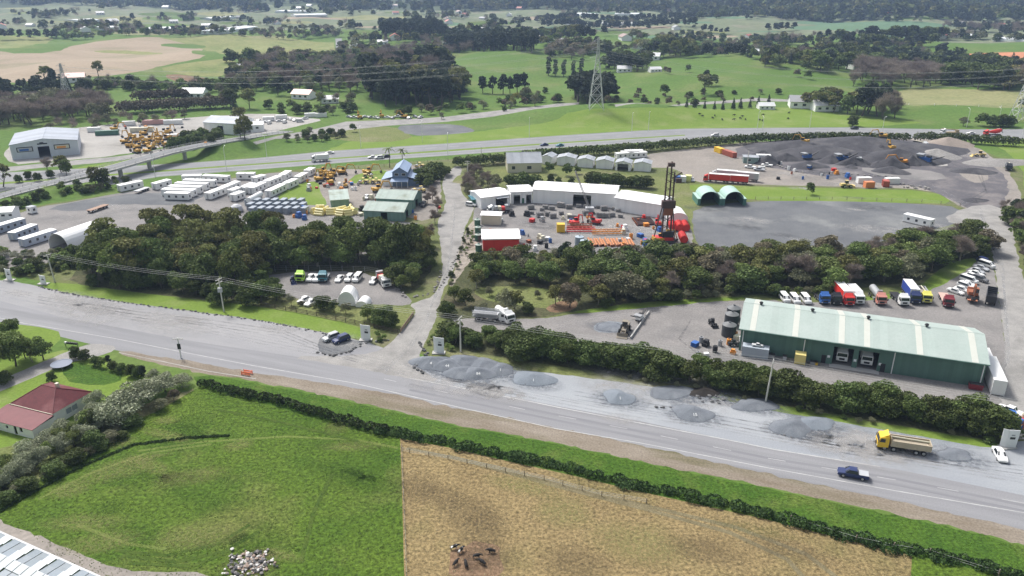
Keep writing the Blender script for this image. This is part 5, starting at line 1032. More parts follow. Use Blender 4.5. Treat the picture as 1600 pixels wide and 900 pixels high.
bar('window', t, WHITE, (Lx - .31, Lx - .25, 2.95, 3.08, .88, 2.12), (Lx - .31, Lx - .25, 4.34, 4.46, .88, 2.12), (Lx - .31, Lx - .25, 5.72, 5.85, .88, 2.12)); bar('pane', t, mat('curtained_glass', (.3, .33, .38), rough=.2), (Lx - .4, Lx - .36, 3, 5.8, .9, 2.1))
e = min(Lx, Ly) / 2 * .82; r0, r1 = (e, Ly / 2), (Lx - e, Ly / 2)
if Ly > Lx: r0, r1 = (Lx / 2, e), (Lx / 2, Ly - e)
zt = 5.6; V = [(-.2, -.2, 2.97), (Lx + .2, -.2, 2.97), (Lx + .2, Ly + .2, 2.97), (-.2, Ly + .2, 2.97), (r0[0], r0[1], zt), (r1[0], r1[1], zt)]
F_ = [(0, 1, 4), (1, 2, 5, 4), (2, 3, 5), (3, 0, 4, 5)] if Ly > Lx else [(0, 1, 5, 4), (1, 2, 5), (2, 3, 4, 5), (3, 0, 4)]
b = MB(); b.add(V, F_ + [(3, 2, 1, 0)], M_rroof); rf = b.build('roof', t)
b = MB(); b.box(Lx * .55, Lx * .55 + .6, Ly * .6, Ly * .6 + .6, 3.6, 5.9, CREAM); b.build('chimney', rf)
b = MB(); [b.tube(V[i], V[j], .09, M_rroof2, n=5) for i, j in (((0, 4), (1, 4), (2, 5), (3, 5), (4, 5)) if Ly > Lx else ((0, 4), (3, 4), (1, 5), (2, 5), (4, 5)))]; b.build('ridge_cap', rf)
bar('gutter', t, CREAM, (-.3, Lx + .3, -.3, -.2, 2.9, 3.0))
b = MB(); b.prism([(-5.2, 2.2), (-.25, 2.75), (-.25, 2.83), (-5.2, 2.28)], -.8, Lx + .5, M_rroof2, axis='x'); b.build('lean_to_roof', t)
b = MB(); wall(b, -.5, Lx + .2, -4.9, 0, 2.2, M_fabw, [(4, 4.7, .9, 1.6), (6.2, 7.0, .02, 1.9), (7.8, 8.6, .9, 1.9)]); wall(b, -4.74, .25, Lx + .05, 0, 2.2, M_fabw, axis='y'); wall(b, -4.74, .25, -.5, 0, 2.2, M_fabw, axis='y'); b.build('lean_to_wall', t)
b = MB(); b.box(-3, .5, -9, -5.4, 0, 2.0, M_fabw); b.build('porch_wall', t)
b = MB(); b.prism([(-9.2, 1.98), (-5.2, 2.3), (-5.2, 2.38), (-9.2, 2.06)], -3.3, .9, M_rroof2, axis='x'); b.build('porch_roof', t)
# trampolines, clothes line, post
for (x, y, l) in ((97, 573, 'trampoline on the lawn beside the drive'), (134, 665, 'round trampoline half hidden among the pale shrubs')):
    t = thing('trampoline', l, 'trampoline', at(x, y)); b = MB(); b.lathe([(2.3, .82), (2.3, .9), (1.95, .9), (1.95, .86)], paint((.1, .13, .2)), 20); b.build('frame_pad', t)
    b = MB(); b.lathe([(1.94, .845), (1.94, .855)], mat('trampoline_mat', (.09, .095, .11), rough=.6), 20); b.build('jumping_mat', t)
    for k_ in range(6): a_ = k_ * PI / 3; b = MB(); b.tube((2.1 * math.cos(a_), 2.1 * math.sin(a_), 0), (2.1 * math.cos(a_), 2.1 * math.sin(a_), .82), .04, M_steel); b.build('leg', t)
t = thing('letterbox_row', 'row of dark letterboxes on a rail by the farm drive', 'letterboxes', at(113, 543), -.2)
for i in range(6): b = MB(); b.box(i * .6 - 1.8, i * .6 - 1.4, -.2, .2, 1.0, 1.4, M_dark if i else WHITE); b.build('letterbox', t)
bar('rail', t, M_dark, (-2, 2, -.05, .05, .85, .97), (-1.8, -1.7, -.05, .05, 0, .85), (1.6, 1.7, -.05, .05, 0, .85))
# ================================================================ glasshouse roof, bottom left
A_, B_ = flat(-30, 818, 3.2), flat(175, 910, 3.2); rz = math.atan2(B_.y - A_.y, B_.x - A_.x)
t = thing('glasshouse', 'white glazed glasshouse roof in the bottom left corner', 'glasshouse', (A_.x, A_.y, 0), rz); Lg = (B_ - A_).length + 6
bar('wall', t, M_fabw, (0, Lg, -.25, -.1, 0, 3.05)); bar('gutter', t, SILVER, (0, Lg, -.3, .15, 3.06, 3.3))
G1, G2, G3 = mat('glass_pane_pale', (.2, .24, .27), (.16, .19, .22), s=1, rough=.3, rnd=.12), mat('glass_pane_white', (.42, .46, .48), rough=.35, rnd=.06), mat('glass_pane_blue', (.14, .18, .22), (.18, .22, .25), s=1.5, rough=.3, rnd=.1)
pm = {}
for j in range(8):
    for i in range(int(Lg / 1.7)):
        up = (j // 2) % 2; hj = .55 * (j % 2); g_ = (G1, G2, G3)[(i * 7 + j * 5 + (i * j) % 3) % 3]
        if g_ not in pm: b = MB(); b.prism([(-.78, 0), (.78, .0), (.78, .05), (-.78, .05)], -.8, .8, g_); pm[g_] = b.mesh('roof_pane')
        o = bpy.data.objects.new('roof_pane', pm[g_]); COL.objects.link(o); o.parent = t; lift = .22 if g_ is G2 else 0
        k_ = j % 4; zz = 3.42 + (.12 if k_ in (1, 2) else 0); sl = .06 if k_ < 2 else -.06
        o.location = (i * 1.7 + .9, -1.0 - j * 1.6, zz + lift * .8); o.rotation_euler.x = -sl + (.1 if lift else 0)
bar('roof_frame', t, M_steel, *[(i * 3.4, i * 3.4 + .1, -13.5, -.3, 3.3, 3.36) for i in range(int(Lg / 3.4))])

# ================================================================ vehicles
def V(key, mk, f, r, label, cat, group=None, col=None, names=('body',)):
    loc, rz_, _ = pose(f, r); return put(key, mk, loc, rz_, label, cat, group, col, names)
V('tip', lambda: make_truck('tipper', YELLOW, mat('tipper_tan', (.42, .35, .25), (.5, .43, .33), s=2, rough=.6), 9.2), (1370, 697), (1449, 709), 'yellow cab tipper truck with tan tray parked on the gravel apron', 'truck')
V('ute2', lambda: make_car('ute', NAVY, SILVER), (1308, 740), (1356, 749), 'dark blue pickup with silver tray cover driving on the road', 'ute')
V('sedan', lambda: make_car('sedan'), (1567, 724), (1556, 704), 'white car parked in front of the right hand white sign', 'car')
V('suv', lambda: make_car('suv'), (508, 534), (527, 527), 'silver car, left of the two in the parking bay', 'car', col=SILVER)
V('suv', None, (524, 537), (542, 530), 'dark blue car, right of the two in the parking bay', 'car', col=NAVY)
V('ute', lambda: make_car('ute'), (1565, 641), (1592, 652), 'white ute with rack at the right edge behind the sign', 'ute')
HV = (24, 8)
for i, (k_, x, y, c) in enumerate((('suv', 1538, 411, NAVY), ('van', 1541, 417, WHITE), ('sedan', 1533, 421, SILVER), ('hatch', 1527, 426, SILVER), ('sedan', 1525, 430, WHITE), ('hatch', 1519, 434, WHITE), ('suv', 1531, 439, paint((.15, .15, .16))), ('van', 1514, 441, WHITE), ('sedan', 1512, 446, WHITE), ('suv', 1508, 450, WHITE), ('hatch', 1503, 455, WHITE), ('sedan', 1493, 458, WHITE))):
    V(k_, (lambda k2=k_: (lambda: make_car(k2)))(), (x + HV[0] / 2, y + HV[1] / 2), (x - HV[0] / 2, y - HV[1] / 2), {WHITE: 'white', SILVER: 'silver', NAVY: 'dark blue'}.get(c, 'dark grey') + ' ' + {'suv': 'four wheel drive', 'van': 'van', 'sedan': 'sedan', 'hatch': 'hatchback'}[k_] + ', %s in the row parked by the haul road' % ('farthest', 'second farthest', 'third farthest', 'fourth farthest', 'fifth farthest', 'sixth farthest', 'the one jutting out', 'fifth nearest', 'fourth nearest', 'third nearest', 'second nearest', 'nearest')[i], 'car', 'cars parked by the haul road', c)
V('blue_tr', lambda: make_truck('flat', BLUE, M_dark, 6.5), (1290, 478), (1276, 462), 'blue tractor truck left of the red curtain sided truck', 'truck')
V('blk_tr', lambda: make_truck('flat', BLACK, M_dark, 6.5), (1309, 480), (1295, 462), 'black tractor truck beside the red curtain sided truck', 'truck')
V('red_tr', lambda: make_truck('curtain', RED, mat('red_curtain', (.6, .03, .025), (.68, .05, .04), s=1.5, rough=.5), 10.5, WHITE), (1330, 483), (1304, 454), 'red curtain sided truck behind the green shed', 'truck')
V('wht_tr', lambda: make_truck('van', WHITE, WHITE, 8), (1344, 479), (1326, 459), 'white box truck right of the red curtain sided truck', 'truck')
V('tank_tr', lambda: make_truck('tank', paint((.6, .25, .2)), M_steel, 9), (1379, 481), (1360, 457), 'red and white cab truck carrying a dark tank body', 'truck')
V('wcab_tr', lambda: make_truck('flat', WHITE, M_dark, 8), (1414, 481), (1394, 461), 'white cab truck with empty deck left of the blue truck', 'truck')
V('blue_cur', lambda: make_truck('curtain', NAVY, mat('blue_curtain', (.03, .06, .3), (.04, .08, .36), s=1, rough=.5), 10, WHITE), (1433, 480), (1412, 452), 'blue curtain sided truck in the middle of the row', 'truck')
V('yel_tr', lambda: make_truck('tipper', paint((.75, .7, .15)), SILVER, 8), (1449, 478), (1434, 457), 'truck with yellow cab right of the blue curtain sided one', 'truck')
V('mar_tr', lambda: make_truck('flat', MAROON, paint((.6, .4, .33)), 9), (1484, 487), (1470, 459), 'maroon cab truck with long pink flat deck', 'truck')
V('plant_tl', lambda: make_trailer('flat', paint((.6, .25, .15)), 6), (1519, 478), (1515, 461), 'orange plant trailer between the maroon truck and black bin trailer', 'trailer')
V('exs', lambda: make_excavator(M_rust, reach=.5), (1519, 476), (1515, 464), 'small excavator sitting on the orange plant trailer', 'excavator').location.z += 1.1
V('bin_tl', lambda: make_trailer('open', BLACK, 8.5), (1545, 487), (1549, 455), 'black open topped bin trailer at the right end of the yard', 'trailer')
for i, (x, y) in enumerate(((1225, 471), (1241, 473), (1258, 473))): V('van', lambda: make_car('van'), (x + 6, y + 5), (x - 5, y - 8), '%s white van behind the roof of the green shed' % ('leftmost', 'middle', 'rightmost')[i], 'van', 'vans behind the green shed')
# car yard
V('lime', lambda: make_truck('flat', LGREEN, M_dark, 6), (468, 442), (478, 431), 'lime green small truck in the car yard', 'truck')
V('ute', None, (481, 443), (491, 431), 'white ute right beside the lime green truck', 'ute')
V('ute', None, (491, 444), (501, 431), 'white ute left of the teal truck', 'ute')
V('teal', lambda: make_truck('flat', TEAL, M_steel, 5.5), (503, 444), (511, 431), 'teal truck in the row of the car yard', 'truck')
for i, (k_, x) in enumerate((('sedan', 530), ('suv', 545), ('van', 558))): V(k_, None, (x - 5, 444), (x + 6, 432), ('white sedan, left of the three cars in the car yard', 'white car, middle of the three in the car yard', 'white van, right of the three in the car yard')[i], 'car', col=WHITE)
V('hatch', None, (579, 447), (588, 436), 'white hatchback left of the white truck in the car yard', 'car', col=WHITE)
V('wflat', lambda: make_truck('crates', WHITE, WHITE, 7), (608, 454), (592, 436), 'white truck with loaded deck at the right end of the car yard', 'truck')
V('hatch', None, (470, 474), (480, 469), 'white car behind the shrubs, left of the pair', 'car', col=WHITE); V('sedan', None, (481, 478), (491, 472), 'white car behind the shrubs, right of the pair', 'car', col=WHITE)
put('fork', lambda: make_loader(NAVY), at(458, 441), -1.2, 'dark blue forklift loader left of the lime green truck', 'loader', scale=.6)
put('cont_b', lambda: container(paint((.2, .38, .5)), L=4.5), at(399, 437), .3, 'light blue container at the left end of the car yard', 'container')
# yard at the centre
V('crate_tr', lambda: make_truck('crates', WHITE, M_dark, 9.5), (763, 334), (799, 331), 'white truck loaded with crates in the drilling yard', 'truck')
V('suv', None, (744, 323), (728, 321), 'white car parked by the left end of the white workshop', 'car', col=WHITE)
V('stock', lambda: make_truck('stock', WHITE, SILVER, 9), (797, 503), (735, 497), 'white truck and silver deck behind the hedge near the driveway', 'truck')
V('mixw', lambda: make_truck('tank', WHITE, WHITE, 7), (797, 506), (780, 494), 'white tanker truck behind the roadside hedge', 'truck')
put('loader', lambda: make_loader(mat('dusty_machine', (.2, .18, .15), (.3, .26, .2), s=1.5)), at(976, 519), -1.9, 'dusty loader standing alone on the gravel yard', 'loader')
put('hopw', lambda: make_crusher(WHITE), at(1000, 500), 1.0, 'white hopper with conveyor on the gravel yard', 'hopper', scale=.6)
t = thing('concrete_wall', 'thin concrete dividing wall on the gravel yard', 'wall', at(985, 530)); q = G(1014, 489) - G(985, 530); b = MB(); b.box(0, q.length, -.15, .15, 0, .7, M_conc); b.build('panel', t); t.rotation_euler.z = math.atan2(q.y, q.x)
put('ldr_s', lambda: make_loader(M_dark), at(1113, 508), -1.4, 'small skid loader left of the black water tanks', 'loader', scale=.6)
put('ldr_s', None, at(1146, 540), .2, 'pink dusty little machine below the black tanks', 'loader', scale=.55)
# motorway
for (k_, f, r, c, l) in (('sedan', (509, 240.5), (521, 240), WHITE, 'white car on the motorway above the white truck'), ('sedan', (576, 247.5), (588, 246.5), WHITE, 'first white car of the close pair on the motorway'), ('suv', (587, 248.5), (598, 247.5), WHITE, 'second white car of the close pair on the motorway'), ('hatch', (598, 246.5), (608, 245.5), BLACK, 'dark car just behind the close pair on the motorway'),
    ('sedan', (845, 228), (855, 227), NAVY, 'dark blue car on the motorway left of the silver one'), ('sedan', (869, 229), (880, 228), TEAL, 'silver green car on the motorway right of the dark blue one'), ('suv', (1328, 202), (1341, 202), BLACK, 'black car alone on the far motorway lanes'), ('sedan', (1511, 209.5), (1522, 209.5), WHITE, 'white car in front of the red mixer truck'), ('suv', (1112, 213), (1122, 212.6), WHITE, 'white car on the motorway behind the hedge top')):
    V(k_, None, f, r, l, 'car', None, c)
V('box_tr', lambda: make_truck('van', WHITE, WHITE, 8), (487, 253), (514, 251), 'white box truck driving on the motorway', 'truck')
V('mix', lambda: make_truck('mixer', RED, RED, 9), (1537, 212), (1563, 212), 'red concrete mixer truck on the motorway', 'truck')
V('crane', lambda: make_truck('crane', WHITE, mat('dirty_tan', (.3, .24, .15), (.4, .32, .2), s=2), 10), (1470, 210), (1498, 210), 'white cab truck with tan crane load on the motorway', 'truck')
# quarry
ZQ = {1376: 3.6, 1391: 2.2, 1408: .6, 1255: 3.0}
V('rtrain', lambda: make_truck('curtain', RED, mat('red_curtain2', (.58, .035, .03), (.66, .05, .04), s=1.5, rough=.5), 11.2, WHITE), (1100, 283), (1139, 286), 'red truck of the red truck and trailer in the quarry yard', 'truck')
V('rtl', lambda: make_trailer('curtain', mat('red_curtain2', (.58, .035, .03)), 7.6, WHITE), (1141, 286), (1168, 288), 'red curtain trailer behind the red truck', 'trailer')
V('gtrain', lambda: make_truck('curtain', SILVER, SILVER, 11, WHITE), (1112, 277), (1150, 280), 'grey truck parked close behind the red truck', 'truck')
V('gtl', lambda: make_trailer('curtain', SILVER, 9, WHITE), (1153, 281), (1183, 284), 'grey trailer parked close behind the red trailer', 'trailer')
V('cont_yel', lambda: container(YELLOW), (1117, 236), (1130, 241), 'yellow container end to end with the brown one', 'container')
V('cont_br', lambda: container(paint((.4, .1, .06)), 9), (1131, 241), (1148, 247), 'brown container end to end with the yellow one', 'container')
for (x, y, r_, rc, re, l) in ((1376, 226, 2.9, 0, 1.0, 'yellow excavator on top of the stockpile with boom raised'), (1391, 240, 1.6, 0, .8, 'yellow excavator seen end on below the raised boom one'), (1408, 258, 3.0, 1, 1.25, 'orange excavator reaching left into the dark stockpile'), (1255, 233, 2.5, 0, 1, 'yellow excavator on the left stockpile')):
    put('exq%d' % rc if re != 1.25 else 'exbig', (lambda rc=rc, re=re: (lambda: make_excavator(MACH if not rc else mat('worn_machine_orange', (.66, .3, .05), (.45, .2, .05), s=1.2), reach=re)))(), at(x, y, ZQ.get(x, 0)), r_, l, 'excavator')
for (x, y, r_, s, l) in ((1262, 249, .3, 1, 'white and blue screening plant at the foot of the stockpile'), (1317, 253, .1, 1.2, 'large screening plant right of the white and blue one'), (1332, 256, 2.8, 1, 'dark screener with a small pile under its conveyor'), (1447, 256, -.8, 1.3, 'blue screening plant by the pale stones'), (1265, 264, .8, .6, 'little blue hopper below the screening plants')):
    put('crush', lambda: make_crusher(BLUE), at(x, y, ZQ.get(x, 0)), r_, l, 'screening plant', 'screening plants in the quarry', scale=s)
V('tip2', lambda: make_truck('tipper', WHITE, M_dark, 8), (1448, 232), (1428, 227), 'white and dark tipper truck behind the pale heap', 'truck')
V('tip3', lambda: make_truck('tipper', BLACK, M_steel, 8), (1577, 272), (1573, 258), 'grey tipper truck at the haul road bend', 'truck')
put('loader_y', lambda: make_loader(PALE_MACH), at(1322, 293), .1, 'yellow wheel loader on the edge of the quarry grass strip', 'loader')
put('loader_y', None, at(1530, 245), 2.9, 'yellow green tractor by the bank at the quarry end', 'loader')
for (x, y, m, l) in ((1349, 286, WHITE, 'left white container in the small group below the quarry'), (1393, 287, WHITE, 'right white container in the small group below the quarry')): put('cont_w', None, at(x, y), .05, l, 'container')
put('cont_o', lambda: container(paint((.75, .25, .1)), 4), at(1357, 293), .1, 'orange crate in front of the left white container', 'container'); put('cont_r', lambda: container(paint((.4, .08, .05)), 4), at(1383, 291), 1.3, 'rusty red container beside the right white container', 'container')
put('cont_w', None, at(1190, 264), -.1, 'white truck bed shape behind the small dark cars of the quarry', 'container', scale=.5)
for i, (x, y) in enumerate(((1172, 262), (1186, 266), (1198, 259))): V('ute', None, (x - 8, y), (x + 8, y + 2), ('white ute', 'silver ute', 'white ute by the raised cabin')[i] + ' parked below the quarry office', 'ute', None, (WHITE, SILVER, WHITE)[i])
for (x, y, m, l) in ((1058, 284, BLUE, 'blue cube container in the row beside the quarry'), (1067, 284, WHITE, 'white cube container in the row beside the quarry'), (1075, 283, paint((.8, .8, .3)), 'yellow bin at the end of the small container row')): put('cube' + l[:4], (lambda m=m: (lambda: container(m, 2.6, 2.6, 2.6)))(), at(x, y), -.3, l, 'container')
V('hatch', None, (1083, 285), (1080, 281), 'grey car at the end of the small container row', 'car', None, SILVER)
# machinery yards
for i, (x, y, r_) in enumerate(((196, 232, .4), (204, 238, 1.2), (212, 230, 2.6), (216, 240, .2), (222, 226, 2), (228, 236, 3), (234, 229, 1), (238, 241, .1), (244, 234, 2.2), (250, 228, .7), (206, 224, 2.9), (246, 222, 1.9), (226, 219, .3), (262, 226, 3), (180, 212, .8), (258, 236, 2.4), (272, 230, .5), (264, 216, 1.4), (232, 247, .2), (214, 247, 2.5))): put('exy', lambda: make_excavator(MACH), at(x, y - 8), r_, 'old yellow excavator in the heap ' + W(x, y - 8), 'excavator', 'heap of old yellow excavators')
for i, (x, y, m, l) in enumerate(((148, 206, WHITE, 'white trailer box right of the silver warehouse'), (168, 211, GREEN, 'long green container right of the silver warehouse'), (202, 196, WHITE, 'white truck box in the back row of the machine yard'), (240, 194, paint((.6, .35, .33)), 'pink container in the back row of the machine yard'), (222, 206, CREAM, 'long cream trailer in the machine yard'), (270, 217, WHITE, 'white box by the dark trees near the overpass'), (266, 194, WHITE, 'white truck cab in the back row, left of two'), (276, 194, WHITE, 'white truck cab in the back row, right of two'), (420, 189, WHITE, 'white truck box at the right of the machine yard'), (440, 186, WHITE, 'white container by the rural road'), (485, 183, WHITE, 'left white container at the end of the machine yard'), (502, 183, WHITE, 'right white container at the end of the machine yard'))): put('cy%d' % (0 if m is WHITE else i), (lambda m=m, i=i: (lambda: container(m, 12 if i in (1, 3, 4) else 7)))(), at(x, y), .25, l, 'container')
for i, (x, y, r_) in enumerate(((500, 283, .3), (512, 280, 2.8), (506, 272, 1.2), (520, 275, .2), (516, 288, 2), (535, 272, .3), (1470, 0, 0), (575, 272, .4))):
    if x < 1400: put('exy', None, at(x, y), r_, 'yellow excavator in the yard ' + W(x, y), 'excavator', 'yellow machines in the middle yard')
for i, (x, y, r_, l) in enumerate(((568, 287, 3.1, 'left'), (579, 287, 3.1, 'middle'), (588, 287, 3.1, 'right'), (575, 277, .2, 'rear'), (656, 262, 3, 'far left'), (672, 262, 3, 'far right'), (648, 304, .6, 'near'), (658, 300, 2.4, 'nearest'))): put('roller', lambda: make_roller(), at(x, y), r_, l + ' pale yellow road roller ' + W(x, y), 'roller', 'yellow road rollers')
put('exy', None, at(590, 300), .5, 'orange yellow machine between the barn and the rear green shed', 'excavator'); put('exy', None, at(540, 292), 1.8, 'half stripped yellow digger above the small lean-to', 'excavator', scale=.7)
V('ute', None, (569, 316), (578, 305), 'white ute between the lean-to and the rear green shed', 'ute', None, WHITE)
V('suv', None, (658, 326), (665, 318), 'black vehicle at the right of the rear green shed', 'car', None, BLACK)
for i in range(14):     # parked plant behind the rural road
    x = 545 + i * 8.6; put(('hatch', 'ute', 'exy', 'sedan')[i % 4], None, at(x, 183.5 + (i % 3)), RN.uniform(0, 3), '%s machine or car parked in the strip behind the rural road ' % ('white', 'pale', 'yellow', 'light')[i % 4] + W(x, 183), 'vehicle', 'vehicles behind the rural road')
for i in range(10): x = 405 + i * 8; put(('hatch', 'sedan', 'van')[i % 3], None, at(x, 190 - i * .4 + (i % 3) * 2), RN.uniform(0, 3), 'white vehicle in the yard ' + W(x, 190), 'car', 'vehicles beyond the overpass', WHITE)
# long white tanker, domed object, red skips in the left yard
t = thing('silo_tank', 'long white cylindrical tank lying in the left yard', 'tank', at(389, 320)); loc, rz_, _ = pose((388, 323), (410, 311)); t.location = loc; t.rotation_euler.z = rz_
b = MB(); b.tube((-5, 0, 2.4), (5, 0, 2.4), 1.1, WHITE, n=14); b.build('shell', t); bar('cradle', t, M_chas, (-4, -3.6, -1, 1, 0, 1.5), (3.6, 4, -1, 1, 0, 1.5))
t = thing('domed_tank', 'glassy round dome beside the long white tank', 'tank', at(370, 331)); b = MB(); b.lathe([(2.4, .5), (2.35, 1.4), (1.9, 2.3), (1, 2.9), (.05, 3.1)], SILVER, 16); b.build('dome', t); bar('frame', t, M_steel, (-2.4, -2.2, -.1, .1, 0, 1), (2.2, 2.4, -.1, .1, 0, 1))
put('cont_r', None, at(350, 347), .1, 'red skip among the tree tops of the grove', 'container')
# grey form stacks
M_form = paint((.27, .31, .36)); st = None
def form_stack():
    t = thing('form_stack', '', 'stack')
    for i in range(4): b = MB(); b.box(-1.7, 1.7, -1.0, 1.0, i * .62 + .1, i * .62 + .6, M_form); b.box(-1.6, 1.6, -.9, .9, i * .62, i * .62 + .1, M_dark); b.build('steel_form', t)
    return t
for j in range(3):
    for i in range(7):
        x, y = 396 + i * 13.5 - j * 3, 333 - j * 6.5; put('form', form_stack, at(x, y), 1.35 + RN.uniform(-.05, .05), 'grey stack of steel forms, %s row, %s' % (('front', 'middle', 'back')[j], W(x, y)), 'stack', 'grey stacks of forms')
def bundle():
    t = thing('pipe_bundle', '', 'bundle')
    for i in range(3):
        for k_ in range(3 - i): b = MB(); b.tube((-1.6, (k_ - (2 - i) / 2) * 1.0, .5 + i * .8), (1.6, (k_ - (2 - i) / 2) * 1.0, .5 + i * .8), .52, paint((.8, .7, .3)), n=8); b.build('wrapped_roll', t)
    return t
for i, (x, y) in enumerate(((493, 334), (501, 330), (500, 336), (510, 333), (517, 335), (527, 334), (535, 332), (541, 334), (548, 330), (552, 334), (544, 337), (532, 337))): put('bundle', bundle, at(x, y), RN.uniform(0, 3), 'pile of pale yellow rolls ' + W(x, y), 'bundle', 'pale yellow rolls in the yard')
# ================================================================ drilling yard
M_mast = mat('dark_mast_steel', (.07, .055, .055), (.13, .07, .06), s=2, rough=.6)
t = thing('drilling_rig', 'tall dark drilling rig mast with red collar', 'drilling rig', at(1040, 378))
for x, y, h in ((-1.6, 0, 26), (0.2, .4, 27.5), (1.5, 0, 24)):
    b = MB(); b.tube((x * .95, y, 1), (x * .8, y, h), .3, M_mast, .26, n=8); b.build('mast_tube', t)
b = MB(); b.tube((-4.6, -1, .5), (-1.5, 0, 15), .2, M_mast); b.tube((2.6, -2, .5), (1.2, 0, 15), .2, M_mast); b.build('strut', t)
b = MB(); b.box(-2.3, 2.2, -.9, .9, 12, 14.5, M_mast); b.box(-1.6, 1.6, -.7, .7, 9.5, 12, M_rust, taper=.1); b.build('rotary_head', t)
b = MB(); b.box(-1.2, 1.0, -.6, .6, 26, 27.2, M_mast); b.tube((.5, 0, 22), (3.6, 0, 24), .25, M_mast); b.box(1.8, 3.6, -.5, .5, 20.5, 22, M_mast); b.build('crown_block', t)
b = MB()
for i in range(9): z = 2 + i * 2.6; b.tube((-1.8, 0, z), (1.6, .2, z + 1.6), .1, M_mast, n=5); b.tube((1.6, .2, z), (-1.8, 0, z + 1.6), .1, M_mast, n=5)
b.build('bracing', t)
b = MB(); b.box(-4.5, 2.4, -1.6, 1.6, .9, 2.0, RED); b.box(-1.5, 2.2, -1.4, 1.4, 2.001, 4.0, BLACK); b.build('carrier_body', t)
for s in (-1, 1): b = MB(); b.prism([(-5, .5), (-4.5, 0.02), (2.5, 0.02), (3, .5), (2.5, 1), (-4.5, 1)], s * 1.8 - .4, s * 1.8 + .4, M_chas); b.build('track', t)
def ribtank():
    t = thing('ribbed_tank', '', 'tank'); b = MB(); b.lathe([(.9, 0), (1.3, .05), (1.3, 6), (.9, 6.05)], RED, 16, axis='x', at=(-3, 0, 1.35)); b.build('shell', t)
    b = MB(); [b.lathe([(1.3, i), (1.4, i + .02), (1.4, i + .14), (1.3, i + .16)], RED, 16, axis='x', at=(-2.9, 0, 1.35)) for i in (.3, 1.2, 2.1, 3, 3.9, 4.8, 5.5)]; b.build('rib', t)
    bar('cradle', t, M_rust, (-2.4, -2.1, -1, 1, 0, .5), (2.1, 2.4, -1, 1, 0, .5)); return t
for i, (f, r) in enumerate((((1053, 366), (1047, 350)), ((1064, 366), (1057, 350)), ((1074, 366), (1066, 350)), ((1070, 384), (1063, 368)))): V('rib', ribtank, f, r, ('left', 'middle', 'right', 'front')[i] + ' red ribbed tank lying beside the drilling rig', 'tank', 'red ribbed tanks')
put('exy', None, at(1030, 379), .2, 'yellow digger arm machine in front of the drilling rig', 'excavator')
for i, (f, r) in enumerate((((885, 362), (930, 362)), ((925, 366), (975, 365)), ((886, 356), (925, 357)))):
    loc, rz_, Lc = pose(f, r); t = thing('drill_frame', ('long red lattice frame in front of the yellow box', 'orange red lattice frame right of the long red one', 'red frame behind the long lattice frame')[i], 'frame', loc, rz_)
    for y in (-1, 1):
        for z in (.4, 1.4): b = MB(); b.box(-Lc / 2, Lc / 2, y - .12, y + .12, z - .12, z + .12, (RED, ORANGE, M_rust)[i]); b.build('chord', t)
    b = MB()
    for k_ in range(int(Lc / 1.5)): x = -Lc / 2 + k_ * 1.5; b.tube((x, -1, .4), (x + .75, -1, 1.4), .07, M_rust, n=4); b.tube((x + .75, -1, 1.4), (x + 1.5, -1, .4), .07, M_rust, n=4); b.box(x, x + .12, -1, 1, 1.35, 1.45, M_rust)
    b.build('bracing', t)
put('exred', lambda: make_excavator(RED, reach=.55), at(899, 352), .4, 'left red drilling machine behind the lattice frame', 'excavator', scale=.9); put('exred', None, at(930, 350), 2.6, 'right red drilling machine behind the lattice frame', 'excavator', scale=.9); put('exred', None, at(1028, 352), 1.5, 'red machine left of the mast', 'excavator', scale=.8)
put('cont_yy', lambda: container(YELLOW, 2.8, 2.4, 3), at(876, 362), 0, 'bright yellow box at the left end of the red frames', 'container')
put('tanks', lambda: tank(paint((.2, .25, .28)), 1.5, 3, paint((.35, .42, .48)), .3), at(905, 383), 0, 'left rear grey water tank behind the trees', 'tank'); put('tanks', None, at(913, 389), 0, 'right front grey water tank behind the trees', 'tank')
def pipe():
    t = thing('rusty_pipe', '', 'pipe'); b = MB(); b.lathe([(.32, -3.5), (.4, -3.5), (.4, 3.5), (.32, 3.5)], mat('rust_orange_steel', (.4, .15, .06), (.5, .24, .12), s=2, rough=.8), 8, axis='x', at=(0, 0, .42)); b.build('barrel', t)
    b = MB(); b.lathe([(.4, 3.2), (.46, 3.2), (.46, 3.5), (.4, 3.5)], M_rust, 8, axis='x', at=(0, 0, .42)); b.build('collar', t); return t
for i in range(16): x = 921 + i * 4.4; V('pipe', pipe, (x + 5, 387 + (i % 3)), (x - 3, 372 + (i % 2) * 2), 'rusty orange pipe in the stack ' + W(x, 380), 'pipe', 'rusty pipes stacked beside the grey tanks')
def rack():
    t = thing('steel_rack', '', 'rack')
    for x in (-1.4, 1.4):
        for y in (-.8, .8): b = MB(); b.box(x - .08, x + .08, y - .08, y + .08, 0, 1.8, M_steel); b.build('post', t)
    b = MB(); [b.box(-1.5, 1.5, -.9, .9, z, z + .08, M_steel) for z in (.4, 1.1, 1.75)]; b.build('shelf', t)
    b = MB(); [b.tube((-1.5, y, z + .22), (1.6, y + .1, z + .22), .16, mat('grey_pipe', (.42, .4, .38), (.3, .28, .27), s=2, rough=.6)) for z in (.4, 1.1, 1.75) for y in (-.6, -.2, .2, .6)]; b.build('stored_pipe', t); return t
for i in range(26):
    x = 832 + (i % 13) * 11.4 + RN.uniform(-4, 4); y = 325 + (i // 13) * 11 + RN.uniform(-3, 4) + (x - 832) * .03; put('rack', rack, at(x, y), RN.uniform(-.4, .4), 'grey steel rack with pipes, %s row, %s' % (('rear', 'front')[i // 13], W(x, y)), 'rack', 'steel racks in the drilling yard', scale=RN.uniform(.5, .95))
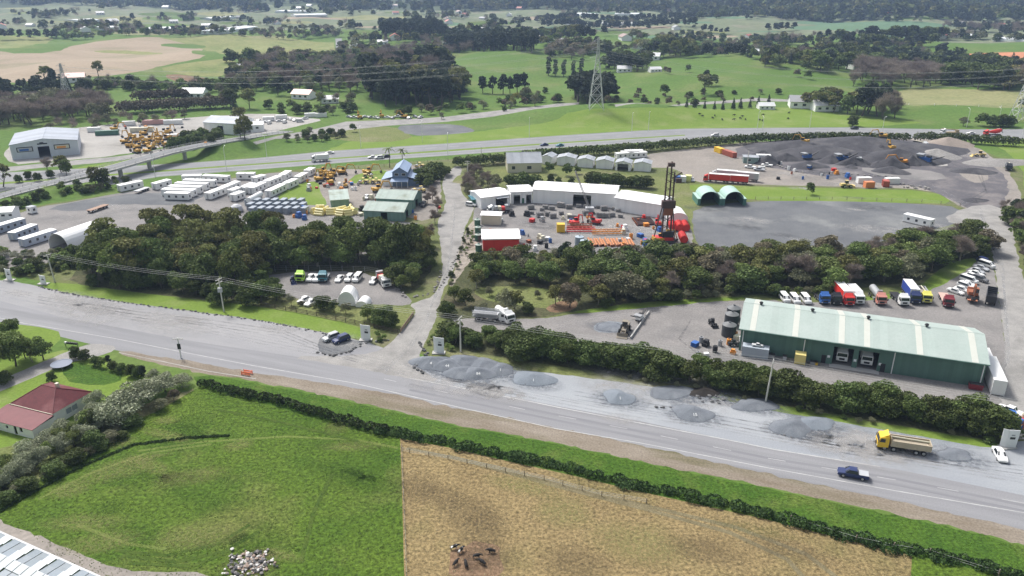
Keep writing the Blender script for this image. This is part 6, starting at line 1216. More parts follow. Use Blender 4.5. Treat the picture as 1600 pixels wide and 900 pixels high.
for i in range(6): V('pipe', None, (985 + i * 2, 343 + i * 2), (1018 + i, 341 + i * 2), 'dark pipe lying by the right end of the workshop ' + W(1000, 342 + i), 'pipe', 'pipes by the workshop', M_mast, ('barrel',))
def clutter(k_, m):
    t = thing(('crate_stack', 'steel_drum', 'pallet_stack')[k_], '', ('crate', 'drum', 'pallet')[k_])
    if k_ == 0: bar('crate', t, m, (-.8, .8, -.6, .6, 0, .9)); bar('upper_crate', t, m, (-.5, .6, -.5, .45, .91, 1.6))
    elif k_ == 1: b = MB(); b.lathe([(.45, 0), (.47, .4), (.45, .8), (.47, 1.2), (.45, 1.3)], m, 10); b.build('drum', t); bar('lid', t, M_dark, (-.2, .2, -.2, .2, 1.3, 1.36))
    else:
        for z in range(4): bar('pallet', t, m, (-.7, .7, -.6, .6, z * .24 + .06, z * .24 + .2))
    return t
CM = (WHITE, M_steel, RED, M_rust, CREAM, M_dark, BLUE, ORANGE)
for i in range(190):
    (x0, x1, y0, y1), nm = (((752, 1040, 336, 348), 'drilling yard'), ((745, 860, 360, 392), 'yard by the red shed'), ((955, 1040, 350, 385), 'yard left of the mast'), ((560, 690, 296, 345), 'machinery yard'), ((395, 480, 318, 345), 'yard by the grey form stacks'), ((1190, 1330, 256, 284), 'quarry yard'), ((190, 330, 196, 236), 'yard of old machines'), ((1080, 1180, 522, 556), 'yard by the black tanks'), ((480, 560, 284, 300), 'bare ground by the yellow machines'), ((1560, 1600, 655, 672), 'yard behind the right sign'))[i % 10]
    k_ = RN.randrange(3); m_ = (0, 1, 3, 4, 2, 5, 6, 7)[RN.randrange(8)]; x, y = RN.uniform(x0, x1), RN.uniform(y0, y1)
    put('cl%d%d' % (k_, m_), (lambda k_=k_, m_=m_: (lambda: clutter(k_, CM[m_])))(), at(x, y), RN.uniform(0, 3), ('white', 'grey', 'red', 'rusty', 'cream', 'black', 'blue', 'orange')[m_] + ' ' + ('crate stack', 'steel drum', 'pallet stack')[k_] + ' in the ' + nm, ('crate', 'drum', 'pallet')[k_], 'loose goods in the yards', scale=RN.uniform(.7, 1.4))
t = thing('crawler_crane', 'grey crane with thin lattice boom leaning over the white workshop', 'crane', at(921, 333)); b = MB()
tp = flat(902, 262, 20) - t.location
for dx_, dy_ in ((-.5, 0), (.5, 0), (0, .8)): b.tube((dx_, dy_, 1.5), (tp.x + dx_ * .3, tp.y * .3 + dy_ * .3, 17), .1, M_steel)
for i in range(14): f0, f1 = i / 14, (i + 1) / 14; b.tube((-.5 + tp.x * f0, tp.y * .3 * f0, 1.5 + 15.5 * f0), (.4 + tp.x * f1, tp.y * .3 * f1, 1.5 + 15.5 * f1), .05, M_steel, n=4)
b.build('lattice_boom', t); b = MB(); b.box(-1.6, 1.6, -1, 1.2, .8, 2.3, SILVER); b.build('cab', t)
for s in (-1, 1): bar('track', t, M_chas, (-1.8, 1.8, s * 1.2 - .3, s * 1.2 + .3, 0.02, .79))
# ================================================================ sign pillars, poles, lamps
def pillar(x, y, h, l, turn=0):
    t = thing('sign_pillar', l, 'sign', at(x, y), turn); M = paint((.74, .75, .76))
    for s, w_, r_ in ((-1, .9, .9), (1, 1.9, -.25)):
        b = MB(); c, n = math.cos(r_), math.sin(r_); x1, y1 = (s * w_ * c, -abs(s) * 0 + s * w_ * n if s > 0 else w_ * .8)
        if s > 0: q = [(0, 0), (w_ * c, w_ * n), (w_ * c + .12 * -n, w_ * n + .12 * c), (-.12 * n, .12 * c)]
        else: q = [(-.02, 0), (-.02, .12), (-w_ * .75, w_ * .6 + .12), (-w_ * .75, w_ * .6)]
        b.add([(px_, py_, .25) for px_, py_ in q] + [(px_ * 1.04, py_ * 1.04, h) for px_, py_ in q], [(3, 2, 1, 0), (4, 5, 6, 7)] + [(i, (i + 1) % 4, 4 + (i + 1) % 4, 4 + i) for i in range(4)], M); b.build('sign_panel', t)
    b = MB(); c, n = math.cos(-.25), math.sin(-.25)
    f = lambda u, z: (u * c + .02 * n, u * n - .02 * c, z)
    b.quad(f(.45, h * .5), f(1.4, h * .5), f(1.4, h * .62), f(.45, h * .62), M_dark); b.quad(f(.6, h * .68), f(1.25, h * .68), f(1.25, h * .76), f(.6, h * .76), M_steel); b.build('emblem', t)
    bar('footing', t, M_conc, (-1.0, 2.1, -.7, .9, 0, .24)); return t
pillar(568, 532, 4.2, 'white sign pillar left of the driveway mouth'); pillar(682, 552, 4.2, 'white sign pillar right of the driveway mouth'); pillar(1570, 700, 4.0, 'white sign pillar behind the parked white car', .15)
pillar(12, 438, 3.6, 'white sign board at the far left of the apron', -.1); pillar(65, 444, 2.8, 'small pale sign board by the left power pole', -.1)
M_pole = mat('concrete_pole', (.62, .6, .55), (.5, .48, .44), s=1, rough=.8); M_wood = mat('weathered_timber', (.16, .13, .1), (.24, .2, .16), s=2, rough=.9); M_wire = mat('power_wire', (.35, .36, .34), rough=.6)
PT = []
def pole(x, y, h, arms, l, lean=(0, 0), m=None, trafo=False, arm_rot=1.2):
    t = thing('power_pole', l, 'pole', at(x, y)); b = MB(); tp = Vector((lean[0], lean[1], h)); b.tube((0, 0, 0), tp, .22, m or M_pole, .14, n=8); b.build('post', t)
    for i in range(arms):
        b = MB(); z = h - .3 - i * .9; d = Vector((math.cos(arm_rot), math.sin(arm_rot), 0)) * 1.2; c = Vector((lean[0] * z / h, lean[1] * z / h, z)); b.tube(c - d, c + d, .09, M_pole, n=4); o = b.build('crossarm', t)
        b = MB(); [b.tube(c + d * f, c + d * f + Vector((0, 0, .3)), .06, WHITE, n=5) for f in (-.9, -.4, .4, .9)]; b.build('insulator', o)
    if trafo: b = MB(); b.box(-.55, .55, -.75, -.15, h * .62, h * .62 + 1.2, SILVER); b.build('transformer', t)
    PT.append((t.location + Vector((lean[0], lean[1], h)), arm_rot)); return t
PT.append((at(-260, 415, 8), 1.2))
pole(86, 441, 8.6, 1, 'leaning power pole beside the left driveway', (-.6, .3)); pole(350, 487, 9.5, 2, 'white power pole carrying a transformer on the grass verge', (-.2, .2), trafo=True); pole(720, 550, 9.2, 2, 'white power pole beside the grey gravel heaps'); pole(1196, 629, 10, 1, 'tall thin white pole in front of the green shed hedge', (.5, .2)); PT.append((at(1900, 745, 9.5), 1.2))
t = thing('overhead_wires', 'thin overhead power wires strung along the road', 'wires', (0, 0, 0))
for k_ in (-.9, 0, .9):
    b = MB()
    for (p, r0_), (q, r1_) in zip(PT, PT[1:]):
        d = Vector((math.cos(r0_), math.sin(r0_), 0)) * 1.2 * k_; L_ = (q - p).length; pr = p + d
        for i in range(1, 13): f = i / 12; c = (p + d).lerp(q + d, f) - Vector((0, 0, 4 * f * (1 - f) * L_ * .012)); b.tube(pr, c, .025, M_wire, n=3, caps=False); pr = c
    b.build('wire', t)
pole(283, 559, 5.2, 1, 'short white post with a black sign at the near road edge', arm_rot=.1, m=WHITE); PT.pop(); o = bpy.data.objects[-1] if False else None
t = thing('road_sign', 'black sign plate on the short white post', 'sign', at(283, 559)); bar('sign_plate', t, BLACK, (-.3, .5, -.3, -.24, 2.4, 3.8))
pole(731, 283, 9, 2, 'pale power pole beside the bend of the driveway', arm_rot=0); pole(186, 440, 1, 0, 'short stump post') if False else None
pole(1167, 262, 8, 0, 'thin flag pole beside the quarry office'); pole(752, 252, 7, 0, 'thin pole by the hedge of the motorway')
M_lp = mat('lamp_post_white', (.7, .71, .7), rough=.5)
for (x, y) in ((417, 246), (354, 266), (564, 231), (660, 222), (700, 243), (827, 214), (987, 206), (1013, 204), (1183, 203), (1190, 213), (1377, 213), (1510, 199), (1558, 198), (1596, 216), (1265, 199), (243, 277)):
    t = thing('street_lamp', 'thin white street lamp beside the motorway, ' + W(x, y), 'street lamp', at(x, y), 0 if x % 2 else PI, 'street lamps along the motorway')
    b = MB(); b.tube((0, 0, 0), (0, 0, 10.5), .13, M_lp, .08, n=6); b.build('post', t); b = MB(); b.tube((0, 0, 10.5), (0, -1.6, 11.2), .07, M_lp, n=5); b.box(-.2, .2, -2.2, -1.5, 11.1, 11.25, M_lp); b.build('lamp_head', t)
# lattice pylons
def pylon(x, y, h, l, w0=9.0, rot=0.0):
    t = thing('lattice_pylon', l, 'pylon', at(x, y, -.2), rot); b = MB(); M = mat('pylon_steel', (.5, .51, .5), (.42, .43, .43), s=1, rough=.6); r = .11 + .002 * h
    wd = lambda z: (w0 * (1 - z / h * 1.25) + 1.6 * z / h if z < h * .7 else 1.9 * (1 - (z - h * .7) / (h * .3) * .6)) if True else 0
    zs = [0, .2, .36, .49, .6, .7, .8, .9, 1]
    pts = [[Vector((sx * wd(f * h) / 2, sy * wd(f * h) / 2, f * h)) for sx, sy in ((-1, -1), (1, -1), (1, 1), (-1, 1))] for f in zs]
    for a_, c_ in zip(pts, pts[1:]):
        for i in range(4): b.tube(a_[i], c_[i], r, M, n=4); b.tube(a_[i], c_[(i + 1) % 4], r * .7, M, n=3); b.tube(a_[(i + 1) % 4], c_[i], r * .7, M, n=3); b.tube(c_[i], c_[(i + 1) % 4], r * .7, M, n=3)
    b.build('tower', t)
    for f, wa in ((.72, 5.2), (.84, 4.2), (.95, 3.2)):
        b = MB(); b.tube((-wa, 0, f * h), (wa, 0, f * h), .13, M, n=4); b.tube((-wa, 0, f * h), (0, 0, f * h + 1.6), .08, M, n=3); b.tube((wa, 0, f * h), (0, 0, f * h + 1.6), .08, M, n=3); b.build('crossarm', t)
    return t
pylon(931, 170, 43, 'tall grey lattice pylon on the green rise, middle of the picture'); pylon(107, 162, 27, 'grey lattice pylon standing among the trees at the left', 6); pylon(1592, 190, 34, 'faint lattice pylon at the right edge', 9)
t = thing('transmission_lines', 'thin high voltage lines running between the pylons', 'wires', (0, 0, 0))
P3 = [at(107, 162), at(931, 170), at(1592, 190)]; HH = (27, 43, 34)
for f, wa in ((.72, 5), (.84, 4), (.95, 3)):
    for s in (-1, 1):
        b = MB()
        for (p, h0), (q, h1) in zip(zip(P3, HH), list(zip(P3, HH))[1:]):
            a_, c_ = p + Vector((s * wa, 0, f * h0 - 1)), q + Vector((s * wa, 0, f * h1 - 1)); pr = a_
            for i in range(1, 21): g_ = i / 20; c = a_.lerp(c_, g_) - Vector((0, 0, 4 * g_ * (1 - g_) * 9)); b.tube(pr, c, .05, M_wire, n=3, caps=False); pr = c
        b.build('wire', t)
# ================================================================ overpass bridge
t = thing('overpass_bridge', 'concrete overpass bridge crossing the motorway on round piers', 'bridge', (0, 0, 0)); P = []
for a_, c_ in zip(OVER, OVER[1:]):
    for j in range(6): P.append(a_.lerp(c_, j / 6))
P.append(OVER[-1]); b = MB(); prof = [(-4.2, -.0), (-4.2, -.9), (-2.2, -1.3), (2.2, -1.3), (4.2, -.9), (4.2, 0)]; vs = []; nrm = []
for i, p in enumerate(P):
    d = P[min(i + 1, len(P) - 1)] - P[max(0, i - 1)]; n_ = Vector((-d.y, d.x, 0)).normalized(); nrm.append(n_)
    vs += [tuple(p + n_ * u + Vector((0, 0, z + .06))) for u, z in prof]
b.add(vs, [(i * 6 + j, i * 6 + (j + 1) % 6, (i + 1) * 6 + (j + 1) % 6, (i + 1) * 6 + j) for i in range(len(P) - 1) for j in range(6)], M_conc); b.build('deck', t)
b = MB(); ribbon_v = []
for p, n_ in zip(P, nrm): ribbon_v += [tuple(p + n_ * 3.6 + Vector((0, 0, .075))), tuple(p - n_ * 3.6 + Vector((0, 0, .075)))]
b.add(ribbon_v, [(2 * i, 2 * i + 1, 2 * i + 3, 2 * i + 2) for i in range(len(P) - 1)], M_hway); b.build('road_surface', t)
for s in (-1, 1):
    b = MB()
    for i in range(len(P) - 1):
        for z in (.65, 1.05): b.tube(P[i] + nrm[i] * s * 4 + Vector((0, 0, z)), P[i + 1] + nrm[i + 1] * s * 4 + Vector((0, 0, z)), .07, M_conc, n=4, caps=False)
        b.tube(P[i] + nrm[i] * s * 4, P[i] + nrm[i] * s * 4 + Vector((0, 0, 1.1)), .09, M_conc, n=4)
    b.build('guard_rail', t)
for (x, y) in ((187, 276), (248, 263), (304, 250)):
    q = G(x, y); q.z = 0; d, i = min(((p.xy - q.xy).length, i) for i, p in enumerate(P)); p = P[i]
    b = MB(); b.lathe([(.95, -.3), (.95, p.z - 2.1), (1.6, p.z - 1.25)], M_conc, 12, at=(p.x, p.y, 0)); b.build('pier', t)
# ================================================================ gravel heaps, rocks, rubble
def heap(x, y, r, h, m, l, sx=1.0, n=26, name='gravel_heap', mark=None, rot=0, cat='heap'):
    p = at(x, y); rg = random.Random(int(x * 7 + y)); b = MB(); rings = 9; ph = [rg.uniform(0, 6) for _ in range(4)]
    vs = [(0, 0, h * (.97 if name == 'stockpile' else .76))]
    for i in range(1, rings + 1):
        f = i / rings
        for j in range(n):
            a_ = 2 * PI * j / n; k_ = 1 + .12 * math.sin(2 * a_ + ph[0]) + .08 * math.sin(3 * a_ + ph[1]) + .05 * math.sin(5 * a_ + ph[2])
            h2 = h if name == 'stockpile' else h * .82; z = h2 * max(0, (1 - f ** 1.0)) * (1 + .1 * math.sin(3 * a_ + ph[3]) * f) + rg.uniform(-.03, .03) * h; vs.append((r * sx * f * k_ * math.cos(a_), r * f * k_ * math.sin(a_), z if i < rings else -.06))
    fs = [(0, 1 + j, 1 + (j + 1) % n) for j in range(n)] + [(1 + (i - 1) * n + j, 1 + i * n + j, 1 + i * n + (j + 1) % n, 1 + (i - 1) * n + (j + 1) % n) for i in range(1, rings) for j in range(n)]
    b.add(vs, fs, m); o = b.build(name, smooth=True, loc=p, rz=rot); tag(o, l, cat)
    if mark:
        cu = bpy.data.curves.new('mark', 'FONT'); cu.body = mark; cu.size = .95; cu.extrude = .03; cu.align_x = 'CENTER'
        tmp = bpy.data.objects.new('mark', cu); COL.objects.link(tmp); dg = bpy.context.evaluated_depsgraph_get(); me = bpy.data.meshes.new_from_object(tmp.evaluated_get(dg)); bpy.data.objects.remove(tmp)
        me.materials.clear(); me.materials.append(WHITE); k_ = bpy.data.objects.new('painted_number', me); COL.objects.link(k_); k_.parent = o
        k_.location = (0, -r * .62, h * .42 + .1); k_.rotation_euler = (math.atan(h / r) + .05, 0, -rot)
    return o
M_heap = mat('blue_grey_chip', (.13, .145, .165), (.18, .195, .22), (.23, .245, .265), s=.5, rough=.95, fine=.2, bs=6, bump=.1)
M_heapl = mat('light_blue_chip', (.16, .185, .215), (.22, .245, .275), s=.5, rough=.95, fine=.18, bs=6, bump=.1)
M_coal = mat('dark_millings', (.045, .044, .05), (.085, .082, .09), (.12, .115, .115), s=.25, rough=.95, fine=.3, bs=3, bump=.2)
M_sand = mat('brown_aggregate', (.24, .2, .17), (.32, .27, .23), s=.3, rough=.95, fine=.25, bs=4, bump=.15)
M_stone = mat('pale_broken_concrete', (.3, .285, .27), (.2, .19, .18), s=.8, rough=.95, fine=.3, bs=3, bump=.2, rnd=.15)
M_rock = mat('dark_rock', (.07, .07, .072), (.2, .2, .2), s=1.2, rough=.95, rnd=.4, bump=.1)
for a_ in ((675, 567, 4.6, 2.0, M_heap, 'leftmost blue grey gravel heap by the sign pillar', 1.2, 26, 'gravel_heap', '4'), (700, 571, 4.4, 1.9, M_heap, 'second blue grey gravel heap from the left', 1.1, 26, 'gravel_heap', '44'), (722, 566, 4.2, 1.8, M_heap, 'rear blue grey gravel heap nearest the power pole', 1.3), (716, 582, 3.6, 1.4, M_heap, 'low gravel heap in front of the pole heap', 1.3), (748, 584, 4.0, 2.0, M_heap, 'pointed blue grey gravel heap, fourth from the left', 1.15, 26, 'gravel_heap', '84'), (757, 571, 4.0, 1.6, M_heap, 'rear gravel heap behind the pointed one', 1.3), (782, 578, 3.6, 1.6, M_heap, 'gravel heap with pale scoop, right end of the cluster', 1.1, 26, 'gravel_heap', '1'),
    (833, 592, 4.6, 1.7, M_heapl, 'separate light blue heap right of the cluster', 1.2, 26, 'gravel_heap', '1'), (967, 621, 3.9, 1.6, M_heapl, 'round grey heap halfway along the apron', 1.05, 26, 'gravel_heap', '1'), (1082, 646, 4.2, 1.7, M_heap, 'smooth oval heap with a dark tail', 1.15, 26, 'gravel_heap', '15'), (1050, 613, 4.0, .9, M_heap, 'low stony heap behind the oval heap', 1.5), (1180, 633, 3.6, 1.1, M_heap, 'low purple grey heap by the tall white pole', 1.5),
    (1237, 668, 4.3, 1.8, M_heap, 'heap with a broken dark front edge', 1.2), (1268, 662, 3.6, 1.2, M_heapl, 'pale ridge joined to the heap with the broken edge', 1.5), (1492, 711, 3.0, .9, M_heap, 'low heap right of the yellow cab truck', 1.2)):
    heap(a_[0], a_[1], a_[2] * .88, *a_[3:])
for a_ in ((1345, 232, 26, 6.5, M_coal, 'widest dark stockpile in the quarry', 1.9), (1245, 234, 16, 5, M_coal, 'left dark stockpile in the quarry', 1.8), (1285, 240, 16, 4.5, M_coal, 'long dark stockpile behind the screening plants', 2), (1400, 250, 15, 6, M_coal, 'steep dark stockpile behind the orange excavator', 1.6), (1345, 248, 12, 4, M_coal, 'dark stockpile between the screener and orange excavator', 1.8), (1392, 268, 7, 2.6, M_coal, 'small dark cone in front of the orange excavator', 1.1), (1480, 226, 11, 4.2, M_sand, 'brown aggregate cone below the motorway hedge', 1.3), (1463, 243, 10, 3.6, M_stone, 'heap of pale broken concrete', 1.1), (1522, 268, 7, 1.8, M_coal, 'flat dark heap inside the haul road loop', 1.4), (1336, 220, 8, 2.2, M_stone, 'pale rubble on top of the stockpile', 1.4), (1330, 262, 3, 1.6, M_coal, 'tiny dark cone under the screener conveyor', 1), (1350, 259, 3, 1.4, M_coal, 'tiny dark cone right of the screener', 1), (1565, 254, 9, 1.8, M_stone, 'pale rubble bank along the quarry end', 2.2), (1523, 313, 4, 1.0, M_coal, 'small dark heap by the haul road junction', 1.3), (1100, 613, 2.6, 1.1, mat('black_soil', (.02, .017, .015), (.035, .03, .026), s=1), 'black soil heap among broken stones', 1.3), (955, 512, 3, .6, M_heap, 'low grey heap on the gravel yard', 1.6)):
    heap(*a_, name='stockpile')
for i in range(16): x_, y_ = RN.uniform(1190, 1430), RN.uniform(226, 262); heap(x_, y_, RN.uniform(4, 8), RN.uniform(2.5, 5), M_coal, 'dark millings cone ' + W(x_, y_), RN.uniform(1, 1.6), name='stockpile')
def rock_mesh(seed):
    rg = random.Random(seed); bm = bmesh.new(); bmesh.ops.create_icosphere(bm, subdivisions=1, radius=.5)
    for v in bm.verts: v.co *= rg.uniform(.75, 1.15); v.co.z *= .75
    me = bpy.data.meshes.new('rock'); bm.to_mesh(me); bm.free(); me.materials.append(M_rock); return me
RK = [rock_mesh(i) for i in range(5)]; RKL = []
for me in RK: m2 = me.copy(); m2.materials.clear(); m2.materials.append(M_stone); RKL.append(m2)
def rocks(px, sp, s0, s1, l, group, jit=.25, pale=False, heap_=False):
    if heap_:
        b = MB(); ms = (M_stone, paint((.6, .58, .55)), M_rock, paint((.3, .22, .17)))
        for p in wpath(px, sp):
            me = RN.choice(RK); s = RN.uniform(s0, s1); x, y = p.x + RN.gauss(0, jit), p.y + RN.gauss(0, jit); a_ = RN.uniform(0, 6); c, n = math.cos(a_) * s, math.sin(a_) * s; z = RN.uniform(0, .5) * max(0, 1 - math.hypot(x - cx_, y - cy_) / 3) if False else RN.uniform(0, .35)
            b.add([(x + v.co.x * c - v.co.y * n, y + v.co.x * n + v.co.y * c, v.co.z * s * .8 + z) for v in me.vertices], [tuple(f.vertices) for f in me.polygons], RN.choice(ms))
        return tag(b.build('rubble'), l, 'rubble', None, 'stuff')
    for p in wpath(px, sp):
        o = bpy.data.objects.new('rock', RN.choice(RKL if pale else RK)); COL.objects.link(o); x, y = p.x + RN.gauss(0, jit), p.y + RN.gauss(0, jit)
        s = RN.uniform(s0, s1); o.location = (x, y, T(x, y) + s * .15); o.scale = (s, s * RN.uniform(.8, 1.4), s); o.rotation_euler.z = RN.uniform(0, 6); tag(o, l + ' ' + W(*PX(o.location)), 'rock', group)
rocks([(60, 448), (100, 458), (200, 474), (300, 487), (400, 500), (500, 519), (545, 530)], .95, .35, .8, 'dark edging rock on the verge', 'rocks edging the verge')
rocks([(497, 551), (520, 556), (545, 550), (560, 541), (575, 534), (605, 531)], .85, .5, 1.0, 'dark rock edging the parking bay', 'rocks round the parking bay')
rocks([(655, 536), (662, 550), (668, 555), (660, 562), (650, 570), (648, 576), (660, 582)], .8, .5, 1.1, 'dark rock by the right driveway corner', 'rocks at the driveway corner')
rocks([(1085, 618), (1100, 623), (1112, 627), (1128, 626), (1112, 620)], .7, .5, 1.1, 'grey broken rock beside the black soil heap', 'rocks round the black soil', .6)
rocks([(1212, 668), (1220, 676), (1235, 682), (1250, 682)], .8, .4, .8, 'dark lump along the broken heap edge', 'lumps along the heap edge', .3)
rocks([(360, 885), (375, 870), (400, 868), (420, 880), (400, 892), (370, 898), (385, 880), (405, 885), (378, 874), (410, 876), (366, 892), (396, 872), (415, 892)], .12, .2, .75, 'heap of pale broken rubble at the bottom edge of the green paddock', None, .9, True, True); patch('mud_patch', 388, 886, 5.5, 4, W_t, 0)
rocks([(820, 600), (826, 592), (836, 584)], .8, .4, .7, 'dark clod left of the light blue heap', 'clods by the light blue heap', .2); rocks([(1026, 637), (1040, 636), (1056, 638)], .6, .4, .8, 'dark clod in the tail of the oval heap', 'clods by the oval heap', .2)
rocks([(1300, 270), (1340, 273), (1400, 277)], 2.2, 1.0, 1.6, 'pale concrete block of the quarry wall', 'concrete blocks in the quarry', .3, True); rocks([(1208, 257), (1230, 264), (1255, 271)], 2, 1, 1.7, 'pale concrete block near the office', 'concrete blocks near the office', .5, True)
rocks([(1405, 288), (1425, 290), (1450, 292), (1450, 296), (1415, 293)], 1.4, .8, 1.8, 'pale rubble lump on the quarry edge', 'rubble on the quarry edge', .9, True); rocks([(688, 452), (694, 440), (702, 428), (712, 405), (722, 385), (728, 362)], 1.5, .5, 1.0, 'pale rock on the planted bank', 'rocks on the planted bank', .4, True)
rocks([(620, 452), (638, 464), (660, 464), (676, 456), (685, 442), (688, 425)], 1.3, .5, 1.1, 'pale rock along the driveway bend', 'rocks along the driveway bend', .4, True)
# ================================================================ fences
def fence(name, px, sp, h, rails, m, l, pw=.12, rw=.12):
    P = wpath(px, sp); a0 = P[0].copy(); t = thing(name, l, 'fence', a0)
    pm_ = MB(); pm_.box(-pw / 2, pw / 2, -pw / 2, pw / 2, 0, h, m); pm_ = pm_.mesh('post')
    for i, p in enumerate(P):
        o = bpy.data.objects.new('post', pm_); COL.objects.link(o); o.parent = t; o.location = (p.x - a0.x, p.y - a0.y, T(p.x, p.y) - a0.z)
        if i + 1 < len(P):
            q = P[i + 1]
            for z in rails:
                if rw > .05: b = MB(); b.box(0, (q - p).length, -.03, .03, z, z + rw, m); r_ = b.build('rail', t); r_.location = o.location + Vector((0, -pw / 2 - .035, 0)); r_.rotation_euler.z = math.atan2(q.y - p.y, q.x - p.x)
    if rw <= .05:
        b = MB()
        for p, q in zip(P, P[1:]):
            for z in rails: b.tube(p - a0 + Vector((0, 0, z)), q - a0 + Vector((0, 0, z)), .02, M_wire, n=3, caps=False)
        b.build('wire', t)
    return t
M_fpost = mat('dark_fence_timber', (.06, .045, .035), (.1, .08, .06), s=2, rough=.9)
fence('post_and_rail_fence', [(408, 478), (430, 482), (480, 491), (540, 503), (600, 516), (622, 522)], 2.6, 1.25, (.25, .65, 1.02), M_fpost, 'dark timber post and rail fence along the grass verge')
fence('timber_wall', [(626, 520), (636, 506), (646, 492)], 1.2, 1.1, (.1, .35, .6, .85), M_yardt if False else mat('tan_timber', (.3, .22, .16), (.36, .27, .2), s=2), 'tan timber retaining fence along the driveway mouth', .14, .2)
fence('wire_fence', [(628, 705), (640, 708), (700, 718), (760, 731), (850, 750), (940, 775), (1010, 786)], 3.5, 1.0, (.3, .6, .9), M_wood, 'post and wire fence across the dry field', .12, .02)
fence('wire_fence', [(628, 700), (630, 760), (634, 850), (636, 930)], 3.2, 1.0, (.3, .6, .9), M_wood, 'thin fence between the green paddock and dry field', .1, .02)
fence('wire_fence', [(1235, 815), (1337, 846), (1396, 858), (1452, 867), (1560, 900)], 12, 1.3, (.5, .9), M_wood, 'widely spaced fence posts below the roadside hedge', .16, .02)
fence('mesh_fence', [(430, 424), (500, 423), (570, 425), (590, 428), (612, 440), (622, 452)], 3, 1.8, (.6, 1.2, 1.75), M_steel, 'grey fence round the back of the car yard', .08, .02)
fence('wire_fence', [(1180, 312), (1300, 312), (1440, 316), (1500, 322)], 5, 1.3, (.5, .9, 1.2), M_wood, 'fence along the lower edge of the quarry grass strip', .14, .02)
fence('wire_fence', [(490, 262), (560, 264), (620, 259), (700, 250)], 5, 1.4, (.5, .9, 1.3), M_wood, 'fence between the motorway and the machine yard', .14, .02)
fence('farm_fence', [(1380, 163), (1460, 165), (1600, 168)], 12, 1.4, (.6, 1.2), WHITE, 'pale fence line in the right hand paddock', .25, .02)
# ================================================================ cows
def make_cow(m, patch=None):
    t = thing('cow', '', 'cow'); bm = bmesh.new(); J = {'p': ((-.75, 0, 1.05), .34), 'm': ((-.1, 0, 1.0), .4), 'c': ((.5, 0, 1.03), .36), 'n': ((.95, 0, 1.1), .2), 'h': ((1.25, 0, .95), .15), 'z': ((1.55, 0, .75), .09)}
    E_ = [('p', 'm'), ('m', 'c'), ('c', 'n'), ('n', 'h'), ('h', 'z')]
    for s in (-1, 1):
        for nm, x, kx in (('f', .5, .02), ('r', -.75, -.12)):
            J[nm + 'a%d' % s] = ((x, s * .2, .72), .15); J[nm + 'b%d' % s] = ((x + kx, s * .22, .4), .075); J[nm + 'c%d' % s] = ((x, s * .22, .03), .06); E_ += [('c' if nm == 'f' else 'p', nm + 'a%d' % s), (nm + 'a%d' % s, nm + 'b%d' % s), (nm + 'b%d' % s, nm + 'c%d' % s)]
    ks = list(J); vs = {k_: bm.verts.new(J[k_][0]) for k_ in ks}
    for a_, c_ in E_: bm.edges.new((vs[a_], vs[c_]))
    me = bpy.data.meshes.new('body'); bm.to_mesh(me); bm.free(); o = bpy.data.objects.new('body', me); COL.objects.link(o)
    md = o.modifiers.new('skin', 'SKIN'); sub = o.modifiers.new('sub', 'SUBSURF'); sub.levels = 1; sub.render_levels = 1
    for i, k_ in enumerate(ks): r = J[k_][1]; me.skin_vertices[0].data[i].radius = (r, r); me.skin_vertices[0].data[i].use_root = k_ == 'p'
    dg = bpy.context.evaluated_depsgraph_get(); dg.update(); m2 = bpy.data.meshes.new_from_object(o.evaluated_get(dg)); bpy.data.objects.remove(o); m2.name = 'body'
    m2.materials.clear(); m2.materials.append(m); o = bpy.data.objects.new('body', m2); COL.objects.link(o); o.parent = t; m2.polygons.foreach_set('use_smooth', [True] * len(m2.polygons))
    b = MB(); b.tube((-1.02, 0, 1.2), (-1.12, 0, .5), .04, m, .03, n=5); b.build('tail', t); b = MB(); [b.box(1.12, 1.22, s * .18 - .08, s * .18 + .08, 1.05, 1.09, m) for s in (-1, 1)]; b.build('ear', t)
    return t
M_cow = mat('black_cow_hide', (.02, .018, .017), rough=.8); M_cow2 = mat('black_white_hide', (.02, .018, .017), (.8, .78, .74), s=1.3, rough=.8, sharp=.02, det=1)
for (x, y, r_, k_, l) in ((710, 858, .3, 1, 'black and white cow, upper left of the small herd'), (720, 863, .9, 1, 'black and white cow just below the first one'), (768, 864, 3.1, 0, 'black cow at the right of the herd'), (745, 872, 0, 0, 'black cow in the middle of the herd'), (754, 882, 2.5, 0, 'black cow, lower right of the herd'), (712, 883, 1.0, 0, 'black cow, lower left of the herd'), (728, 885, 1.8, 0, 'black cow at the bottom middle of the herd')):
    put('cow%d' % k_, (lambda k_=k_: (lambda: make_cow((M_cow, M_cow2)[k_])))(), at(x, y), r_, l, 'cow', 'herd in the dry field', scale=.68)
for i in range(15): x, y = RN.uniform(1090, 1235), RN.uniform(177, 190); put('cow0', None, at(x, y), RN.uniform(0, 6), 'tiny black cow grazing on the far green field ' + W(x, y), 'cow', 'cattle beyond the motorway')
t = thing('barrier', 'orange safety mesh barrier on the near road shoulder', 'barrier', at(386, 585), -.3); M_or = mat('safety_orange', (.85, .2, .08), rough=.6)
for s in (-1, 1):
    bar('rail', t, M_or, (-1.1, 1.1, s * .5 - .04, s * .5 + .04, .55, .85), (-1.1, 1.1, s * .5 - .04, s * .5 + .04, .15, .4))
    for x in (-1.1, 1.1): bar('post', t, M_or, (x - .05, x + .05, s * .5 - .06, s * .5 + .06, 0, 1))
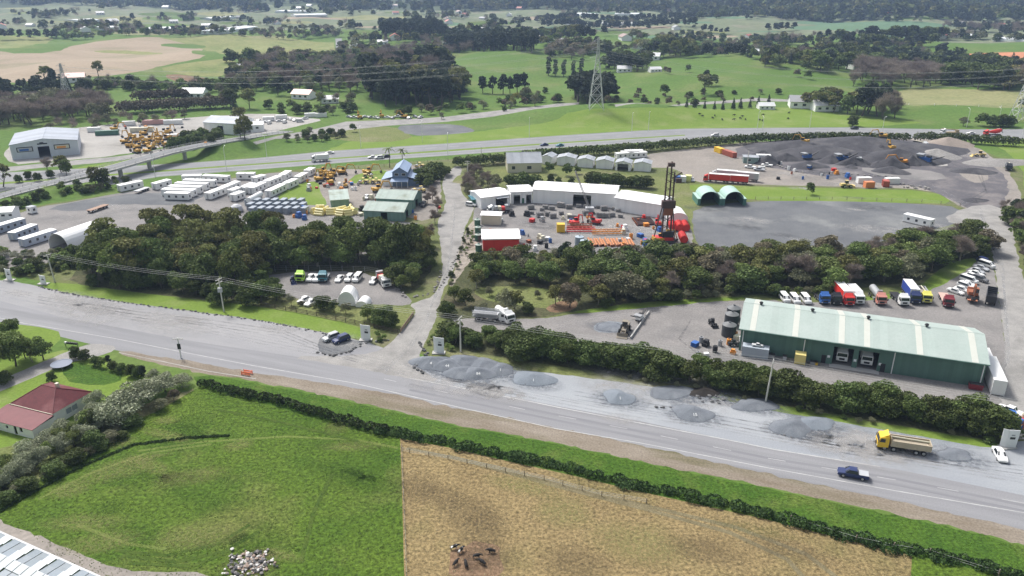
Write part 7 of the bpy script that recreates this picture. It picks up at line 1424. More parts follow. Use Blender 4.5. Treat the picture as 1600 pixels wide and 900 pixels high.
# ================================================================ hedges and vegetation
HL, HD = LM['hedge'], LM['conifer']; HDK = leafm('dark_hedge_leaf', (.03, .058, .015), (.055, .085, .025))
RH = [(316, 603), (350, 611), (430, 628), (520, 655), (600, 676), (680, 690), (760, 708), (850, 724), (950, 750), (1050, 772), (1150, 794), (1250, 820), (1350, 846), (1450, 868), (1560, 890), (1680, 925)]
hedge('roadside_hedge', 'low dark hedge along the verge, left of the field corner', RH[:5], 2.0, 1.6, HDK, dens=230, size=.42, bumpy=.12)
hedge('roadside_hedge', 'long ragged dark hedge between the verge and the dry field', RH[4:], 2.2, 1.15, HDK, dens=200, size=.45, bumpy=.42)
hedge('ditch_sedge', 'dark sedge growing along the ditch of the green paddock', [(0, 800), (60, 765), (130, 728), (210, 695), (300, 684), (356, 681)], .6, .28, HDK, dens=50, size=.3, step=.5, cat='sedge')
hedge('motorway_hedge', 'clipped dark hedge below the motorway, left half', [(718, 260), (780, 256), (860, 247), (1000, 237), (1100, 229), (1180, 223)], 5, 4.8, HL, dens=110, size=1.05, bumpy=.12)
hedge('motorway_hedge', 'clipped dark hedge below the motorway, behind the stockpiles', [(1180, 223), (1260, 221), (1340, 221), (1415, 222)], 5, 5, HL, dens=110, size=1.05, bumpy=.1)
hedge('motorway_hedge', 'clipped dark hedge below the motorway at the right end', [(1432, 221), (1500, 223), (1590, 229)], 5, 5, HL, dens=110, size=1.05, bumpy=.1)
BRH = leafm('brown_hedge_leaf', (.1, .085, .06), (.14, .12, .085))
hedge('shelter_belt', 'clipped brown hedge left of the white two storey house, rear one', [(215, 158), (290, 154)], 7, 7, BRH, dens=150, size=1.5, bumpy=.06); hedge('shelter_belt', 'clipped brown hedge in front of the white two storey house', [(190, 178), (270, 173), (355, 168)], 8, 8, BRH, dens=150, size=1.5, bumpy=.06)
# left grove
grove(['broad', 'gum', 'gum', 'broad', 'light'], [(118, 436), (160, 408), (230, 392), (330, 384), (480, 392), (560, 396), (668, 398), (664, 416), (560, 418), (445, 416), (404, 426), (400, 450), (300, 456), (200, 446)], 5.2, 8, 15.5, 'grove between the yards', .95)
grove(['broad', 'gum', 'broad', 'light', 'hedge'], [(400, 412), (560, 410), (672, 405), (668, 424), (620, 420), (560, 419), (404, 424)], 4.6, 7, 11, 'grove behind the car yard', 1.1)
grove(['hedge', 'broad'], [(130, 447), (300, 462), (400, 472), (440, 478), (430, 452), (404, 430), (300, 444), (140, 436)], 4.2, 4, 7, 'understorey of the left grove', 1.1)
grove(['broad', 'light'], [(600, 436), (672, 415), (676, 430), (640, 458), (615, 448)], 4.5, 5, 9, 'trees by the driveway bend', 1.1)
for (x, y, k_, h) in ((655, 395, 'willow', 9), (665, 385, 'willow', 8), (250, 395, 'gum', 16), (300, 388, 'gum', 16), (500, 392, 'gum', 11)): tree(k_, at(x, y), h)
for (x, y, k_, h, w_) in ((345, 474, 'hedge', 6.5, 1), (385, 478, 'hedge', 6, 1), (455, 478, 'olivebush', 4, .9), (505, 484, 'hedge', 4.6, 1.1), (522, 488, 'broad', 4, 1), (540, 490, 'olivebush', 3.6, 1.1), (575, 500, 'light', 4.6, 1.2), (597, 508, 'hedge', 5.2, 1.2), (612, 512, 'hedge', 5, 1), (605, 496, 'light', 4, 1.2), (590, 526, 'light', 1.6, 1.4), (600, 530, 'light', 1.4, 1.4), (594, 534, 'hedge', 1.2, 1.3), (444, 470, 'olivebush', 3, 1), (470, 477, 'olivebush', 1.5, 1.5), (490, 481, 'olivebush', 1.4, 1.6)): tree(k_, at(x, y), h, wid=w_)
# planted bank and gully belt
grove(['broad', 'gum', 'light', 'olivebush', 'hedge'], [(742, 428), (760, 412), (900, 408), (905, 432), (870, 444), (800, 436), (748, 446)], 5, 5, 8, 'trees below the red shed', 1.15)
for (x, y, h, k_) in ((710, 470, 5, 'light'), (728, 478, 5.5, 'broad'), (698, 492, 4.5, 'hedge'), (757, 490, 3.4, 'olivebush'), (790, 488, 7, 'olivebush'), (805, 484, 6, 'gum'), (825, 490, 3.5, 'hedge'), (745, 450, 6, 'gum'), (752, 436, 6.5, 'broad'), (775, 430, 5, 'light'), (798, 425, 8, 'rust'), (805, 442, 7, 'broad'), (835, 440, 7.5, 'light'), (858, 446, 8, 'broad'), (855, 420, 5.5, 'light'), (882, 416, 8.5, 'pine'), (894, 428, 9, 'broad'), (868, 476, 6, 'gum'), (890, 480, 7.5, 'rust'), (905, 470, 8, 'gum'), (765, 462, 3, 'olivebush'), (840, 465, 2.5, 'olivebush')): tree(k_, at(x, y), h, wid=1.1)
grove(['broad', 'gum', 'broad', 'light', 'rust', 'olivebush', 'hedge', 'bare'], [(905, 416), (1000, 412), (1100, 410), (1250, 406), (1380, 398), (1470, 380), (1520, 372), (1550, 390), (1538, 402), (1500, 408), (1470, 416), (1422, 440), (1300, 456), (1160, 456), (1010, 468), (925, 478), (905, 450)], 4.8, 5.5, 9.5, 'belt of trees in the gully', 1.25)
grove(['hedge', 'olivebush', 'broad'], [(930, 480), (1010, 470), (1160, 458), (1300, 458), (1300, 464), (1160, 463), (1010, 475), (935, 485)], 2.6, 2.2, 4, 'low edge of the gully belt', 1.3)
# hedge row before the green shed
grove(['hedge', 'hedge', 'broad'], [(700, 522), (760, 530), (838, 542), (838, 560), (760, 545), (695, 540)], 3.4, 3.8, 5.4, 'hedge trees by the power pole', 1.25)
grove(['hedge', 'hedge', 'hedge', 'broad'], [(800, 534), (862, 545), (850, 566), (790, 556)], 3.4, 5.5, 7, 'tall block of hedge trees', 1.2)
grove(['hedge', 'hedge', 'hedge', 'broad'], [(862, 550), (1000, 572), (1150, 598), (1330, 633), (1450, 650), (1562, 664), (1556, 684), (1450, 664), (1330, 644), (1200, 622), (1100, 602), (960, 580), (862, 563)], 2.35, 4.8, 6.8, 'dense hedge trees in front of the green shed', 1.15)
grove(['olivebush'], [(960, 586), (1100, 606), (1190, 628), (1190, 632), (1100, 610), (960, 590)], 2.4, .8, 1.4, 'dry bushes at the foot of the hedge trees', 1.6); grove(['olivebush', 'hedge'], [(1230, 638), (1450, 672), (1560, 690), (1562, 694), (1450, 677), (1230, 643)], 2.6, .8, 1.5, 'dry bushes above the right verge', 1.6)
for (x, y, h) in ((676, 530, 1.4), (684, 524, 1.6), (690, 536, 1.2), (670, 538, 1.1), (700, 545, 1.6), (706, 548, 1.4)): tree('light', at(x, y), h, wid=1.4)
# right edge
grove(['pine', 'broad', 'hedge', 'bare'], [(1572, 345), (1584, 335), (1660, 345), (1700, 400), (1620, 400), (1590, 380)], 4, 5, 8, 'bushes right of the haul road', 1.1); grove(['bare', 'broad', 'olivebush'], [(1594, 390), (1700, 400), (1700, 470), (1618, 460)], 4, 3, 6, 'scrub on the right bank')
tree('broad', at(1265, 304), 5.2, 'single round dark tree alone on the grass strip'); grove(['bare'], [(1560, 325), (1572, 320), (1585, 350), (1572, 365)], 4, 2, 4, 'brown scrub by the haul road')
# farmhouse garden
for (x, y, h, k_, w_) in ((160, 668, 4.4, 'blossom', 1), (185, 660, 5.2, 'blossom', 1.1), (210, 640, 5.4, 'blossom', 1.1), (232, 625, 5, 'blossom', 1), (258, 612, 3.8, 'blossom', 1), (285, 605, 2.8, 'blossom', 1.1), (150, 640, 4.2, 'blossom', .9), (130, 690, 3.8, 'blossom', 1), (100, 705, 3.6, 'blossom', 1), (65, 722, 3.4, 'blossom', 1.1), (38, 745, 3, 'blossom', 1.1), (10, 760, 3, 'blossom', 1), (150, 700, 3.6, 'hedge', 1.1), (120, 722, 2.6, 'hedge', 1.4), (85, 742, 2.6, 'hedge', 1.5), (45, 765, 2.4, 'hedge', 1.5), (10, 785, 2.2, 'hedge', 1.5), (250, 640, 2.6, 'olivebush', 1.2), (272, 625, 2.6, 'rust', 1.1), (205, 665, 2.2, 'hedge', 1.4), (175, 690, 2, 'olivebush', 1.4), (82, 597, 2.6, 'hedge', .8), (-5, 665, 3, 'broad', 1), (148, 672, 4.4, 'hedge', .7),
    (118, 560, 3.0, 'hedge', .8), (132, 563, 2.6, 'hedge', 1), (150, 570, 2.4, 'hedge', 1), (160, 574, 2.2, 'broad', 1.1), (170, 571, 2.6, 'pine', .8), (178, 578, 2.2, 'hedge', 1.1), (190, 582, 2.2, 'hedge', 1.1), (205, 588, 3, 'hedge', .8), (216, 590, 2.8, 'hedge', .8), (225, 594, 3.6, 'pine', .8), (240, 596, 2.8, 'blossom', 1), (258, 598, 2.6, 'blossom', 1),
    (25, 572, 8.5, 'light', 1), (-12, 590, 9.5, 'broad', 1), (5, 545, 6.5, 'broad', 1), (68, 562, 5.6, 'broad', 1.05), (52, 566, 4, 'gum', 1), (22, 528, 5, 'broad', 1.1), (-20, 545, 8, 'light', 1), (8, 600, 3, 'hedge', 1.2), (40, 560, 5, 'light', 1)): tree(k_, at(x, y), h * 1.12, wid=w_ * (1.35 if k_ in ('blossom', 'hedge', 'olivebush') and x > 0 and y > 600 and x > 160 else 1.0))
grove(['blossom', 'blossom', 'light'], [(-10, 735), (60, 700), (130, 662), (160, 645), (185, 655), (120, 700), (40, 745), (-10, 768)], 2.2, 2.8, 4.0, 'pale shrubs below the farmhouse', 1.15)
grove(['hedge', 'olivebush', 'hedge'], [(-10, 768), (60, 738), (130, 705), (190, 665), (205, 680), (140, 716), (60, 756), (-10, 792)], 2.0, 1.3, 2.1, 'dark shrubs below the farmhouse', 1.4)
grove(['light', 'olivebush', 'hedge'], [(722, 376), (735, 350), (742, 380), (722, 410), (706, 450), (698, 455), (710, 415)], 2.4, .9, 1.8, 'low planting on the stony bank', 1.2)
# left side
grove(['light', 'hedge', 'olivebush', 'broad'], [(-20, 400), (40, 398), (100, 402), (150, 400), (160, 415), (110, 425), (60, 432), (-20, 430)], 3.4, 2.2, 4.2, 'scrub bank above the left driveway', 1.2); grove(['hedge', 'broad'], [(90, 400), (130, 402), (150, 412), (110, 420)], 3, 3.5, 5, 'dark bushes beside the arched shelter', 1.1)
grove(['olivebush', 'hedge', 'light', 'hedge'], [(10, 334), (50, 318), (100, 308), (170, 300), (200, 286), (180, 280), (130, 286), (90, 296), (30, 316), (-20, 330)], 4, 2.4, 4.4, 'scrub below the overpass', 1.2)
for (x, y, k_, h) in ((5, 292, 'gum', 11), (-10, 300, 'gum', 9), (96, 270, 'gum', 9), (104, 274, 'broad', 8), (75, 268, 'bare', 7), (150, 288, 'gum', 8), (162, 290, 'broad', 8), (60, 283, 'hedge', 4), (45, 280, 'hedge', 4), (80, 278, 'hedge', 4), (30, 285, 'hedge', 3.6), (383, 218, 'gum', 13), (376, 216, 'broad', 9)): tree(k_, at(x, y), h)
grove(['hedge', 'broad'], [(262, 236), (300, 220), (345, 214), (338, 224), (290, 234), (268, 240)], 5, 4.5, 8, 'dark trees behind the overpass', 1.1); grove(['hedge', 'olivebush'], [(432, 216), (500, 208), (545, 212), (500, 222), (440, 224)], 6, 3, 5.5, 'bushes beside the rural road', 1.2)
grove(['olivebush', 'bare'], [(60, 202), (130, 194), (290, 184), (288, 190), (130, 204), (60, 212)], 9, 5, 8, 'grey bushes behind the silver warehouse', 1.2)
grove(['hedge', 'broad'], [(655, 300), (685, 296), (704, 266), (714, 256), (722, 262), (690, 262), (650, 280)], 4.5, 4, 6, 'dark bushes beside the barn', 1.2)
grove(['bare', 'bare', 'olivebush'], [(722, 300), (735, 270), (760, 280), (785, 300), (770, 312), (730, 312)], 4.2, 4, 6.5, 'leafless scrub inside the driveway bend', 1.1)
for (x, y, h) in ((672, 375, 6), (680, 350, 6), (684, 330, 6), (676, 312, 6), (668, 318, 5)): tree('bare', at(x, y), h, 'slender leafless tree on the driveway edge ' + W(x, y), 'leafless driveway trees')
for (x, y, h, w_) in ((800, 296, 7.5, 1.1), (818, 297, 8, 1.1), (836, 296, 7, 1), (860, 290, 5.5, .7), (872, 293, 5, .7), (893, 290, 4, .8)): tree('hedge', at(x, y), h, wid=w_)
row(['hedge'], [(922, 288), (1010, 293)], 3.2, 4.6, 6, 'round hedge trees behind the white workshop', 1.2)
for (x, y, h) in ((858, 272, 6), (886, 275, 6), (902, 272, 4)): tree('broad', at(x, y), h)
# palms
def palm(x, y, h, l):
    t = thing('palm_tree', l, 'tree', at(x, y)); b = MB(); b.tube((0, 0, 0), (.2, 0, h), .22, BARK, .15); b.build('trunk', t); b = MB(); rg = random.Random(int(x))
    for i in range(16):
        a_ = i * 2.4; e = rg.uniform(.1, 1.1); pts = [Vector((.2, 0, h))]
        for j in range(1, 5): r_ = j * .85; pts.append(Vector((.2 + math.cos(a_) * r_, math.sin(a_) * r_, h + e * r_ - .17 * r_ * r_)))
        for p, q in zip(pts, pts[1:]): n_ = Vector((-math.sin(a_), math.cos(a_), -.1)) * .3; b.quad(p - n_, q - n_ * .8, q, p, LM['broad']); b.quad(p, q, q + n_ * .8, p + n_, LM['broad'])
    b.build('crown', t)
palm(609, 262, 9, 'left palm tree of the two beside the blue barn'); palm(629, 264, 8.5, 'right palm tree of the two behind the blue barn')

# ================================================================ middle distance woods
grove(['pine', 'pine', 'pine', 'pine', 'gum', 'pine', 'bare'], [(566, 128), (600, 112), (680, 110), (715, 130), (722, 158), (690, 168), (640, 164), (590, 168), (575, 158)], 10, 15, 27, 'big dark pine wood', 1.1)
grove(['gum', 'bare', 'olivebush'], [(490, 160), (560, 166), (600, 172), (560, 172), (500, 166)], 11, 8, 14, 'loose trees left of the dark pine wood')
grove(['olivebush', 'broad', 'gum', 'bare', 'bare', 'pine'], [(360, 118), (420, 112), (480, 112), (560, 118), (560, 145), (480, 142), (400, 142), (355, 138)], 9.5, 9, 15, 'mixed trees round the little houses', 1.1)
grove(['olivebush', 'broad', 'bare', 'gum'], [(375, 98), (430, 90), (470, 98), (550, 88), (600, 92), (560, 108), (420, 106)], 13, 10, 16, 'dark trees above the little houses', 1.1)
row(['pine'], [(756, 146), (785, 147), (818, 144)], 5.5, 14, 17, 'short dark pine row in the green field', .9)
grove(['pine'], [(700, 84), (760, 80), (838, 84), (838, 76), (760, 68), (700, 66)], 13, 20, 26, 'far dark pine block', 1.1); grove(['pine'], [(598, 50), (680, 48), (700, 60), (640, 62), (596, 60)], 18, 20, 27, 'second far dark pine block', 1.1)
grove(['bare', 'bare', 'rust', 'willow'], [(545, 86), (640, 76), (720, 72), (735, 82), (690, 92), (600, 100), (550, 98)], 13, 9, 14, 'brown leafless wood behind the pines', 1.2)
row(['pine', 'poplar'], [(858, 118), (880, 119), (908, 118)], 6, 13, 18, 'tall thin trees left of the pylon'); grove(['pine'], [(893, 160), (945, 162), (958, 156), (940, 148), (900, 148)], 9, 17, 22, 'dark trees behind the pylon', 1.2)
grove(['pine', 'broad'], [(942, 114), (1012, 112), (1012, 100), (950, 98)], 13, 12, 18, 'dark wood right of the pylon', 1.2); grove(['willow', 'bare', 'rust'], [(850, 92), (900, 94), (940, 84), (930, 76), (870, 74)], 16, 9, 14, 'tan willows left of the pylon', 1.2)
grove(['broad', 'pine', 'gum'], [(1018, 92), (1080, 92), (1078, 76), (1030, 72)], 15, 14, 20, 'dark trees at the field corner', 1.2)
for (x, y, k_, h) in ((1100, 148, 'gum', 17), (1103, 134, 'pine', 13), (1116, 134, 'broad', 9), (1038, 150, 'broad', 9), (1075, 113, 'broad', 7), (1039, 114, 'rust', 6), (1045, 116, 'rust', 6), (998, 149, 'rust', 6), (820, 160, 'olivebush', 13), (805, 166, 'willow', 11), (836, 166, 'olivebush', 9), (852, 146, 'hedge', 5), (950, 163, 'rust', 6), (1045, 165, 'rust', 6), (872, 160, 'hedge', 7), (1245, 120, 'rust', 7), (1262, 124, 'broad', 8)): tree(k_, at(x, y), h)
row(['conifer'], [(1074, 168), (1100, 170), (1160, 170), (1198, 165)], 7, 5, 8, 'row of young conifers along the far fence'); tree('broad', at(1596, 168), 6)
grove(['gum', 'broad'], [(1258, 170), (1290, 176), (1340, 180), (1345, 172), (1300, 166), (1260, 162)], 8, 11, 15, 'rounded trees beside the farmhouse', 1.2); grove(['pine'], [(1345, 182), (1375, 186), (1380, 172), (1350, 170)], 8, 17, 22, 'dark pines beside the farmhouse', 1.1); grove(['gum', 'bare'], [(1375, 188), (1405, 186), (1410, 168), (1380, 168)], 9, 12, 17, 'thin gums right of the dark pines', .9)
for (x, y, h, k_) in ((1332, 199, 7, 'hedge'), (1532, 199, 8, 'broad'), (1552, 200, 7, 'hedge'), (1566, 200, 8, 'hedge'), (1575, 200, 7, 'hedge'), (1505, 199, 6, 'olivebush')): tree(k_, at(x, y - 2), h, wid=1.2)
grove(['bare'], [(1330, 136), (1470, 138), (1478, 118), (1400, 112), (1335, 118)], 11, 12, 17, 'purple brown leafless wood', 1.2); grove(['pine', 'broad'], [(1270, 112), (1300, 118), (1400, 112), (1480, 118), (1480, 96), (1380, 90), (1290, 90), (1275, 98)], 15, 12, 18, 'dark wood beyond the leafless one', 1.2); grove(['pine', 'broad', 'hedge'], [(1480, 136), (1590, 146), (1600, 112), (1500, 104), (1480, 112)], 13, 12, 18, 'dark wood at the right edge', 1.2); grove(['rust', 'bare', 'willow'], [(1575, 142), (1640, 148), (1640, 112), (1580, 118)], 14, 14, 19, 'tan trees at the right edge', 1.2)
# left middle
grove(['hedge', 'bare', 'light', 'olivebush', 'broad'], [(120, 138), (200, 131), (350, 134), (352, 146), (230, 142), (130, 144)], 7.5, 4.5, 8.5, 'garden trees below the bare earthworks', 1.2)
grove(['bare', 'olivebush', 'gum', 'bare', 'pine'], [(90, 57), (520, 56), (520, 47), (90, 46)], 19, 7, 12, 'grey belt trees on the left plain', 1.25)
grove(['gum', 'bare', 'light', 'broad', 'olivebush'], [(1190, 106), (1300, 116), (1310, 92), (1190, 84)], 13, 8, 13, 'mixed trees above the green field', 1.2); grove(['bare', 'olivebush', 'broad', 'pine'], [(1090, 80), (1300, 84), (1300, 62), (1090, 62)], 26, 7, 12, 'mixed trees of the middle plain', 1.2)
grove(['olivebush', 'hedge', 'rust', 'light'], [(600, 182), (720, 178), (880, 160), (840, 152), (720, 172), (610, 176)], 11, 3, 7, 'rough bushes along the rural road', 1.2); grove(['olivebush', 'hedge', 'light'], [(440, 182), (560, 182), (560, 172), (440, 170)], 9, 3, 7, 'bushes below the little houses', 1.2)
grove(['olivebush', 'hedge', 'rust'], [(950, 162), (1240, 148), (1245, 144), (1100, 145), (960, 155)], 15, 2.5, 5, 'low bushes along the ditch in the green field', 1.3)
grove(['pine', 'conifer'], [(-20, 160), (60, 158), (140, 158), (140, 148), (60, 144), (-20, 146)], 9, 11, 15, 'dark hedge wood at the left', 1.2); grove(['bare', 'bare', 'olivebush'], [(-20, 198), (60, 196), (175, 186), (170, 172), (100, 164), (-20, 172)], 8.5, 11, 15, 'brown leafless wood at the left', 1.2)
for (x, y, k_, h) in ((72, 126, 'gum', 13), (84, 132, 'pine', 13), (154, 119, 'gum', 13), (205, 138, 'pine', 11), (215, 136, 'broad', 8), (180, 136, 'hedge', 7), (160, 136, 'hedge', 8), (240, 136, 'bare', 10), (262, 136, 'broad', 6), (310, 132, 'gum', 8), (140, 130, 'olivebush', 7), (360, 168, 'broad', 14), (368, 178, 'conifer', 12), (390, 170, 'gum', 14), (420, 170, 'hedge', 7), (440, 176, 'broad', 7), (465, 178, 'hedge', 7), (375, 195, 'gum', 12), (350, 160, 'bare', 9), (325, 160, 'olivebush', 8), (170, 128, 'bare', 7), (290, 138, 'hedge', 5), (628, 182, 'hedge', 6), (552, 206, 'broad', 5), (690, 186, 'olivebush', 5), (735, 174, 'rust', 6), (788, 174, 'hedge', 4)): tree(k_, at(x, y), h)
grove(['pine', 'broad'], [(360, 142), (440, 140), (460, 150), (420, 152), (360, 150)], 12, 9, 13, 'trees below the little houses', 1.2)
row(['pine'], [(-20, 64), (60, 62), (88, 60)], 9, 13, 16, 'dark shelter belt at the upper left', 1.1)
# shelter belts of the plain
for px, k_, h0, h1, l in (([(90, 58), (200, 56), (330, 54), (520, 58)], ['bare', 'broad', 'olivebush'], 7, 11, 'grey belt beyond the earthworks'), ([(850, 44), (930, 46), (1000, 44), (1080, 42)], ['pine'], 13, 17, 'dark belt before the hills'), ([(840, 36), (950, 37), (1000, 33), (1080, 31)], ['pine'], 13, 17, 'second dark belt before the hills'), ([(1085, 84), (1180, 92), (1275, 106)], ['pine', 'conifer', 'broad'], 9, 12, 'belt along the top of the green field'), ([(1200, 50), (1240, 48)], ['pine'], 13, 16, 'dark clump in the far fields'), ([(1095, 50), (1135, 54)], ['pine'], 9, 13, 'dark clump right of the belt'), ([(800, 62), (850, 60), (920, 62)], ['broad', 'gum', 'pine'], 13, 18, 'trees above the tan willows'), ([(1310, 66), (1400, 64), (1470, 62)], ['pine', 'broad'], 14, 20, 'dark wood below the greenhouses'), ([(1320, 74), (1400, 74), (1455, 72)], ['pine', 'broad'], 12, 18, 'second wood below the greenhouses'), ([(1180, 66), (1230, 70), (1300, 70)], ['broad', 'bare', 'pine'], 9, 14, 'hedge line in the far fields'), ([(1480, 46), (1560, 52), (1600, 56)], ['pine', 'bare'], 14, 20, 'dark belt by the right greenhouses'), ([(1165, 25), (1240, 31)], ['pine'], 12, 16, 'dark strip at the hill foot')):
    row(k_, px, 8.5, h0, h1, l, 1.15, 2)
# the mixed far plain: masses nobody could count, kept off the open fields
CLEAR = [[(690, 78), (745, 76), (860, 90), (1050, 90), (1190, 98), (1275, 112), (1400, 140), (1600, 145), (1600, 240), (-20, 240), (-20, 54), (90, 60), (530, 58), (536, 90), (362, 96), (350, 112), (560, 170), (720, 170), (722, 110)], [(1085, 44), (1085, 30), (1230, 32), (1440, 35), (1500, 44), (1380, 52), (1250, 60), (1100, 56)], [(1455, 64), (1610, 66), (1610, 82), (1480, 84), (1440, 78)], [(1488, 84), (1610, 80), (1610, 98), (1500, 96)], [(800, 66), (840, 64), (850, 88), (800, 84)], [(560, 24), (640, 30), (620, 44), (540, 40), (440, 22)], [(140, 28), (230, 14), (330, 16), (240, 32)], [(960, 66), (1030, 62), (1020, 76), (960, 74)]]
CLn = [np.array(c, float) for c in CLEAR]
def open_(x, y): return not any(pip(c, np.array([x]), np.array([y]))[0] for c in CLn)
pts = []
for _ in range(7500):
    y = 3 + 97 * RN.random() ** 1.25; x = RN.uniform(-30, 1630)
    if not open_(x, y): continue
    n_ = math.sin(x * .031 + y * .21) + math.sin(x * .013 - y * .33 + 2) + .7 * math.sin(x * .08 + y * .5)
    if n_ < (-.15 if y > 60 else .45): continue
    pts.append((x, y, at(x, y)))
near = [q for q in pts if q[1] > 42]; farp = [q for q in pts if q[1] <= 42]
RN.shuffle(near)
for (x, y, p) in near[:420]: tree(RN.choice(['bare', 'olivebush', 'gum', 'pine', 'broad', 'hedge', 'willow', 'light'] if x < 1000 else ['bare', 'olivebush', 'pine', 'broad', 'hedge', 'gum', 'conifer']), p, RN.uniform(6, 12), None, 'scattered trees of the plain', 1.2)
stuff_trees('distant_trees', 'mixed trees scattered over the far plain', ['bare', 'olivebush', 'broad', 'gum', 'pine', 'pine', 'hedge'], [q[2] for q in near[560:] + farp], 6, 14, .07)
fp = []
for _ in range(19000):
    r = RN.uniform(1300, 4600); a_ = RN.uniform(-.66, .66); x, y = r * math.sin(a_), r * math.cos(a_); r0 = 1950 - 250 * sstep(-.05, .3, a_) + 500 * sstep(-.25, -.5, a_)
    if r > r0 * 1.03 and (math.sin(x * .006 + 1) + math.sin(y * .008) + math.sin(x * .017 + y * .01) > -1.6): fp.append(Vector((x, y, T(x, y))))
stuff_trees('hill_forest', 'dark forest covering the hills at the horizon', ['pine', 'broad', 'pine', 'gum', 'hedge'], fp, 14, 24, .022)
# ================================================================ far houses and glasshouses
HR = [paint((.35, .35, .36)), paint((.7, .7, .7)), paint((.45, .14, .1)), paint((.3, .2, .17))]
def house(rm, L=13, D=9, wm=None):
    t = thing('house', '', 'house'); wm = wm or M_fabw; b = MB(); b.box(-L / 2, L / 2, -D / 2, D / 2, -.5, 3, wm)
    for x in (-L / 2, L / 2 - .2): b.prism([(-D / 2, 3), (D / 2, 3), (0, 5.3)], x, x + .2, wm, axis='x')
    b.build('wall', t); b = MB(); b.prism([(-D / 2 - .5, 2.85), (0, 5.4), (D / 2 + .5, 2.85), (D / 2 + .5, 3.0), (0, 5.58), (-D / 2 - .5, 3.0)], -L / 2 - .4, L / 2 + .4, rm, axis='x'); b.build('roof', t)
    for x in (-4, 0, 3.8): b = MB(); b.box(x - .8, x + .8, -D / 2 - .03, -D / 2 + .02, 1, 2.2, M_glass); b.build('window', t)
    return t
for (x, y, i, r_, s, l) in ((475, 153, 2, -.3, 1.1, 'little house with bright red roof below the trees'), (516, 160, 1, .2, .9, 'white house right of the little red roofed one'), (305, 152, 1, 0, 1.2, 'white two storey house at the end of the brown hedge'), (1254, 167, 0, -.2, 1.4, 'farmhouse with wide grey roof beyond the motorway'), (1287, 172, 1, 0, 1.2, 'white farm shed right of the grey roofed farmhouse'), (117, 127, 2, .4, 1.2, 'red roofed house behind the left pylon'), (378, 110, 1, .5, 1.1, 'pale house among the trees, left of two'), (386, 112, 0, 0, 1, 'grey house among the trees, right of two'), (478, 111, 1, 0, .9, 'pale roof in the grove above the little houses'), (598, 69, 1, 0, 1, 'white house in the brown wood'), (1018, 93, 1, -.3, 1.3, 'pale farm building at the field corner'), (975, 112, 1, 0, 1, 'low white shed among trees right of the pylon'), (1023, 112, 1, .2, .8, 'small white shed right of the dark wood'), (1340, 110, 1, .2, 1.4, 'white house at the dark wood, left of three'), (1358, 108, 1, .6, 1.5, 'white house at the dark wood, middle of three'), (1382, 104, 1, .1, 1.5, 'white house at the dark wood, right of three'), (1196, 170, 1, 0, .8, 'white shed at the end of the farm track')):
    put('house%d' % i, (lambda i=i: (lambda: house(HR[i])))(), at(x, y), r_, l, 'house', scale=s)
for i in range(64):
    for _ in range(30):
        x, y = RN.uniform(0, 1600), 8 + 80 * RN.random()
        if open_(x, y): break
    put('house%d' % (i % 4), (lambda i=i: (lambda: house(HR[i % 4])))(), at(x, y), RN.uniform(0, 3), ('grey', 'white', 'red', 'brown')[i % 4] + ' roofed far house ' + W(x, y), 'house', 'houses scattered over the plain', scale=RN.uniform(.9, 1.5))
M_gh = mat('whitewashed_glass', (.62, .66, .66), (.72, .74, .74), s=.05, rough=.4, band=(0, 6, .08))
for (x0, x1, y, d, l) in ((128, 158, 36, 50, 'left greenhouse in the far fields'), (160, 188, 48, 30, 'pale greenhouse in front of the left one'), (228, 284, 50, 60, 'wide white greenhouse behind the earthworks'), (322, 340, 53, 22, 'small greenhouse before the wide row'), (342, 404, 54, 35, 'long white greenhouse behind the yellow grass'), (462, 512, 27, 45, 'far white greenhouse upper left'), (430, 480, 20, 50, 'farthest white greenhouse upper left'), (330, 370, 32, 30, 'thin white greenhouse at upper left'), (940, 990, 40, 40, 'greenhouse between the dark belts'), (1084, 1128, 83, 26, 'greenhouse at the top edge of the green field'), (1140, 1200, 82, 28, 'second greenhouse at the top edge of the green field'), (1338, 1376, 83, 30, 'greenhouse in the dark wood at the right'), (1382, 1466, 54, 30, 'long bluish greenhouse on the right plain'), (1482, 1520, 59, 28, 'short greenhouse right of the long bluish one'), (1550, 1612, 65, 45, 'white greenhouse at the right edge'), (880, 912, 24, 60, 'white roofs at the hill foot, left'), (960, 1000, 25, 50, 'white roofs at the hill foot, right'), (1006, 1030, 78, 16, 'white shed roof by the field corner')):
    shed('greenhouse', l, 'greenhouse', (x0, y), (x1, y + .3), d, 4, 5.2, M_gh, M_gh, over=.1)
# ================================================================ wild grass tufts on the near paddocks (nobody could count them)
def tufts(name, label, poly, n, s0, s1, m):
    rg = np.random.default_rng(n); Pw = np.array([tuple(G(*p)[:2]) for p in poly]); lo, hi = Pw.min(0), Pw.max(0); q = rg.uniform(lo, hi, (n * 3, 2)); q = q[pip(Pw, q[:, 0], q[:, 1])][:n]; k_ = len(q)
    c = np.column_stack([q, np.zeros(k_)]); a_ = rg.uniform(0, 2 * PI, k_); s = rg.uniform(s0, s1, k_)[:, None]; u = np.column_stack([np.cos(a_), np.sin(a_), np.zeros(k_)]); ln = np.column_stack([rg.normal(0, .5, (k_, 2)), np.ones(k_)])
    v = np.stack([c - u * s * .6, c + u * s * .6, c + u * s * .35 + ln * s * .7, c - u * s * .35 + ln * s * .7], 1).reshape(-1, 3)
    o = bpy.data.objects.new(name, np_mesh(name, v, m)); COL.objects.link(o); tag(o, label, 'grass', kind='stuff')
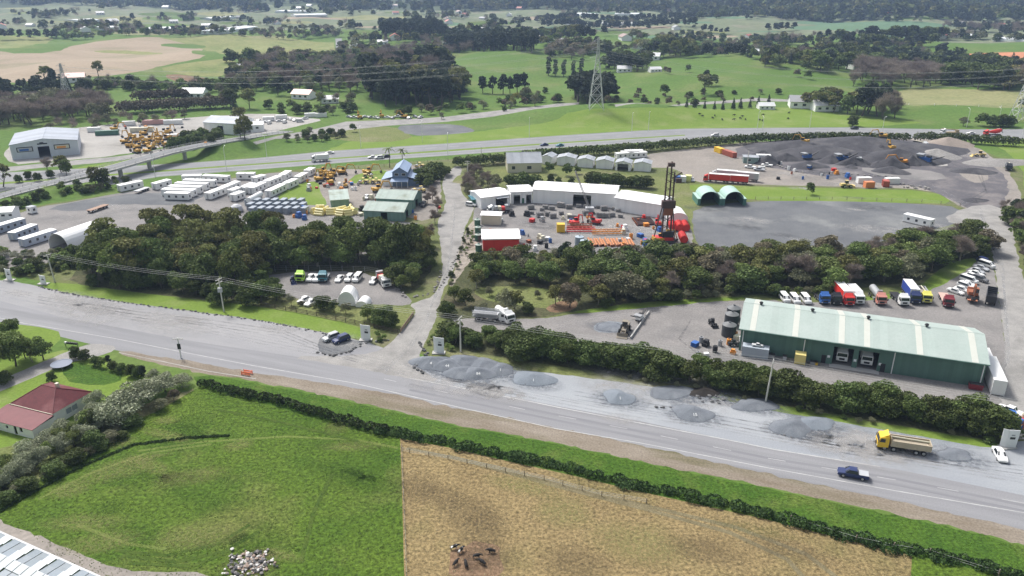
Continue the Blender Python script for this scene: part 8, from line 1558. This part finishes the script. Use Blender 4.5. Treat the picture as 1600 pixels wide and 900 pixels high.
MG = mat('paddock_blade', (.09, .15, .03), (.15, .2, .05), s=.2, rough=.8, island=.3, trans=.4); MG2 = mat('dry_blade', (.42, .36, .19), (.5, .43, .26), s=.3, rough=.9, island=.3, trans=.3); MG3 = mat('verge_blade', (.12, .21, .035), (.17, .26, .05), s=.2, rough=.8, island=.3, trans=.4)
tufts('grass', 'rough green grass of the left paddock', [(-60, 800), (60, 760), (150, 695), (250, 645), (320, 606), (430, 636), (520, 662), (622, 688), (626, 760), (632, 940), (150, 940), (60, 845), (0, 815)], 12000, .08, .2, MG)
tufts('grass', 'dry stalks of the brown field', [(632, 690), (800, 726), (1000, 772), (1200, 816), (1420, 868), (1418, 960), (640, 960)], 12000, .06, .16, MG2)
tufts('grass', 'grass of the verge between road and hedge', [(310, 590), (560, 632), (700, 667), (1000, 725), (1200, 767), (1400, 808), (1660, 870), (1660, 930), (1400, 860), (1200, 812), (1000, 766), (800, 720), (600, 678), (430, 632)], 9000, .08, .2, MG3)
plant_all()
# ================================================================ haze
b = MB(); b.box(-5200, 5200, -60, 6200, -1.5, 420, None); hz = b.build('haze'); hz['kind'] = 'stuff'; hz['label'] = 'thin pale haze filling the air'
hm = bpy.data.materials.new('haze_air'); hm.use_nodes = True; hn = hm.node_tree; hn.nodes.clear(); ou = hn.nodes.new('ShaderNodeOutputMaterial'); pv = hn.nodes.new('ShaderNodeVolumePrincipled')
pv.inputs['Color'].default_value = (.5, .68, 1, 1); pv.inputs['Density'].default_value = HAZE; pv.inputs['Anisotropy'].default_value = .1; hn.links.new(pv.outputs[0], ou.inputs['Volume'])
hz.data.materials.clear(); hz.data.materials.append(hm)
# ================================================================ labels: single out look-alikes within a shared wording
from collections import defaultdict
by = defaultdict(list)
bpy.context.view_layer.update()
for o in SC.objects:
    if o.parent is None and 'label' in o and o.get('kind') is None: by[o['label']].append(o)
ORD = ['leftmost', 'second', 'third', 'fourth', 'fifth', 'sixth', 'seventh', 'eighth', 'ninth', 'tenth', 'eleventh', 'twelfth']
def clip(s): return ' '.join(s.split()[:16])
for lab, os_ in by.items():
    n_ = len(os_)
    if 1 < n_ <= 12:
        for i, o in enumerate(sorted(os_, key=lambda o: PX(o.location)[0])):
            pre = ('left ' if i == 0 else 'right ') if n_ == 2 else ('leftmost ' if i == 0 else 'rightmost ' if i == n_ - 1 else ORD[i] + ' from left, ')
            o['label'] = pre + lab
    if n_ > 12: g_ = next((o['group'] for o in os_ if 'group' in o), 'look-alikes, ' + lab[:30])
    for o in os_:
        if n_ > 12: o['group'] = g_
        k_ = o['label'].split()
        if len(k_) > 16: o['label'] = ' '.join(w_ for w_ in k_ if w_ != 'the')
        if len(o['label'].split()) > 16: o['label'] = clip(o['label'].replace(' and right of', ' right of').replace(' and left of', ' left of').replace('in front', 'before').replace('before of', 'before'))
        if n_ > 1 and 'group' not in o: o['group'] = 'look-alikes, ' + ' '.join(lab.split()[:6])
